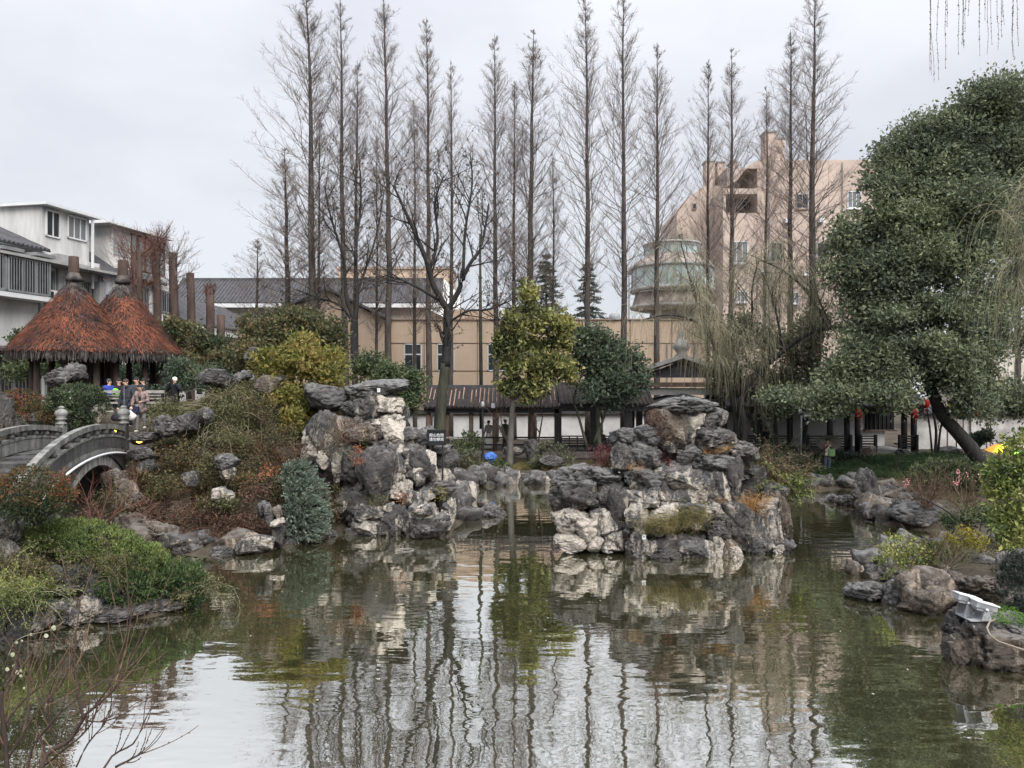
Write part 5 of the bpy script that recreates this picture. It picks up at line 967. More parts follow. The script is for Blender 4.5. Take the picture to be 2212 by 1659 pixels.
evergreen('hill_evergreen', 'grey-green evergreen thicket right of the pavilions below the cut trunks', [(400, 740, 52, 52, 37.5), (455, 760, 55, 60, 37), (505, 790, 40, 50, 35), (400, 800, 60, 35, 36), (470, 815, 55, 30, 33)], 'osman', [([(430, 850, 36), (435, 800, 36.3), (440, 760, 36.5)], .12, .05)], dens=8, per=12, size=.16)
evergreen('terrace_evergreen', 'dark green pine-like mass behind the white-haired person', [(400, 800, 50, 32, 33), (450, 825, 60, 25, 32), (380, 835, 40, 22, 32.5)], 'dark', [([(410, 862, 32.5), (408, 820, 32.7)], .08, .04)], dens=9, per=12, size=.12)
evergreen('pavilion_side_tree', 'light foliage behind the pavilion posts at the far left', [(40, 800, 50, 30, 37), (110, 790, 45, 30, 38), (50, 735, 25, 20, 37.5)], 'shrub', [([(60, 860, 37), (60, 780, 37.3)], .08, .03)], dens=5, per=10, size=.15)
evergreen('behind_pavilion_thicket', 'dark hedge-like thicket seen between the pavilion posts', [(250, 815, 55, 40, 39.5), (330, 815, 55, 42, 39), (200, 830, 40, 25, 40)], 'dark', [([(290, 880, 39.5), (290, 830, 39.5)], .1, .05)], dens=8, per=12, size=.16)
evergreen('magnolia_tree', 'yellow-green broadleaf tree on a slim trunk in front of the corridor', [(1140, 645, 26, 34, 39), (1105, 705, 34, 40, 38.8), (1150, 690, 40, 34, 39.3), (1190, 705, 44, 36, 39), (1085, 745, 20, 30, 38.8), (1210, 735, 28, 26, 38.8), (1100, 785, 30, 34, 38.8), (1185, 790, 44, 28, 38.6), (1222, 805, 26, 24, 38.7), (1165, 815, 34, 24, 38.6), (1105, 840, 34, 22, 38.8), (1145, 848, 30, 18, 38.8), (1155, 745, 40, 22, 39.4)], 'magn',
  [([(1100, 1012, 39.2), (1104, 930, 39.1), (1110, 850, 39), (1118, 780, 39), (1128, 690, 39)], .19, .06), ([(1108, 865, 39), (1145, 830, 38.8), (1175, 800, 38.7)], .08, .03), ([(1116, 800, 39), (1150, 750, 39), (1180, 715, 39)], .07, .03)], 'bark_grey', dens=7, per=8, size=.23, sig=.2, asp=.5, inner=.3, core=.55)
evergreen('dark_tree', 'dark green multi-stemmed tree right of the magnolia', [(1290, 735, 55, 38, 40.5), (1265, 770, 42, 45, 40.3), (1325, 775, 55, 50, 40.5), (1290, 825, 65, 48, 40.2), (1345, 840, 50, 42, 40), (1370, 800, 30, 40, 40.5), (1240, 730, 22, 28, 40.5)], 'dark',
  [([(1295, 975, 40.5), (1291, 900, 40.5), (1290, 830, 40.5)], .15, .07), ([(1268, 965, 40), (1250, 900, 40.2), (1240, 860, 40.3), (1260, 800, 40.4)], .08, .04), ([(1282, 960, 40.2), (1305, 900, 40.2), (1318, 850, 40.3), (1325, 800, 40.5)], .08, .04), ([(1300, 940, 40.5), (1298, 890, 40.5), (1275, 850, 40.5)], .06, .03)], 'bark_moss', dens=6, per=10, size=.19, sig=.25, inner=.35, core=.5)
# cedars behind the beige hall
for i, (vx, yt_, w_, Y) in enumerate([(1180, 545, 62, 72), (1270, 565, 52, 70)]):
    t = thing('cedar_tree', ['grey-green cedar behind the magnolia tree top', 'grey-green cedar with layered boughs above the beige wall'][i], 'tree', (X(vx, Y), Y, 0), group='cedars behind the beige hall'); zt = Z(yt_, Y); zb = Z(740, Y)
    b = B(); b.tube([(0, 0, 0), (0, 0, zt)], [.3, .03], 8); b.obj('trunk', M['bark'], t, True); n = 90; z_ = np.sort(rng.uniform(zb, zt - .2, n)); k = (zt - z_) / (zt - zb); az = np.arange(n) * 2.4
    P, r_ = grow(np.column_stack([0 * z_, 0 * z_, z_]), np.column_stack([np.cos(az), np.sin(az), np.full(n, .05)]), (k ** .8 * w_ / FP * Y + .2) * rng.uniform(.7, 1.1, n), np.full(n, .04), np.full(n, .01), 6, -.05, .06)
    b = B(); V, F_ = tubes(P, r_, 3); b.add(V, F_); b.obj('boughs', M['bark'], t); p, T, _, _ = along(P, r_, 75, .15); p = p + rng.normal(0, .12, p.shape) * (1, 1, .35); V, F_ = leafq(p, T * .5 + rng.normal(0, .5, p.shape) + (0, 0, -.25), rng.uniform(.18, .42, len(p)), .22); B().add(V, F_).obj('crown', LF['cedar'], t)
# ---------------------------------------------------------------- willows
def willow(label, limbs, n, L, mk='twig_o', r=.007, bark='bark_d', leaf=None, base=None, n2=10, l2=2.2, upb=.1, dens=None, fall=-.55):
    t = thing('willow_tree', label, 'tree', base if base is not None else at(*limbs[0][0][0])); org = np.array(t.location); Ps, Ts, rs = [], [], []
    for k, (pts, r0, r1) in enumerate(limbs):
        Q, q = path(t, pts, r0, r1, bark, name='trunk' if k == 0 else 'limb'); P, T, rr, _ = along(Q[None], q[None], n2, .35 if k == 0 else .1); Ps.append(P); Ts.append(T); rs.append(rr)
    P = np.concatenate(Ps); T = np.concatenate(Ts); rr = np.concatenate(rs); P2, q2 = grow(P, side(T, .4, 1.1), l2 * rng.uniform(.4, 1.1, len(P)), np.minimum(rr * .5, .03), np.full(len(P), .007), 6, upb, .13)
    b = B(); V, F_ = tubes(P2 - org, q2, 4); b.add(V, F_); stuff(b.obj('boughs', M[bark], t))
    k = max(1, n // len(P2)); p3, T3, _, _ = along(P2, q2, k, .2); m = len(p3); P3, q3 = grow(p3, T3 * .3 + rng.normal(0, .45, (m, 3)) + (0, 0, .15), L * rng.uniform(.25, 1.15, m), np.full(m, r), np.full(m, r * .6), 9, fall, .07)
    b = B(); V, F_ = tubes(P3 - org, q3, 3); b.add(V, F_); b.obj('hanging_shoots', M[mk], t)
    if leaf:
        pl, Tl, _, _ = along(P3, q3, 12, .1); V, F_ = leafq(pl - org, Tl + rng.normal(0, .35, pl.shape), .045 * rng.uniform(.7, 1.3, len(pl)), .5); B().add(V, F_).obj('buds', LF[leaf], t)
    return t
willow('weeping willow with olive shoots hanging over the gate pavilion', [([(1600, 990, 40.5), (1590, 900, 40.5), (1570, 820, 40.3), (1540, 740, 40), (1510, 660, 39.6), (1490, 600, 39.4)], .16, .05), ([(1545, 750, 40), (1510, 700, 39.6), (1450, 680, 39), (1390, 690, 38.6)], .08, .03), ([(1570, 820, 40.3), (1620, 720, 40.5), (1625, 620, 40.6), (1640, 560, 40.8)], .09, .03), ([(1530, 700, 39.9), (1500, 640, 40), (1480, 560, 40), (1470, 520, 40)], .06, .02)], 1300, 3.0, leaf='willowleaf', r=.007)
willow('old leaning willow arching right over the dark hall', [([(1600, 1000, 40), (1610, 930, 40), (1600, 870, 40), (1625, 820, 39.8), (1690, 760, 39.4), (1760, 715, 39), (1830, 710, 38.8), (1860, 725, 38.6)], .20, .06), ([(1690, 760, 39.4), (1680, 690, 39.6), (1660, 620, 39.8), (1640, 580, 40)], .08, .02), ([(1790, 712, 39), (1750, 640, 39.2), (1700, 590, 39.4), (1640, 560, 39.6)], .09, .025), ([(1800, 712, 39), (1770, 650, 39), (1755, 600, 39)], .07, .02), ([(1640, 810, 39.8), (1600, 760, 39.6), (1590, 720, 39.5)], .06, .02)], 1300, 2.6, leaf='willowleaf', r=.007)
willow('weeping willow at the right edge with pale olive streamers', [([(2330, 900, 24), (2325, 700, 24), (2305, 500, 23.8), (2285, 400, 23.5), (2275, 360, 23.4)], .28, .09), ([(2290, 480, 23.7), (2265, 430, 23.3), (2230, 430, 23), (2195, 460, 22.8)], .07, .02), ([(2310, 590, 23.8), (2265, 550, 23.4), (2220, 560, 23), (2195, 590, 22.9)], .06, .02), ([(2320, 680, 24), (2275, 650, 23.5), (2240, 680, 23.2)], .05, .02)], 420, 3.4, leaf='bush', r=.006, l2=.9, upb=.02)
# near willow: only its streamers hang into the picture at the top right
t = thing('overhanging_willow', 'near willow streamers hanging into view at the top right corner', 'tree', at(2500, 1250, 10.5)); org = np.array(t.location)
path(t, [(2500, 1250, 10.5), (2480, 700, 10.5), (2400, 200, 10.3), (2300, -150, 10), (2150, -330, 9.8), (1990, -380, 9.6)], .2, .03, 'bark_grey')
vx = np.array([2008, 2013, 2018, 2026, 2048, 2072, 2078, 2090, 2100, 2115, 2120, 2140, 2147, 2160, 2168, 2178, 2195, 2205, 2216, 2040, 2096, 2134, 2174]); ve = np.array([155, 178, 165, 172, 148, 118, 95, 105, 70, 60, 120, 118, 95, 110, 55, 128, 118, 100, 60, 60, 30, 45, 80])
Yw = 9.6 + .35 * rng.uniform(0, 1, len(vx)); zt = np.array([Z(-345, y) for y in Yw]); n = len(vx); P = np.empty((n, 12, 3))
for i in range(n):
    zz_ = np.linspace(zt[i], Z(ve[i], Yw[i]), 12); P[i] = np.column_stack([X(vx[i], Yw[i]) + .03 * np.cumsum(rng.normal(0, .35, 12)) - .01, Yw[i] + .03 * np.cumsum(rng.normal(0, .3, 12)), zz_])
q = np.tile(np.linspace(.0045, .002, 12), (n, 1)); b = B(); V, F_ = tubes(P - org, q, 4); b.add(V, F_); b.obj('hanging_shoots', M['twig_b'], t)
pl, Tl, _, _ = along(P, q, 95, 0); V, F_ = leafq(pl - org + rng.normal(0, .004, pl.shape), -Tl + rng.normal(0, .45, pl.shape), rng.uniform(.014, .028, len(pl)), .55); B().add(V, F_).obj('buds', LF['dryleaf'], t)
# ---------------------------------------------------------------- camphor at the right
evergreen('camphor_tree', 'huge dark green camphor tree filling the upper right on a leaning trunk', [
 (2130, 215, 95, 70, 36), (2200, 260, 90, 90, 36), (2030, 300, 85, 62, 36.5), (1960, 330, 75, 60, 36.5), (1905, 385, 50, 65, 36.5), (2110, 330, 90, 70, 35.5), (2000, 400, 90, 70, 35.8), (2080, 430, 90, 80, 35), (2180, 400, 80, 90, 35.5),
 (1840, 520, 65, 55, 36), (1930, 490, 80, 70, 35.5), (1825, 595, 52, 60, 36), (1870, 640, 70, 60, 35.4), (1960, 610, 80, 70, 35), (2090, 500, 80, 80, 35.4), (2040, 370, 90, 80, 36), (1930, 420, 70, 60, 36), (2120, 700, 60, 70, 35.4), (1865, 745, 62, 42, 35), (1930, 740, 65, 48, 34.7), (1820, 800, 45, 40, 34.8), (1900, 600, 75, 60, 35.2), (1990, 560, 85, 70, 34.6), (2070, 580, 70, 75, 34.8), (2050, 500, 80, 60, 34.8), (1950, 680, 90, 55, 34.8), (2040, 680, 80, 60, 34.4), (1880, 700, 55, 50, 35.2),
 (1855, 790, 60, 52, 34.6), (1830, 850, 70, 38, 34.2), (1900, 800, 70, 50, 34.4), (1930, 860, 65, 32, 34), (2000, 780, 80, 60, 34.2), (2050, 830, 65, 48, 34.2), (2090, 760, 55, 65, 34.6), (2090, 860, 45, 35, 34.4), (1760, 870, 60, 28, 35), (1800, 880, 55, 22, 34.6), (1700, 860, 50, 25, 37), (2150, 480, 70, 80, 36), (2200, 500, 70, 90, 37), (2130, 650, 60, 70, 36), (2190, 620, 60, 70, 37), (2125, 790, 40, 60, 35.5), (2120, 870, 38, 40, 35.5), (2215, 860, 50, 70, 38), (2175, 850, 35, 40, 38), (2210, 730, 28, 60, 38.5), (1990, 470, 80, 60, 35.2), (1930, 560, 70, 60, 35.2), (2060, 760, 70, 60, 34.4)], 'camphor',
 [([(2120, 1000, 35), (2095, 965, 35), (2065, 930, 35), (2035, 895, 35), (2015, 850, 35), (1995, 790, 35), (2000, 720, 35), (2040, 650, 35.3), (2060, 560, 35.6)], .36, .16), ([(2010, 840, 35), (2080, 700, 35), (2130, 560, 35.5), (2150, 420, 36)], .2, .07), ([(1998, 760, 35), (1940, 700, 35), (1880, 640, 35.5), (1840, 560, 36)], .15, .05), ([(2000, 790, 35), (1930, 840, 34.6), (1850, 870, 34.4)], .09, .03),
  ([(2060, 560, 35.6), (2000, 450, 36), (1950, 370, 36.3)], .14, .05), ([(2060, 560, 35.6), (2080, 420, 36), (2120, 260, 36)], .15, .05), ([(2030, 660, 35.2), (1960, 640, 34.8), (1900, 610, 35)], .1, .04)], dens=4.4, per=12, size=.175, sig=.24, inner=.45, core=.66)
foliage_back = evergreen('olive_thicket', 'dull olive evergreen mass behind the willow shoots above the hall', [(1560, 760, 50, 65, 43), (1620, 720, 55, 50, 43), (1680, 760, 65, 60, 43), (1740, 720, 55, 60, 43), (1600, 830, 60, 50, 42.6), (1700, 840, 70, 45, 42.4), (1770, 790, 50, 60, 42.6), (1650, 880, 60, 28, 42)], 'willowleaf', [([(1680, 980, 42), (1670, 880, 42), (1660, 780, 42.5)], .14, .06), ([(1735, 980, 42), (1745, 880, 42), (1750, 760, 42.5)], .12, .05), ([(1640, 980, 42), (1622, 900, 42), (1600, 800, 42.6)], .1, .05)], dens=3.6, per=10, size=.18, sig=.3, inner=.3, core=.5)
# trunks and shrubs in front of the right wall
bare_tree('mossy_multistem', 'clump of thin dark stems in front of the plaster wall by the camphor trunk', [([(2020, 985, 41.5), (2022, 930, 41.5), (2014, 880, 41.5)], .09, .05), ([(2014, 985, 41.5), (2008, 920, 41.5), (2002, 880, 41.5), (2005, 850, 41.5)], .06, .02), ([(2026, 985, 41.5), (2032, 925, 41.5), (2045, 890, 41.5), (2070, 870, 41.5)], .07, .02)], 'bark_d', 6, 1.2, 4, r2=.02)
for lab, l_, mk_, tr_ in [('small glossy topiary shrub on forked stems before the plaster wall', [(2120, 945, 20, 14, 40.5), (2100, 955, 14, 12, 40.5), (2135, 940, 14, 11, 40.5)], 'dark', [([(2108, 990, 40.5), (2112, 965, 40.5)], .05, .03), ([(2110, 975, 40.5), (2126, 955, 40.5)], .03, .02)]), ('young plant with large yellow-green leaves against the plaster wall', [(2072, 885, 13, 12, 43), (2062, 880, 8, 10, 43)], 'gold', [([(2066, 985, 43), (2066, 930, 43), (2068, 890, 43)], .04, .02)])]:
    evergreen('wall_shrub', lab, l_, mk_, tr_, cat='shrub', dens=14, per=9, size=.16, sig=.1)
b = B(); t = thing('support_poles', 'thin wooden poles propping young plants along the plaster wall', 'poles', at(2090, 985, 43)); org = np.array(t.location)
for v_ in (2046, 2080, 2131, 2139): B().tube(np.array([at(v_, 988, 43), at(v_ + 1, 890, 43)]) - org, .035, 6).obj('pole', M['wood_b'], t)
bush('clipped_dome', 'dark green clipped dome shrub on the far right bank under the camphor', [(2050, 1025, 72, 36, 31), (2000, 1035, 30, 26, 31), (2100, 1030, 38, 30, 31)], 'shrub', dens=16, per=11, size=.12, sig=.09, inner=.75)
bush('garden_bush', 'leafy light green bush at the right edge above the ivy rock', [(2185, 1010, 50, 45, 17), (2205, 1080, 55, 60, 16.6), (2215, 960, 38, 30, 17), (2190, 1140, 40, 50, 16.4), (2160, 1040, 25, 40, 17), (2205, 1190, 35, 40, 16)], 'bush', dens=26, per=9, size=.105, sig=.09, inner=.4)
bush('back_spit_shrub', 'dull green shrub behind the golden dome', [(2120, 1125, 40, 30, 21), (2060, 1130, 30, 22, 21.5), (2160, 1150, 30, 35, 20)], 'shrub', dens=14, per=9, size=.09, sig=.1, inner=.4, split=4)
bush('spit_shrub', 'loose light green shrub trailing over the boulders of the spit', [(1945, 1180, 38, 32, 18), (1920, 1205, 28, 25, 17.8), (1975, 1200, 40, 30, 17.8), (1940, 1235, 30, 22, 17.4), (2010, 1190, 30, 28, 18), (1960, 1255, 18, 16, 17)], 'bush', dens=22, per=7, size=.07, sig=.09, inner=.2)
t = bush('golden_dome', 'yellow-green rounded shrub on bare stems behind the spit shrub', [(2080, 1165, 40, 24, 18.6), (2110, 1170, 22, 18, 18.6), (2050, 1180, 20, 15, 18.6)], 'gold', dens=34, per=9, size=.06, sig=.06, inner=.6); stems(t, at(2075, 1240, 18.6), 26, .95, .45, .010, 'twig_o')
t = thing('bare_spit_twigs', 'tangle of bare brown stems between the spit shrub and the golden dome', 'shrub', at(2020, 1245, 18)); stems(t, at(2015, 1250, 18), 30, 1.3, .55, .009, 'twig_b', sub=5); stems(t, at(2040, 1250, 17.8), 22, 1.2, .6, .008, 'twig_o', sub=4)
t = thing('blossom_shrub', 'twiggy shrub with pink blossom behind the holed grey rock', 'shrub', at(2010, 1100, 25)); _, P = stems(t, at(2000, 1095, 25.2), 55, 1.5, .6, .010, 'twig_b', sub=4)
stems(t, at(2085, 1110, 24), 24, 1.6, .5, .012, 'twig_b', sub=4)
fl_ = np.concatenate([at(vx, vy, 24) + rng.normal(0, .035, (14, 3)) * (1, 1, 2.4) for vx, vy in [(2071, 1022), (2087, 1024), (2065, 1042), (2115, 1032), (2074, 1036), (1962, 1040), (1955, 1046)]]); V, F_ = leafq(fl_ - np.array(t.location), rng.normal(0, 1, fl_.shape), .05, .8); B().add(V, F_).obj('blossom', M['pink'], t)
t = thing('leaning_branch', 'dark bare branch leaning over the water beside the holed rock', 'branch', at(2135, 1190, 19)); path(t, [(2135, 1235, 18.5), (2110, 1170, 19), (2060, 1115, 19.4), (2010, 1085, 19.6), (1985, 1075, 19.7)], .035, .01, 'bark_d', name='stem'); path(t, [(2110, 1170, 19), (2120, 1120, 19), (2100, 1085, 19.2)], .02, .006, 'bark_d', name='branch')
# grasses
def blades(par, pts, n, L, mk, lean=.5, asp=.07, name='blades', sig=.07):
    org = np.array(par.location); P = np.repeat(np.asarray(pts), n, 0) + rng.normal(0, sig, (len(pts) * n, 3)) * (1, 1, .1); A = nrm(rng.normal(0, lean, P.shape) * (1, 1, .2) + (0, 0, 1)); ln = L * rng.uniform(.5, 1.1, len(P))
    V1, F1 = leafq(P + A * ln[:, None] * .3 - org, A, ln * .7, asp, .0); tip = P + A * ln[:, None] * .62; A2 = nrm(A * (1, 1, .25) + (0, 0, -.15)); V2, F2 = leafq(tip + A2 * ln[:, None] * .18 - org, A2, ln * .5, asp * 1.2, 0)
    return B().add(V1, F1).add(V2, F2).obj(name, LF[mk], par)
gp = []
for _ in range(900):
    x_, y_ = rng.uniform(11.2, 24), rng.uniform(35, 41)
    if shore(x_, y_)[0] > .35 and not (16.0 < x_ < 18.4 and y_ < 37.9 and False): gp.append((x_, y_, g1(x_, y_)))
gr = thing('border_grass', 'strip of dark tufted border grass along the far right bank', 'grass', (15, 37, .6)); stuff(gr); stuff(blades(gr, gp, 36, .42, 'grass', .65, .06))
for k in list(gr.children): pass
gp = [(x_, y_, g1(x_, y_)) for x_, y_ in zip(rng.uniform(-2, 7, 260), rng.uniform(37.6, 41, 260)) if shore(x_, y_)[0] > .4 and fbm(np.array([[x_ * .6, y_ * .6, 0]]), 2)[0] > 0]
g2 = thing('bank_grass', 'patches of olive grass on the far bank below the corridor', 'grass', (2, 38.5, .6)); stuff(g2); stuff(blades(g2, gp, 45, .36, 'drygreen', .6, .06))
for lab, l_, mk_ in [('light green shrub beside the lamp post on the far bank', [(1012, 955, 32, 24, 40.3), (995, 965, 20, 18, 40)], 'shrub'), ('olive low shrub on the far bank below the sign', [(1000, 985, 35, 20, 39), (975, 990, 22, 15, 38.6)], 'willowleaf'), ('grey-green rounded shrub left of the maroon island shrub', [(1195, 980, 38, 28, 39.5), (1165, 1000, 25, 18, 39), (1220, 1000, 25, 18, 39)], 'willowleaf'), ('trailing green shrub on the rocks below the magnolia', [(1062, 1010, 42, 18, 38), (1040, 1022, 25, 14, 37.6)], 'shrub'), ('clipped low hedge below the hall bench', [(1800, 985, 50, 12, 40.6), (1840, 990, 35, 10, 40.6), (1760, 985, 40, 12, 40.6)], 'ivy')]:
    bush('bank_shrub', lab, l_, mk_, dens=10, per=10, size=.13, sig=.11, group='low shrubs on the far bank')
cx_, cy_ = rng.uniform(8.5, 26, 26000), rng.uniform(14, 36, 26000); dd = shore(cx_, cy_); Q0 = np.stack([cx_, cy_, gz(cx_, cy_)], 1); kk = (dd > .3) & (fbm(Q0 * .45 + 2, 3) > -.12); Q0 = Q0[kk]
gc = thing('ground_cover', 'low olive ground cover over the right bank', 'ground cover', (13, 22, .6)); stuff(gc); idx = np.repeat(np.arange(len(Q0)), 5); Q = Q0[idx] + np.abs(rng.normal(0, .07, (len(idx), 3))) * (1, 1, 1.3); V, F_ = leafq(Q - np.array(gc.location), rng.normal(0, .7, Q.shape) + (0, 0, .5), rng.uniform(.04, .10, len(Q)), .45); stuff(B().add(V, F_).obj('leaves', LF['vine_g'], gc))
# arching weeping shrub right of the island
def weep(name, label, base, n, L, mk_t, mk_l, nl, ls, spread=.8, cat='shrub', fall=-.16, r=.008):
    t = thing(name, label, cat, base); org = np.array(t.location); n = int(n * .6); d = np.stack([rng.normal(0, spread, n), rng.normal(0, spread, n), np.ones(n)], 1); P, q = grow(np.asarray(base) + rng.normal(0, .28, (n, 3)) * (1, 1, .4), d, L * rng.uniform(.3, 1.15, n), np.full(n, r), np.full(n, r * .5), 10, fall, .2)
    b = B(); V, F_ = tubes(P - org, q, 3); b.add(V, F_); b.obj('stems', M[mk_t], t); p, T, _, _ = along(P, q, int(nl * 2.2), .1); p = p + rng.normal(0, .05, p.shape); V, F_ = leafq(p - org, T + rng.normal(0, .9, p.shape), 1.35 * ls * rng.uniform(.6, 1.2, len(p)), .5); B().add(V, F_).obj('leaves', LF[mk_l], t); return t
weep('weeping_shrub', 'arching weeping shrub on the bank just right of the island top', at(1690, 1010, 37), 330, 2.3, 'twig_b', 'willowleaf', 14, .10)
weep('weeping_shrub', 'brown-olive weeping shrub on the bank left of the umbrella woman', at(1715, 1040, 36.2), 200, 1.8, 'twig_o', 'vine', 12, .09)
# --- island planting
weep('golden_trailing_shrub', 'yellow-green shrub trailing down the right end of the island', at(1705, 1060, 23.0), 100, 1.0, 'twig_o', 'bush', 26, .07, .55)
weep('dry_trailing_shrub', 'brown dry twigs spilling over the right shoulder of the island', at(1668, 1030, 23.4), 190, 1.2, 'twig_b', 'vine', 12, .06, .6)
bush('maroon_shrub', 'maroon round shrub on the left shoulder of the island', [(1303, 984, 34, 24, 23.6), (1320, 1000, 24, 14, 23.3)], 'red', dens=40, per=9, size=.06, sig=.06, inner=.5)
bush('crimson_cover', 'crimson creeping plant in the saddle of the island', [(1430, 985, 26, 20, 22.9), (1448, 1000, 20, 12, 22.6), (1410, 970, 18, 12, 23)], 'red', dens=42, per=9, size=.055, sig=.05, inner=.5)
bush('red_creeper', 'withered red creeper clinging to the island summit column', [(1425, 915, 22, 32, 22.4), (1440, 940, 20, 20, 22.3), (1410, 900, 12, 22, 22.3)], 'vine_r', dens=36, per=7, size=.045, sig=.06, inner=.5, cat='creeper')
for i, (vx, vy, Y, n_, l_, mk_, lab) in enumerate([(1541, 980, 22.2, 10, .32, 'straw', 'tuft of straw-coloured grass on the island ledge right of the crimson plant'), (1376, 1015, 22.0, 6, .28, 'straw', 'small straw tuft on the left island ledge'), (1617, 1100, 22.0, 24, .55, 'straw', 'tall orange-tan dry grass clump at the right end of the island'), (1440, 1150, 21.2, 34, .7, 'drygreen', 'big half-dry grass clump on the front of the island'), (1490, 1135, 21.3, 22, .7, 'drygreen', 'spreading olive grass at the front right of the island')]):
    c = at(vx, vy, Y); t = thing('grass_clump', lab, 'grass', c); blades(t, c + rng.normal(0, .2 if n_ > 20 else .1, (n_, 3)) * (1.7, .8, .5), 16, l_, mk_, .55, .03)
# --- planting on the hill: tangled creepers over the slope
vx_, vy_ = rng.uniform(-14.2, -3.9, 48000), rng.uniform(21.8, 30.5, 48000); zz_ = gz(vx_, vy_); dd = shore(vx_, vy_); ok = (dd > .25) & (zz_ > .25)
rel = (vx_ - AX[0]) * BN[0] + (vy_ - AX[1]) * BN[1]; als = (vx_ - AX[0]) * BD[0] + (vy_ - AX[1]) * BD[1]; ok &= ~((np.abs(rel) < 1.5) & (als > -2.4)) & ~((vx_ > -6) & (vy_ < 25.5) & (rng.uniform(0, 1, len(vx_)) < .6))
vx_, vy_, zz_ = vx_[ok], vy_[ok], zz_[ok]; P0 = np.stack([vx_, vy_, zz_], 1); hum = np.clip(fbm(P0 * .9, 3) + .35, 0, 1.2); P0[:, 2] += hum * .45 * rng.uniform(0, 1, len(P0)); cov = fbm(P0 * .7 + 5, 3) > -.33; P0 = P0[cov]
sx_, sy_ = px(P0); low_ = sy_ > 1085 + 40 * fbm(P0 * .5, 2); hi_ = (sy_ < 955 + 60 * fbm(P0 * .6 + 3, 2)) & (sx_ < 640)
for msk, mk_, nm, lab in [(low_, 'vine_r', 'russet_creeper', 'russet creeper matted over the foot of the hill'), (hi_ & ~low_, 'vine_g', 'olive_creeper', 'olive creeping foliage along the crest of the hill'), (~low_ & ~hi_, 'vine', 'tangled_creeper', 'tangled brown and green creepers over the middle of the hill')]:
    P = P0[msk]; t = thing(nm, lab, 'creeper', (-9, 24, 0)); stuff(t); org = np.array(t.location); idx = np.repeat(np.arange(len(P)), 4); Q = P[idx] + rng.normal(0, .085, (len(idx), 3)); V, F_ = leafq(Q - org, rng.normal(0, .7, Q.shape) + (0, -.35, .25), rng.uniform(.05, .11, len(Q)), .55); stuff(B().add(V, F_).obj('leaves', LF[mk_], t))
    k = rng.permutation(len(P))[:500]; S = P[k]; n = len(S); D = np.stack([rng.normal(0, .5, n), -rng.uniform(.2, 1, n), rng.uniform(.2, 1.1, n)], 1); P2, q2 = grow(S, D, rng.uniform(.4, 1.5, n), np.full(n, .006), np.full(n, .003), 7, -.28, .1); b = B(); V, F_ = tubes(P2 - org, q2, 3); b.add(V, F_); stuff(b.obj('stems', M['twig_o' if mk_ == 'vine_g' else 'twig_b'], t))
for i, (vx, vy, rx_, ry_, Y, mk_, lab) in enumerate([(365, 880, 40, 20, 26.2, 'vine_g', 'olive shrub on the hill crest below the white-haired person'), (480, 895, 62, 26, 26, 'vine_g', 'broad olive shrub on the middle of the hill crest'), (570, 885, 50, 28, 26.4, 'vine', 'brown-green shrub on the crest left of the yellow tree'), (395, 985, 52, 28, 24.4, 'vine', 'tangled shrub below the dark crest stones'), (520, 955, 44, 26, 25, 'vine_g', 'olive shrub in the upper middle of the slope'), (435, 1040, 46, 26, 23.6, 'vine_g', 'trailing olive shrub in the middle of the slope'), (350, 1050, 46, 32, 23.6, 'vine_g', 'green scrub right of the bridge arch'), (545, 1060, 32, 22, 23.2, 'vine_r', 'russet scrub left of the silver juniper'), (420, 1112, 52, 22, 22.9, 'vine_r', 'russet scrub low in the middle of the slope'), (320, 1105, 46, 26, 23.1, 'vine_r', 'brown scrub at the foot of the slope by the arch'), (500, 1130, 38, 24, 22.5, 'vine_r', 'russet scrub over the low shore rocks'), (610, 945, 40, 32, 25.2, 'vine', 'dark scrub in the hollow left of the cliff'), (460, 1085, 36, 20, 22.9, 'vine', 'tangled scrub above the low shore rocks'), (300, 1030, 26, 26, 24, 'vine', 'creeper on the stones beside the bridge end'), (245, 1090, 46, 34, 21.6, 'vine', 'dull scrub filling the bridge arch'), (200, 1120, 40, 26, 21.0, 'vine_r', 'brown scrub at the water under the bridge arch'), (455, 1005, 22, 18, 23.4, 'vine_g', 'olive tuft left of the stone stack'), (522, 1035, 22, 18, 23.2, 'vine', 'dull tuft right of the stone stack'), (485, 1092, 26, 14, 22.5, 'vine_g', 'olive tuft below the white outcrop')]):
    bush('hill_shrub', lab, [(vx, vy, rx_, ry_, Y, .6)], mk_, dens=13, per=9, size=.075, sig=.12, inner=.3, split=5)
# silver juniper with drooping sprays
def sprays(par, lobes, mk, n, L, per, ls, dirv=(0, 0, 0), up=-.1, name='crown', asp=.28, r=.008, low=-1, wander=.06):
    org = np.array(par.location); b = B(); lv = []
    for c, rd in lobes:
        d = nrm(rng.normal(0, 1, (n, 3))); d = d[d[:, 2] > low]; m = len(d); p = c + d * rd * rng.uniform(.55, 1., (m, 1)); A = nrm(d * .8 + np.asarray(dirv) + rng.normal(0, .2, (m, 3))); P, q = grow(p, A, L * rng.uniform(.6, 1.2, m), np.full(m, r), np.full(m, r * .4), 4, up, wander); V, F_ = tubes(P - org, q, 3); b.add(V, F_)
        pl, Tl, _, _ = along(P, q, per, 0); lv.append((pl + rng.normal(0, .012, pl.shape), Tl))
    b.obj('twigs', M['twig_b'], par); p = np.concatenate([l[0] for l in lv]); T = np.concatenate([l[1] for l in lv]); V, F_ = leafq(p - org, side(nrm(T), .25, .75), ls * rng.uniform(.6, 1.2, len(p)), asp); return B().add(V, F_).obj(name, LF[mk], par)
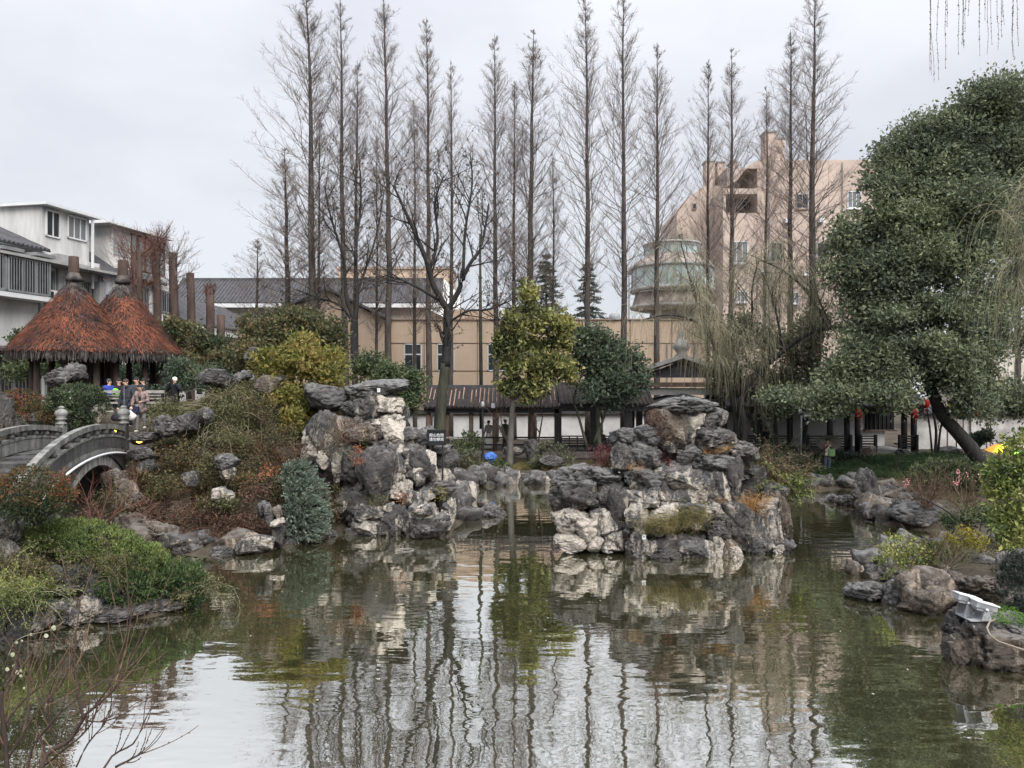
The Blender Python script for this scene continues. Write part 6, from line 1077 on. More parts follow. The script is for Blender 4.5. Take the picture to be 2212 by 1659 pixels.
t = thing('silver_juniper', 'blue-grey juniper with layered drooping sprays at the water below the cliff', 'shrub', at(655, 1160, 23.8)); sprays(t, [lobe(640, 1030, 30, 25, 24.2), lobe(655, 1070, 42, 34, 23.8), lobe(660, 1110, 44, 34, 23.5), lobe(655, 1140, 40, 24, 23.3)], 'silver', 400, .36, 26, .075, (.7, -.35, .2), -.02, asp=.34)
t = thing('clipped_juniper', 'dark clipped juniper mound beside the bridge and the scholar rock', 'shrub', at(165, 925, 26.4)); foliage(t, [lobe(165, 862, 58, 34, 26.6), lobe(140, 875, 40, 30, 26.4), lobe(200, 870, 32, 38, 26.5), lobe(160, 905, 42, 28, 26.2)], 'junip2', dens=30, per=14, size=.085, sig=.06, asp=.4, inner=.7, up=.6)
t = thing('bright_juniper', 'bright green spreading juniper on the near left bank', 'shrub', at(190, 1250, 16.2)); jl = [lobe(120, 1165, 90, 42, 16.6), lobe(210, 1180, 85, 45, 16.4), lobe(60, 1185, 50, 40, 16.2), lobe(290, 1215, 75, 48, 16.3), lobe(160, 1150, 70, 28, 17)]; foliage(t, jl, 'juniper', dens=75, per=15, size=.062, sig=.038, asp=.36, inner=.8, up=.9, low=-.4)
foliage(t, [lobe(330, 1245, 65, 50, 16.3), lobe(390, 1250, 50, 42, 16.5), lobe(270, 1265, 60, 40, 16.0), lobe(410, 1280, 35, 30, 16.5)], 'juniper_d', dens=60, per=15, size=.075, sig=.05, asp=.3, inner=.6, up=1.0, name='lower_sprays')
weep('bank_creeper', 'brown and green creeper hanging over the near left bank rocks', at(50, 1245, 15.2), 220, 1.0, 'twig_b', 'vine_g', 26, .045, .8, 'creeper', -.2, .005)
weep('bank_creeper', 'olive creeper trailing into the water at the tip of the bright juniper', at(425, 1275, 16.5), 90, .9, 'twig_o', 'vine_g', 22, .045, .6, 'creeper', -.25, .005)
weep('bank_creeper', 'green creeper dangling at the left edge of the near bank', at(20, 1290, 14.4), 220, .9, 'twig_o', 'bush', 24, .04, .6, 'creeper', -.22, .005)
weep('bank_creeper', 'thin creeper hanging below the middle of the bright juniper', at(215, 1225, 15.5), 70, .8, 'twig_b', 'vine_g', 20, .04, .7, 'creeper', -.25, .005)
t = bush('red_tipped_dome', 'clipped dome shrub with red leaf tips in front of the bridge', [(60, 1055, 92, 50, 15.6), (110, 1075, 50, 40, 15.5), (15, 1070, 50, 42, 15.6)], 'redgreen', dens=42, per=11, size=.055, sig=.06, inner=.6, low=-.5); stems(t, at(75, 1135, 15.7), 26, .95, .5, .014, 'bark_d')
foliage(t, [lobe(60, 1095, 88, 34, 15.8)], 'shrub', dens=44, per=10, size=.055, sig=.08, inner=.2, name='inner_leaves')
bush('russet_shrub', 'russet shrub left of the clipped juniper beside the terrace', [(50, 868, 45, 28, 26.6), (75, 890, 30, 30, 26.2), (15, 880, 25, 35, 26.3), (100, 900, 20, 20, 26)], 'redgreen', dens=22, per=9, size=.08, sig=.08, inner=.5)
bush('orange_shrub', 'orange-leaved shrub above the silver juniper', [(585, 1012, 18, 12, 23.6), (570, 1026, 14, 10, 23.4)], 'orange', dens=26, per=7, size=.06, sig=.08, inner=.3)
for vx, vy, rx_, ry_, Y, mk_, lab in [(775, 985, 14, 26, 24.3, 'orange', 'withered orange creeper on the cliff left of the dark boulder'), (870, 1078, 16, 10, 23.9, 'orange', 'orange fern tuft low on the cliff'), (950, 1065, 16, 14, 24.2, 'yellow', 'yellow fern tuft at the right foot of the cliff'), (725, 960, 40, 30, 25.0, 'vine', 'tangled creeper on the cliff face below the yellow tree'), (760, 935, 35, 30, 25.2, 'vine_r', 'brown creeper on the middle of the cliff'), (720, 1090, 22, 48, 24.3, 'vine', 'creeper hanging beside the silver juniper'), (820, 1080, 30, 14, 23.9, 'vine_g', 'small green creeper under the dark boulder'), (640, 985, 30, 35, 24.8, 'vine_r', 'dark red brush left of the cliff'), (790, 950, 12, 20, 25.0, 'vine_g', 'olive tuft on the cliff')]:
    bush('cliff_creeper', lab, [(vx, vy, rx_, ry_, Y, .5)], mk_, cat='creeper', dens=34, per=7, size=.05, sig=.08, inner=.3)
foliage_ivy = bush('rock_ivy', 'dark ivy covering the upright rock at the right edge', [(2195, 1270, 30, 60, 14.7), (2205, 1225, 30, 40, 14.8), (2215, 1330, 22, 30, 14.5)], 'ivy', cat='ivy', dens=60, per=8, size=.055, sig=.05, inner=.7)
bush('moss_tuft', 'bright green moss beside the floodlight', [(2175, 1332, 32, 22, 13.5), (2195, 1338, 24, 16, 13.4)], 'moss', cat='moss', dens=110, per=9, size=.026, sig=.03, inner=.7)
t = thing('red_stem_shrub', 'bare reddish stems spreading in front of the bridge arch', 'shrub', at(200, 1150, 20)); 
for pts in [[(205, 1158, 19.5), (250, 1110, 19.7), (300, 1085, 20), (340, 1065, 20.2)], [(195, 1160, 19.5), (195, 1110, 19.6), (180, 1060, 19.8), (155, 1010, 20)], [(205, 1158, 19.5), (225, 1095, 19.8), (240, 1050, 20), (235, 1000, 20.2)], [(200, 1160, 19.5), (215, 1120, 19.6), (195, 1080, 19.6), (200, 1035, 19.7)], [(205, 1158, 19.5), (270, 1120, 19.6), (320, 1110, 19.8)], [(230, 1130, 19.6), (285, 1060, 19.9), (300, 1010, 20.2)]]:
    Q, q = path(t, pts, .014, .004, 'twig_r', 5, 'stem'); p, T, rr, _ = along(Q[None], q[None], 16, .2); P2, q2 = grow(p, side(T, .4, .9), rng.uniform(.2, .7, len(p)), rr * .6, rr * .25, 4, .08, .12); b = B(); V, F_ = tubes(P2 - np.array(t.location), q2, 3); b.add(V, F_); b.obj('twigs', M['twig_r'], t)
# --- foreground bare branches at the lower left
t = thing('foreground_shrub', 'bare budding branches reaching up in the lower left foreground', 'shrub', (-2.75, 2.9, g1(-2.75, 2.9))); org = np.array(t.location); W0 = [(60, 1900, 4.1)]
def fz(a, c, Y): return (.25 * a, 1244 + .25 * c, Y)
mains = [([(40, 1950, 4.0), (87, 1659, 4.3)] + [fz(a, c, 4.4) for a, c in [(600, 1420), (720, 1230), (830, 1120), (1000, 960), (1110, 760), (1300, 330)]], .017, .003), ([fz(a, c, 4.4) for a, c in [(720, 1230), (690, 1100), (660, 960), (645, 640), (680, 300), (690, 180)]], .010, .002), ([fz(a, c, 4.45) for a, c in [(800, 1150), (970, 900), (1060, 600), (1190, 180)]], .008, .002),
 ([(20, 1950, 3.9)] + [fz(a, c, 4.1) for a, c in [(60, 1650), (20, 1200), (20, 1000), (130, 820), (175, 560)]], .016, .003), ([(50, 1950, 4.0)] + [fz(a, c, 4.2) for a, c in [(240, 1640), (420, 1300), (620, 1100), (830, 950), (1080, 800)]], .010, .002), ([(160, 1900, 4.2)] + [fz(a, c, 4.5) for a, c in [(900, 1660), (1150, 1450), (1260, 1230), (1410, 960)]], .009, .002), ([fz(a, c, 4.5) for a, c in [(1000, 1650), (1120, 1590), (1230, 1525)]], .009, .004), ([fz(a, c, 4.4) for a, c in [(350, 1660), (560, 1500), (750, 1330), (835, 1150), (840, 900), (930, 520)]], .008, .002),
 ([fz(a, c, 4.3) for a, c in [(30, 1300), (200, 1080), (400, 900), (450, 650), (520, 420)]], .009, .002), ([fz(a, c, 4.2) for a, c in [(60, 1600), (230, 1250), (240, 1000), (250, 780), (330, 450)]], .008, .002), ([fz(a, c, 4.4) for a, c in [(500, 1500), (440, 1300), (420, 1050), (560, 700)]], .007, .002), ([fz(a, c, 4.4) for a, c in [(720, 1240), (840, 1260), (960, 1240), (1110, 1170)]], .005, .002), ([fz(a, c, 4.35) for a, c in [(300, 1250), (350, 1400), (400, 1560)]], .006, .005), ([fz(a, c, 4.3) for a, c in [(120, 1500), (300, 1200), (480, 1000), (560, 880), (720, 450)]], .007, .002), ([fz(a, c, 4.4) for a, c in [(660, 1650), (760, 1450), (900, 1280), (960, 1130), (950, 880)]], .006, .002)]
Ps = []
for pts, r0, r1 in mains: Q, q = path(t, pts, r0 * .9, r1 * 1.2, 'bark_red', 6, 'branch', .1); Ps.append((Q, q))
p_, T_, r_ = [], [], []
for Q, q in Ps: a, b_, c_, _ = along(Q[None], q[None], 7, .25); p_.append(a); T_.append(b_); r_.append(c_)
p_, T_, r_ = np.concatenate(p_), np.concatenate(T_), np.concatenate(r_); P2, q2 = grow(p_, side(T_, .3, .7), rng.uniform(.12, .45, len(p_)), np.minimum(r_ * .6, .0045), np.full(len(p_), .0019), 6, .12, .07); b = B(); V, F_ = tubes(P2 - org, q2, 5); b.add(V, F_); b.obj('shoots', M['twig_b'], t)
bp_, bt_, _, _ = along(P2, q2, 7, .1); p5 = [along(Q[None], q[None], 14, .4)[:2] for Q, q in Ps]; bp_ = np.concatenate([bp_] + [a[0] for a in p5]); bt_ = np.concatenate([bt_] + [a[1] for a in p5]); V, F_ = leafq(bp_ - org + rng.normal(0, .002, bp_.shape), side(bt_, .3, .7), rng.uniform(.010, .020, len(bp_)), .6); B().add(V, F_).obj('buds', LF['dryleaf'], t)
cl = thing('leafy_climber', 'thin looping climber with pale heart-shaped leaves in the lower left foreground', 'climber', (-2.8, 4.2, 2.2)); org = np.array(cl.location)
path(cl, [fz(a, c, 4.25) for a, c in [(0, 1500), (70, 1100), (70, 700), (150, 590), (320, 555), (520, 545), (640, 500), (665, 440), (640, 380)]], .0035, .002, 'bark_red', 5, 'stem', 0); path(cl, [fz(a, c, 4.2) for a, c in [(70, 700), (130, 570), (250, 510), (430, 470), (560, 390)]], .0025, .0015, 'twig_o', 5, 'stem', 0); path(cl, [fz(a, c, 4.25) for a, c in [(560, 1400), (590, 1000), (600, 600), (560, 560), (645, 630)]], .0022, .0015, 'twig_b', 5, 'stem', 0)
for (a, c, s_, rz_) in [(397, 515, 38, 0), (140, 575, 26, 1.2), (185, 560, 22, .4), (265, 505, 24, .2), (460, 450, 44, 1.4), (105, 680, 40, 1.2), (120, 780, 36, 1.3), (60, 805, 36, .4), (145, 835, 38, 1.5), (180, 820, 30, 1.4), (178, 862, 26, .1), (70, 915, 32, 1.3), (205, 970, 22, 1)]:
    p = at(*fz(a, c, 4.2)) - org; sz = s_ * .25 / FP * 4.2; th = np.linspace(0, 2 * math.pi, 12, endpoint=False); hx = .5 * np.sin(th) * (1 - .25 * np.cos(th)); hz = .55 * np.cos(th) - .12 * np.abs(np.cos(th / 2)) ** 6; ca, sa = math.cos(rz_), math.sin(rz_)
    ring = np.stack([hx * ca - hz * sa, .18 * np.abs(hx) + .05 * hz, hx * sa + hz * ca], 1) * sz; B().add(np.concatenate([p + ring, [p]]), [[i, (i + 1) % 12, 12] for i in range(12)]).obj('leaf', LF['paleleaf'], cl, True)
# ================================================================ people
SK = mat('skin', (.58, .36, .26), .6, .08, 8)
PM = {}
def pm(c):
    if c not in PM: PM[c] = mat('cloth_%02d' % len(PM), c, .85, .22, 9)
    return PM[c]
def skin_mesh(J, E, root=0, sub=1):
    me = bpy.data.meshes.new('tmp'); me.from_pydata([tuple(map(float, j[0])) for j in J], E, []); o = bpy.data.objects.new('tmp', me); C.objects.link(o)
    o.modifiers.new('s', 'SKIN'); s = o.modifiers.new('u', 'SUBSURF'); s.levels = sub; s.render_levels = sub
    for i, j in enumerate(J):
        v = me.skin_vertices[0].data[i]; r = j[1]; v.radius = (r, r) if not isinstance(r, tuple) else r; v.use_root = i == root
    dg = bpy.context.evaluated_depsgraph_get(); ev = o.evaluated_get(dg); out = bpy.data.meshes.new_from_object(ev); bpy.data.objects.remove(o); bpy.data.meshes.remove(me)
    out.polygons.foreach_set('use_smooth', np.ones(len(out.polygons), bool)); return out
_eV, _eF = _ico[3]
def ell(c, r, cut=None):
    V = _eV * np.asarray(r); 
    if cut is not None: V = np.where((_eV[:, 2:3] < cut) , np.column_stack([V[:, :2] * .96, np.full(len(V), cut * r[2])]), V)
    return B().add(V + np.asarray(c), _eF)
def hand(par, w, d, up=(0, 0, 1)):
    'palm, four bent fingers and a thumb'
    w = np.asarray(w, float); d = nrm(np.asarray(d, float)); s = nrm(np.cross(d, np.asarray(up, float) + 1e-3)); n = np.cross(s, d); b = B(); V = _eV * np.array([.040, .048, .017]); b.add(w + d * .045 + V[:, :1] * s + V[:, 1:2] * d + V[:, 2:] * n, _eF)
    for k, l in enumerate((.062, .072, .068, .052)):
        p = w + d * .085 + s * (-.028 + .019 * k); b.tube([p - d * .02, p + d * l * .5 - n * .006, p + d * l * .85 - n * .03], [.009, .0085, .007], 5)
    p = w + d * .03 - s * .036; b.tube([p + s * .012, p - s * .02 + d * .03, p - s * .024 + d * .055], [.011, .010, .008], 5)
    return b.obj('hand', SK, par, True)
def person(label, base, rz, h, top, legs, hair=(.02, .018, .018), shoe=(.03, .03, .03), J=None, arms=None, head=(0, -.02), sit=False, coat=0., hood=False, group=None, shoulder=1., fat=1., skirt=None):
    t = thing('person', label, 'person', base, rz, group); k = h / 1.7; t.scale = (k, k, k)
    hy = head[1]; hx = head[0]; pz = .92 if not sit else .12
    P = {'pel': (0, 0, pz), 'wai': (0, 0, pz + .14), 'che': (0, 0, pz + .36), 'nec': (0, -.01 + hy * .4, pz + .53), 'hb': (hx * .5, -.015 + hy, pz + .60), 'hm': (hx, -.03 + hy, pz + .68), 'ht': (hx, -.025 + hy, pz + .755),
         'sL': (.175 * shoulder, 0, pz + .46), 'sR': (-.175 * shoulder, 0, pz + .46), 'eL': (.25, .02, pz + .20), 'eR': (-.25, .02, pz + .20), 'wL': (.26, -.06, pz - .03), 'wR': (-.26, -.06, pz - .03),
         'pL': (.09, 0, pz - .03), 'pR': (-.09, 0, pz - .03), 'kL': (.10, -.02, .50), 'kR': (-.10, -.02, .50), 'aL': (.10, .03, .085), 'aR': (-.10, .03, .085), 'tL': (.115, -.12, .035), 'tR': (-.115, -.12, .035)}
    if sit: P.update(kL=(.10, -.42, .10), kR=(-.10, -.42, .10), aL=(.10, -.44, -.32), aR=(-.10, -.44, -.32), tL=(.11, -.58, -.37), tR=(-.11, -.58, -.37))
    if J: P.update(J)
    names = list(P); ix = {n: i for i, n in enumerate(names)}
    Rr = dict(pel=(.135, .10), wai=(.125, .095), che=(.145, .10), nec=.052, hb=.066, hm=.084, ht=.05, sL=.055, sR=.055, eL=.04, eR=.04, wL=.028, wR=.028, pL=.085, pR=.085, kL=.055, kR=.055, aL=.04, aR=.04, tL=.03, tR=.03)
    ED = [('pel', 'wai'), ('wai', 'che'), ('che', 'nec'), ('nec', 'hb'), ('hb', 'hm'), ('hm', 'ht'), ('che', 'sL'), ('che', 'sR'), ('sL', 'eL'), ('sR', 'eR'), ('eL', 'wL'), ('eR', 'wR'), ('pel', 'pL'), ('pel', 'pR'), ('pL', 'kL'), ('pR', 'kR'), ('kL', 'aL'), ('kR', 'aR'), ('aL', 'tL'), ('aR', 'tR')]
    new('body', skin_mesh([(P[n], Rr[n]) for n in names], [(ix[a], ix[b]) for a, b in ED]), SK, t)
    def sub(keys, rad, nm, m, dz=None):
        i2 = {n: i for i, n in enumerate(keys)}; return new(nm, skin_mesh([(P[n], rad[n]) for n in keys], [(i2[a], i2[b]) for a, b in ED if a in i2 and b in i2]), m, t)
    f = fat; cr_ = dict(pel=(.175 * f, .135 * f), wai=(.175 * f, .14 * f), che=(.185 * f, .145 * f), sL=.088 * f, sR=.088 * f, eL=.066 * f, eR=.066 * f, wL=.05, wR=.05, nec=.07)
    sub(['pel', 'wai', 'che', 'nec', 'sL', 'sR', 'eL', 'eR', 'wL', 'wR'], cr_, 'jacket', top if not isinstance(top, tuple) else pm(top))
    if skirt is None: sub(['pel', 'pL', 'pR', 'kL', 'kR', 'aL', 'aR'], dict(pel=(.15, .12), pL=.105, pR=.105, kL=.078, kR=.078, aL=.066, aR=.066), 'trousers', pm(legs))
    else: b = B(); b.lathe([(.15, pz + .05), (.2, pz - .2), (.25, .5), (.31, .12), (.28, .1)], 16); b.obj('skirt', pm(skirt), t, True)
    if coat: b = B(); b.lathe([(.17 * f, pz + .1), (.19 * f, pz - .08), (.20 * f, pz - .08 - coat), (.17 * f, pz - .08 - coat)], 14); o = b.obj('jacket_skirt', top if not isinstance(top, tuple) else pm(top), t, True); o.scale = (1, .78, 1)
    for s in 'LR':
        a = np.array(P['a' + s]); d = np.array(P['t' + s]) - a; d[2] = 0; c = a + d * .45; c[2] = min(a[2], P['t' + s][2] + .05) - .02; an = math.atan2(d[1], d[0]); b = B(); V = _eV * np.array([.13, .05, .05]); b.add(np.column_stack([V[:, 0] * math.cos(an) - V[:, 1] * math.sin(an), V[:, 0] * math.sin(an) + V[:, 1] * math.cos(an), np.maximum(V[:, 2], -.03)]) + c, _eF); b.obj('shoe', pm(shoe), t, True)
        w, e = np.array(P['w' + s]), np.array(P['e' + s]); hand(t, w, w - e)
    hc = np.array(P['hm'])
    ell(hc + (0, .034, .030), (.096, .098, .100)).obj('hair', pm(hair), t, True)
    b = B(); b.add(_eV * (.012, .02, .02) + hc + (0, -.088, -.02), _eF); b.obj('nose', SK, t, True)
    for sx_ in (-.034, .034): b = B(); b.add(_eV * (.013, .006, .007) + hc + (sx_, -.080, .008), _eF); b.obj('eye', pm((.015, .012, .012)), t, True)
    b = B(); b.add(_eV * (.022, .006, .006) + hc + (0, -.078, -.052), _eF); b.obj('mouth', pm((.30, .10, .09)), t, True)
    for sx_ in (-1, 1): b = B(); b.add(_eV * (.014, .02, .03) + hc + (sx_ * .086, .005, -.01), _eF); b.obj('ear', SK, t, True)
    if hood: b = B(); b.lathe([(.06, -.05), (.13, -.04), (.15, .02), (.12, .06), (.08, .05)], 12, np.array(P['nec']) + (0, .03, 0)); b.obj('hood', pm(top), t, True)
    return t, P
camo = mat('mauve_camouflage', (.115, .085, .08), .85, .6, 9, col2=(.36, .26, .25))
def onstep(vx, vy, Y): p = at(vx, vy, Y); return (p[0], Y, p[2])
Bf = onstep(276, 925, 26.9); t, P = person('person in a charcoal padded jacket looking down, dark bag in hand, on the bridge steps', Bf, -.25, 1.70, (.035, .037, .045), (.015, .018, .035), (.06, .04, .032), (.25, .20, .18), J={'wR': (-.30, -.12, .72), 'eR': (-.27, -.02, 1.0), 'kL': (.10, -.1, .5)}, head=(-.02, -.07), hood=True, fat=1.12, coat=.12)
b = B(); b.add(np.stack([[.004 * 0, 0, 0], [.01, 0, 0], [.01, 0, .62], [0, 0, .62]]) + np.array([-.005, -.175, .85]), [[0, 1, 2, 3]]); b.obj('zip', M['frame'], t)
def bag(par_pos, w, h, m, label, col):
    p = np.asarray(par_pos); t = thing('carrier_bag', label, 'bag', p - (0, 0, h)); r = np.random.default_rng(int(w * 1000)); n = 14; prof = [(0, .0), (.75, .02), (1., .22), (.95, .45), (.6, .7), (.22, .9), (.10, 1.0)]; V = []
    for rr, z in prof:
        a = np.linspace(0, 2 * math.pi, n, endpoint=False); q = rr * (1 + .14 * r.normal(0, 1, n)); V.append(np.column_stack([np.cos(a) * q * w / 2, np.sin(a) * q * w / 3.4, np.full(n, z * h * .8)]))
    V = np.concatenate(V); B().add(V, [[i * n + j, i * n + (j + 1) % n, (i + 1) * n + (j + 1) % n, (i + 1) * n + j] for i in range(len(prof) - 1) for j in range(n)]).obj('sack', m, t, True)
    for s in (-1, 1): B().tube([(s * .02, 0, h * .76), (s * .035, 0, h * .9), (0, 0, h)], .008, 5).obj('handle', m, t, True)
    return t
bag((Bf[0] - .33, Bf[1] - .1, Bf[2] + .68), .42, .42, pm((.02, .02, .032)), 'dark crumpled carrier bag held by the person in the charcoal jacket', None)
Bf = onstep(305, 932, 26.35); t, P = person('person in a mauve patterned coat stepping down with a white shopping bag', Bf, .1, 1.60, camo, (.15, .15, .145), (.022, .024, .024), (.45, .42, .36), J={'wR': (-.25, -.2, .92), 'eR': (-.27, -.04, 1.12), 'eL': (.25, -.02, 1.12), 'wL': (.13, -.27, 1.10), 'kR': (-.11, -.1, .47), 'aR': (-.12, -.06, .03), 'tR': (-.13, -.21, -.02), 'kL': (.11, -.04, .55), 'aL': (.12, .06, .16), 'tL': (.13, -.08, .12)}, head=(.0, -.1), coat=.16, fat=1.1)
bag((Bf[0] - .24, Bf[1] - .24, Bf[2] + .85), .32, .46, pm((.62, .60, .57)), 'white plastic shopping bag with pinkish contents held on the bridge steps', None)
o = B().box(-.04, -.01, 0, .04, .01, .15).obj('phone', M['iron']); o.location = (Bf[0] + .12, Bf[1] - .36, Bf[2] + 1.06); tag(o, 'dark phone in the hand of the person in the patterned coat', 'phone')
o = B().cbox((0, 0, .1), (.22, .1, .2)).obj('shoulder_bag', pm((.02, .025, .06))); o.location = (Bf[0] - .1, Bf[1] - .2, Bf[2] + .66); tag(o, 'navy shoulder bag hanging at the hip of the patterned coat', 'bag')
Bf = onstep(297, 920, 28.0); person('man with short black hair in a dark grey jacket behind the two on the steps', (Bf[0], 28.0, 3.30), 0, 1.74, (.05, .052, .055), (.03, .03, .035), head=(-.01, -.06))
Bp_ = at(378, 900, 28.6); gzz = g1(Bp_[0], 28.6); t, P = person('white-haired person in black taking a picture with both hands raised', (Bp_[0], 28.6, 3.42), 0, 1.62, (.016, .017, .02), (.02, .02, .022), (.75, .73, .70), J={'eL': (.27, -.12, 1.18), 'eR': (-.27, -.12, 1.18), 'wL': (.085, -.24, 1.50), 'wR': (-.085, -.24, 1.50)}, head=(0, -.02))
o = B().box(-.075, -.012, -.04, .075, .012, .04).obj('phone', M['iron']); o.location = (Bp_[0], 28.6 - .33, 3.42 + 1.50); tag(o, 'black phone held up by the white-haired person', 'phone')
Sz = Z(872, 29.6) + .08
t, P = person('person in a bright blue jacket sitting on the terrace bench', (X(239, 29.9), 29.75, Sz), 1.2, 1.62, (.03, .055, .30), (.03, .03, .04), (.05, .05, .055), sit=True, fat=1.1)
o = ell((0, 0, 0), (.17, .1, .2)).obj('rucksack', pm((.16, .42, .06)), smooth=True); o.location = (X(250, 29.9), 29.85, Sz + .32); tag(o, 'lime green rucksack behind the person in blue', 'rucksack')
person('seated person in black with dark hair left of the steps group', (X(262, 30.4), 30.2, Sz), .9, 1.66, (.012, .012, .015), (.015, .015, .02), sit=True)
person('dim seated figure in black between the two right bench posts', (X(316, 30.4), 30.2, Sz), -.6, 1.66, (.01, .011, .015), (.015, .015, .02), sit=True)
# --- woman with umbrella
Bw = onstep(1787, 1013, 37.9); zg = g1(Bw[0], 37.9); t, P = person('woman in a brown coat, cream scarf and jeans on the far right bank', (Bw[0], 37.9, zg), .1, 1.64, (.13, .062, .042), (.10, .14, .20), (.018, .016, .016), (.75, .75, .73), J={'wR': (-.07, -.26, 1.40), 'eR': (-.25, -.12, 1.17), 'wL': (.10, -.24, 1.30), 'eL': (.25, -.08, 1.13)}, head=(-.02, -.04), coat=.05)
b = B(); b.cbox((-.08, -.16, 1.12), (.2, .06, .52)); b.cbox((-.02, -.165, 1.36), (.24, .07, .1)); b.obj('scarf', pm((.72, .68, .60)), t)
o = B().cbox((0, 0, 0), (.3, .09, .36)).obj('tote_bag', pm((.26, .42, .19))); o.location = (Bw[0] + .12, 37.9 - .24, zg + .98); tag(o, 'pale green tote bag carried by the woman with the umbrella', 'bag')
def umbrella(pos, R_, tilt, label, mats_, hl=.9):
    t = thing('umbrella', label, 'umbrella', pos); t.rotation_euler = tilt; n = 8
    for k in range(n):
        a0, a1 = 2 * math.pi * k / n, 2 * math.pi * (k + 1) / n; b = B(); m = 5; V = []; Fs = []
        for j in range(m + 1):
            r = R_ * j / m; z = .30 * R_ * (1 - (j / m) ** 2) * 1.5
            for i in range(4): a = a0 + (a1 - a0) * i / 3; rr = r * (1 - .06 * math.sin(math.pi * i / 3) * j / m); V.append((rr * math.cos(a), rr * math.sin(a), z))
        for j in range(m):
            for i in range(3): Fs.append([j * 4 + i, j * 4 + i + 1, j * 4 + 5 + i, j * 4 + 4 + i])
        b.add(V, Fs); b.obj('panel', mats_[k % len(mats_)], t, True)
        B().tube([(R_ * math.cos(a0) * j / 5, R_ * math.sin(a0) * j / 5, .45 * R_ * (1 - (j / 5) ** 2) - .01) for j in range(6)], .006, 4).obj('rib', M['iron'], t)
    B().tube([(0, 0, .5 * R_), (0, 0, -hl)], .009, 6).obj('shaft', M['iron'], t); B().tube([(0, 0, -hl), (0, 0, -hl - .06), (.03, 0, -hl - .1), (.06, 0, -hl - .06)], .014, 6).obj('handle', M['iron'], t)
    return t
um = bpy.data.materials.new('clear_umbrella_film'); um.use_nodes = True; p_ = um.node_tree.nodes['Principled BSDF']; p_.inputs['Base Color'].default_value = (.45, .43, .36, 1); p_.inputs['Roughness'].default_value = .4; p_.inputs['Alpha'].default_value = .75
umbrella((Bw[0] + .20, 38.2, zg + 1.42), .60, (-.75, .35, 0), 'smoky translucent umbrella held behind the woman in the brown coat', [um], .55)
rb_ = [pm(c) for c in [(.75, .60, .05), (.80, .30, .05), (.70, .07, .06), (.80, .35, .05), (.80, .65, .05), (.35, .60, .08), (.06, .38, .12), (.30, .55, .06)]]
xu = X(2168, 28.5); zu = g1(xu, 28.5); umbrella((xu, 28.5, zu + 1.78), .62, (.12, -.05, .4), 'rainbow umbrella showing over the bush at the right edge', rb_, .62)
person('person hidden under the rainbow umbrella behind the bush', (xu + .12, 28.6, zu), 0, 1.66, (.1, .1, .14), (.04, .04, .05), J={'wR': (-.12, -.12, 1.18), 'eR': (-.25, -.05, 1.08)})
# --- people in the corridor and hall
person('person in a red jacket sitting in the corridor by the island top', (X(1376, 43.4), 43.3, 1.42), 0, 1.66, (.30, .02, .035), (.03, .03, .04), sit=True)
person('seated person in black on the long dark corridor bench', (X(1299, 43), 42.95, 1.36), 2.6, 1.66, (.014, .014, .017), (.02, .02, .02), sit=True)
person('standing person in an olive jacket seen from behind in the corridor', (X(1091, 44), 43.9, 1.05), 2.4, 1.72, (.085, .08, .05), (.018, .018, .02))
person('person in a long pale skirt standing in the corridor beside the lamp post', (X(1056, 44), 43.8, 1.05), -.4, 1.66, (.30, .30, .29), (.3, .3, .3), skirt=(.55, .55, .54))
person('person with a black cap sitting just above the cliff sign', (X(934, 43.4), 43.3, 1.36), .3, 1.62, (.05, .05, .05), (.03, .03, .03), (.01, .01, .01), sit=True)
person('small seated person in grey right of the sign', (X(973, 43.4), 43.2, 1.2), -.3, 1.45, (.22, .21, .22), (.05, .05, .06), sit=True)
person('seated person in black in the dim hall behind the weeping shrub', (X(1650, 43.2), 42.8, 1.54), .2, 1.66, (.013, .013, .016), (.02, .02, .02), sit=True)
# ================================================================ lamps, lanterns, signs and small things
t = thing('lamp_post', 'slim black lamp post with two white lamp heads before the corridor', 'lamp post', (X(1043, 40.8), 40.8, g1(X(1043, 40.8), 40.8))); L_ = np.array(t.location); zt = Z(884, 40.8) - L_[2]
b = B(); b.lathe([(.16, 0), (.16, .12), (.10, .18), (.09, .5), (.06, .55), (.05, zt), (0, zt)], 10); b.obj('pole', M['iron'], t, True); b = B(); b.bar((-.25, 0, zt), (.62, 0, zt), .06); b.obj('arm', M['iron'], t)
ell((0, 0, zt + .25), (.10, .10, .16)).obj('lamp_head', M['plastic_w'], t, True); b = B(); b.cbox((.55, 0, zt + .2), (.2, .18, .26)); b.obj('speaker', M['plastic_w'], t); b = B(); b.bar((.55, 0, zt), (.55, 0, zt + .1), .04); b.obj('bracket', M['iron'], t)
t = thing('camera_pole', 'grey pole with a white security camera in front of the hall', 'camera pole', (X(1731, 40.5), 40.5, g1(X(1731, 40.5), 40.5))); zt = Z(898, 40.5) - t.location.z
B().tube([(0, 0, 0), (0, 0, zt)], .045, 8).obj('pole', M['frame_g'], t, True); ell((-.3 + .25, 0, zt + .22), (.09, .09, .12)).obj('dome', M['plastic_w'], t, True); b = B(); b.bar((0, 0, zt), (.25, -.05, zt - .02), .05); b.obj('arm', M['frame_g'], t); b = B(); b.bar((.12, -.05, zt + .02), (.48, -.12, zt + .1), .16, .15); b.obj('camera_body', M['plastic_w'], t); b = B(); b.tube([(.2, -.05, zt), (.14, -.05, zt - .14), (.2, -.05, zt - .22)], .02, 5); b.obj('cable', M['plastic_w'], t)
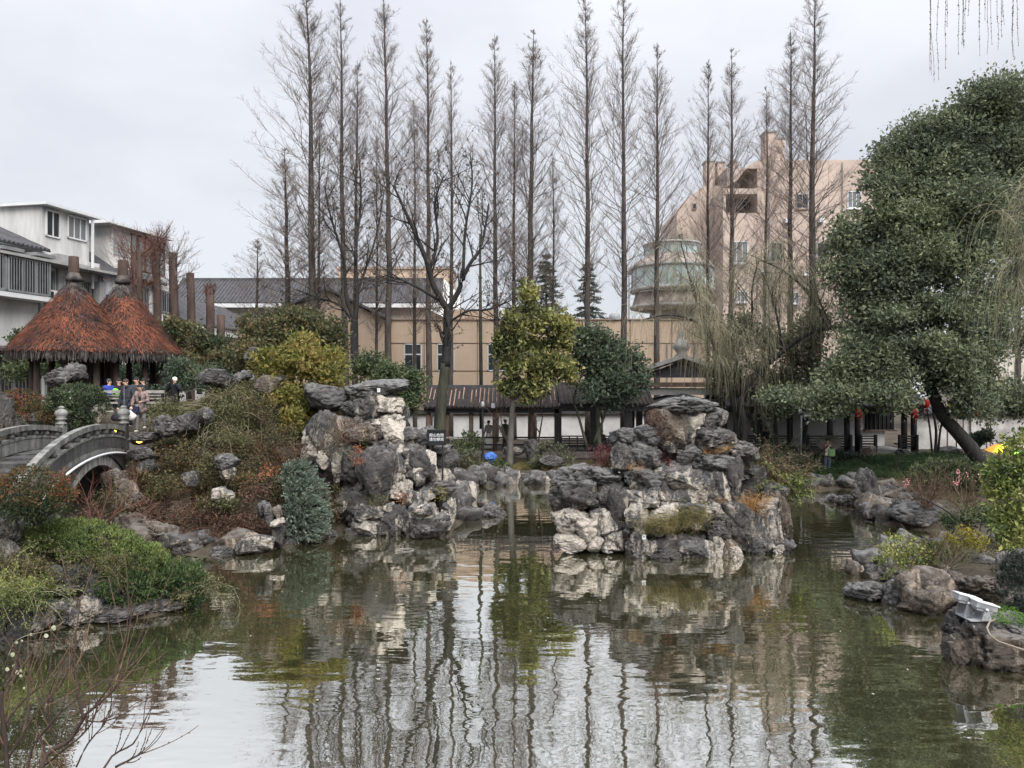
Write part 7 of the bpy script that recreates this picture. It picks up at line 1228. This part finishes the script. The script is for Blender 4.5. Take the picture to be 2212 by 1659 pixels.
def lantern(vx, vy, Y, s, label):
    t = thing('red_lantern', label, 'lantern', at(vx, vy, Y), group='red lanterns'); b = B(); b.lathe([(0, .30), (.12, .30), (.20, .22), (.24, .1), (.25, 0), (.24, -.1), (.20, -.22), (.12, -.30), (0, -.30)], 16); o = b.obj('shade', M['red'], t, True)
    for z in (.31, -.31): B().lathe([(0, z + .02), (.125, z + .02), (.125, z - .02), (0, z - .02)], 12).obj('cap', M['gold'], t, True)
    B().tube([(0, 0, .32), (0, 0, .62)], .01, 4).obj('cord', M['iron'], t); B().lathe([(.012, -.32), (.03, -.36), (.045, -.62), (0, -.63)], 8).obj('tassel', M['red'], t, True)
    t.scale = (s, s, s)
lantern(1855, 894, 42.0, .8, 'red lantern under the hall eave left of the lattice window'); lantern(1976, 894, 42.0, .85, 'red lantern under the hall eave at its right end'); lantern(2000, 872, 40.5, .75, 'red lantern hanging in the camphor foliage behind the leaning trunk')
t = thing('lantern_string', 'string of small red lanterns hanging over the plaster wall', 'lantern string', at(2112, 880, 40.5))
for k in range(3): b = B(); b.lathe([(0, .14), (.09, .12), (.13, 0), (.09, -.12), (0, -.14)], 12, (0, 0, .32 - .34 * k)); b.obj('lantern', M['red'], t, True)
B().tube([(0, 0, .62), (0, 0, -.6)], .012, 4).obj('cord', M['red'], t)
# notice on the cliff
def text(par, s, size, loc, m, nm='lettering'):
    cu = bpy.data.curves.new('t', 'FONT'); cu.body = s; cu.size = size; cu.align_x = 'CENTER'; cu.align_y = 'CENTER'; cu.space_line = 1.15; cu.extrude = .002; o = bpy.data.objects.new('t', cu); C.objects.link(o); dg = bpy.context.evaluated_depsgraph_get(); me = bpy.data.meshes.new_from_object(o.evaluated_get(dg)); bpy.data.objects.remove(o); q = new(nm, me, m, par); q.location = loc; q.rotation_euler = (R(90), 0, 0); return q
Ys = 25.9; t = thing('warning_sign', 'black framed notice with two lines of white characters beside the cliff', 'sign', at(943, 945, Ys)); w_, h_ = 37 / FP * Ys, 30 / FP * Ys
b = B(); b.cbox((0, .02, 0), (w_, .03, h_)); b.obj('board', M['iron'], t)
for c_, d_ in [((0, 0, h_ / 2), (w_ + .06, .06, .06)), ((0, 0, -h_ / 2), (w_ + .06, .06, .06)), ((w_ / 2, 0, 0), (.06, .06, h_)), ((-w_ / 2, 0, 0), (.06, .06, h_))]: b = B(); b.cbox(c_, d_); b.obj('frame', M['iron'], t)
text(t, '假山危险\n请勿攀爬', .125, (0, -.004, 0), M['plastic_w'])
for s in (-1, 1): b = B(); b.bar((s * w_ * .35, .03, -h_ / 2), (s * w_ * .35, .03, -h_ / 2 - 1.2), .05); b.obj('leg', M['iron'], t)
for i, (vx, vy, Y, lab) in enumerate([(1601, 1103, 21.6, 'small white number tag low on the right of the island'), (1391, 1160, 21.0, 'small white number tag at the front of the island'), (818, 843, 25.75, 'small pale tag on the cap slab of the cliff')]):
    t = thing('rock_tag', lab, 'tag', at(vx, vy, Y)); b = B(); b.cbox((0, 0, 0), (.10, .015, .13)); b.obj('plate', M['plastic_w'], t)
    for k in range(2): b = B(); b.cbox((-.015 + .03 * k, -.009, .01), (.012, .004, .05)); b.obj('mark', M['iron'], t)
# --- floodlight on the ledge
t = thing('floodlight', 'twin white-grey floodlight on triangular brackets on the rock ledge', 'floodlight', at(2118, 1337, 13.15)); t.scale = (.66, .66, .66); ca = math.radians(15)
def lampm(off): c, s = math.cos(ca), math.sin(ca); return (np.array([[c, 0, s], [0, 1, 0], [-s, 0, c]]), np.array(off))
for k, off in enumerate([(.06, 0, .30), (-.20, .34, .40)]):
    m_ = lampm(off); b = B(); b.box(-.27, -.15, -.02, .29, .15, .12, m_); hd = b.obj('lamp_head', M['metal'], t)
    b = B(); b.box(-.29, -.17, .12, .33, .17, .145, m_); b.obj('top_plate', M['plastic_w'], hd)
    b = B(); b.box(-.22, -.13, -.085, .20, .13, -.02, m_); b.obj('driver_box', M['metal'], hd)
    for j in range(3): b = B(); b.box(-.20 + .02 * j, -.158, .0 + .036 * j, .16, -.15, .012 + .036 * j, m_); b.obj('fin', M['frame_g'], hd)
    b = B(); b.box(.29, -.13, -.01, .30, .13, .11, m_); b.obj('lens', M['glass_l'], hd)
for off, y_ in [((.06, 0), -.175), ((-.20, 0), .165), ((.06, 0), .19), ((-.20, 0), .53)]:
    x_ = off[0]; zt = .28 if y_ != .165 and y_ != .53 else .36; b = B(); b.prism([(x_ - .14, y_, 0), (x_ + .14, y_, 0), (x_ + .04, y_, zt), (x_ - .04, y_, zt)], (0, .012, 0)); br_ = b.obj('bracket', M['metal'], t)
    for s in (-1, 1): b = B(); b.bar((x_ + s * .075, y_ - .003, .12), (x_ + s * .03, y_ - .003, .085), .004, .02); b.bar((x_ + s * .03, y_ - .003, .085), (x_ + s * .045, y_ - .003, .05), .004, .02); b.obj('slot', M['frame_g'], br_)
    b = B(); b.tube([(x_, y_ - .03, zt), (x_, y_ + .03, zt)], .035, 12); b.obj('pivot', M['plastic_w'], br_, True)
b = B(); b.box(-.34, -.14, -.03, .20, .54, 0); b.obj('base_plate', M['metal'], t)
hp = B().tube(np.array([at(*q) for q in [(2150, 1338, 13.2), (2138, 1343, 13.0), (2132, 1356, 12.85), (2138, 1372, 12.75), (2155, 1385, 12.7), (2180, 1394, 12.68), (2215, 1405, 12.65), (2260, 1420, 12.7)]]), .016, 8).obj('cable', M['hose'], smooth=True); tag(hp, 'tan cable looping down over the floodlight ledge', 'cable')
hp = B().tube(np.array([at(*q) for q in [(1605, 1108, 21.4), (1618, 1118, 21.2), (1620, 1140, 21.0), (1624, 1165, 20.9), (1626, 1200, 20.75), (1624, 1225, 20.7)]]), .014, 6).obj('cable', M['iron'], smooth=True); tag(hp, 'thin dark cable hanging down the right front of the island', 'cable')
q = at(876, 1190, 22.2); q[2] = .012; th = np.linspace(0, 2 * math.pi, 25); o = B().tube(np.column_stack([.24 * np.cos(th), .2 * np.sin(th), 0 * th]), .010, 6, False).obj('floating_ring', M['wood_g'], smooth=True); o.location = q; tag(o, 'thin pale ring floating on the water in front of the cliff', 'ring')
o = ell((0, 0, 0), (.30, .25, .26)).obj('plastic_sheet', M['blue_p'], smooth=False); o.location = at(1060, 988, 38.6); tag(o, 'crumpled blue plastic sheet on the bank below the lamp post', 'sheet')
me = o.data; V = np.array([v.co[:] for v in me.vertices]); V += .11 * np.stack([fbm(V * 5, 3), fbm(V * 5 + 9, 3), fbm(V * 5 + 17, 3)], 1); me.vertices.foreach_set('co', V.astype(np.float32).ravel())
# stray fallen leaves on the water
n = 60; fx = np.column_stack([rng.uniform(-6, 7, n), rng.uniform(11, 27, n), np.full(n, .006)]); k = shore(fx[:, 0], fx[:, 1]) < -.3; fx = fx[k]; th = rng.uniform(0, 6.28, len(fx)); A = np.column_stack([np.cos(th), np.sin(th), 0 * th]); S = np.column_stack([-np.sin(th), np.cos(th), 0 * th]); V = np.stack([fx - A * .03, fx + S * .014, fx + A * .03, fx - S * .014], 1).reshape(-1, 3)
fo = B().add(V, np.arange(4 * len(fx)).reshape(-1, 4)).obj('floating_leaves', LF['paleleaf']); tag(fo, 'scattered pale leaves floating on the pond', 'leaves', kind='stuff')
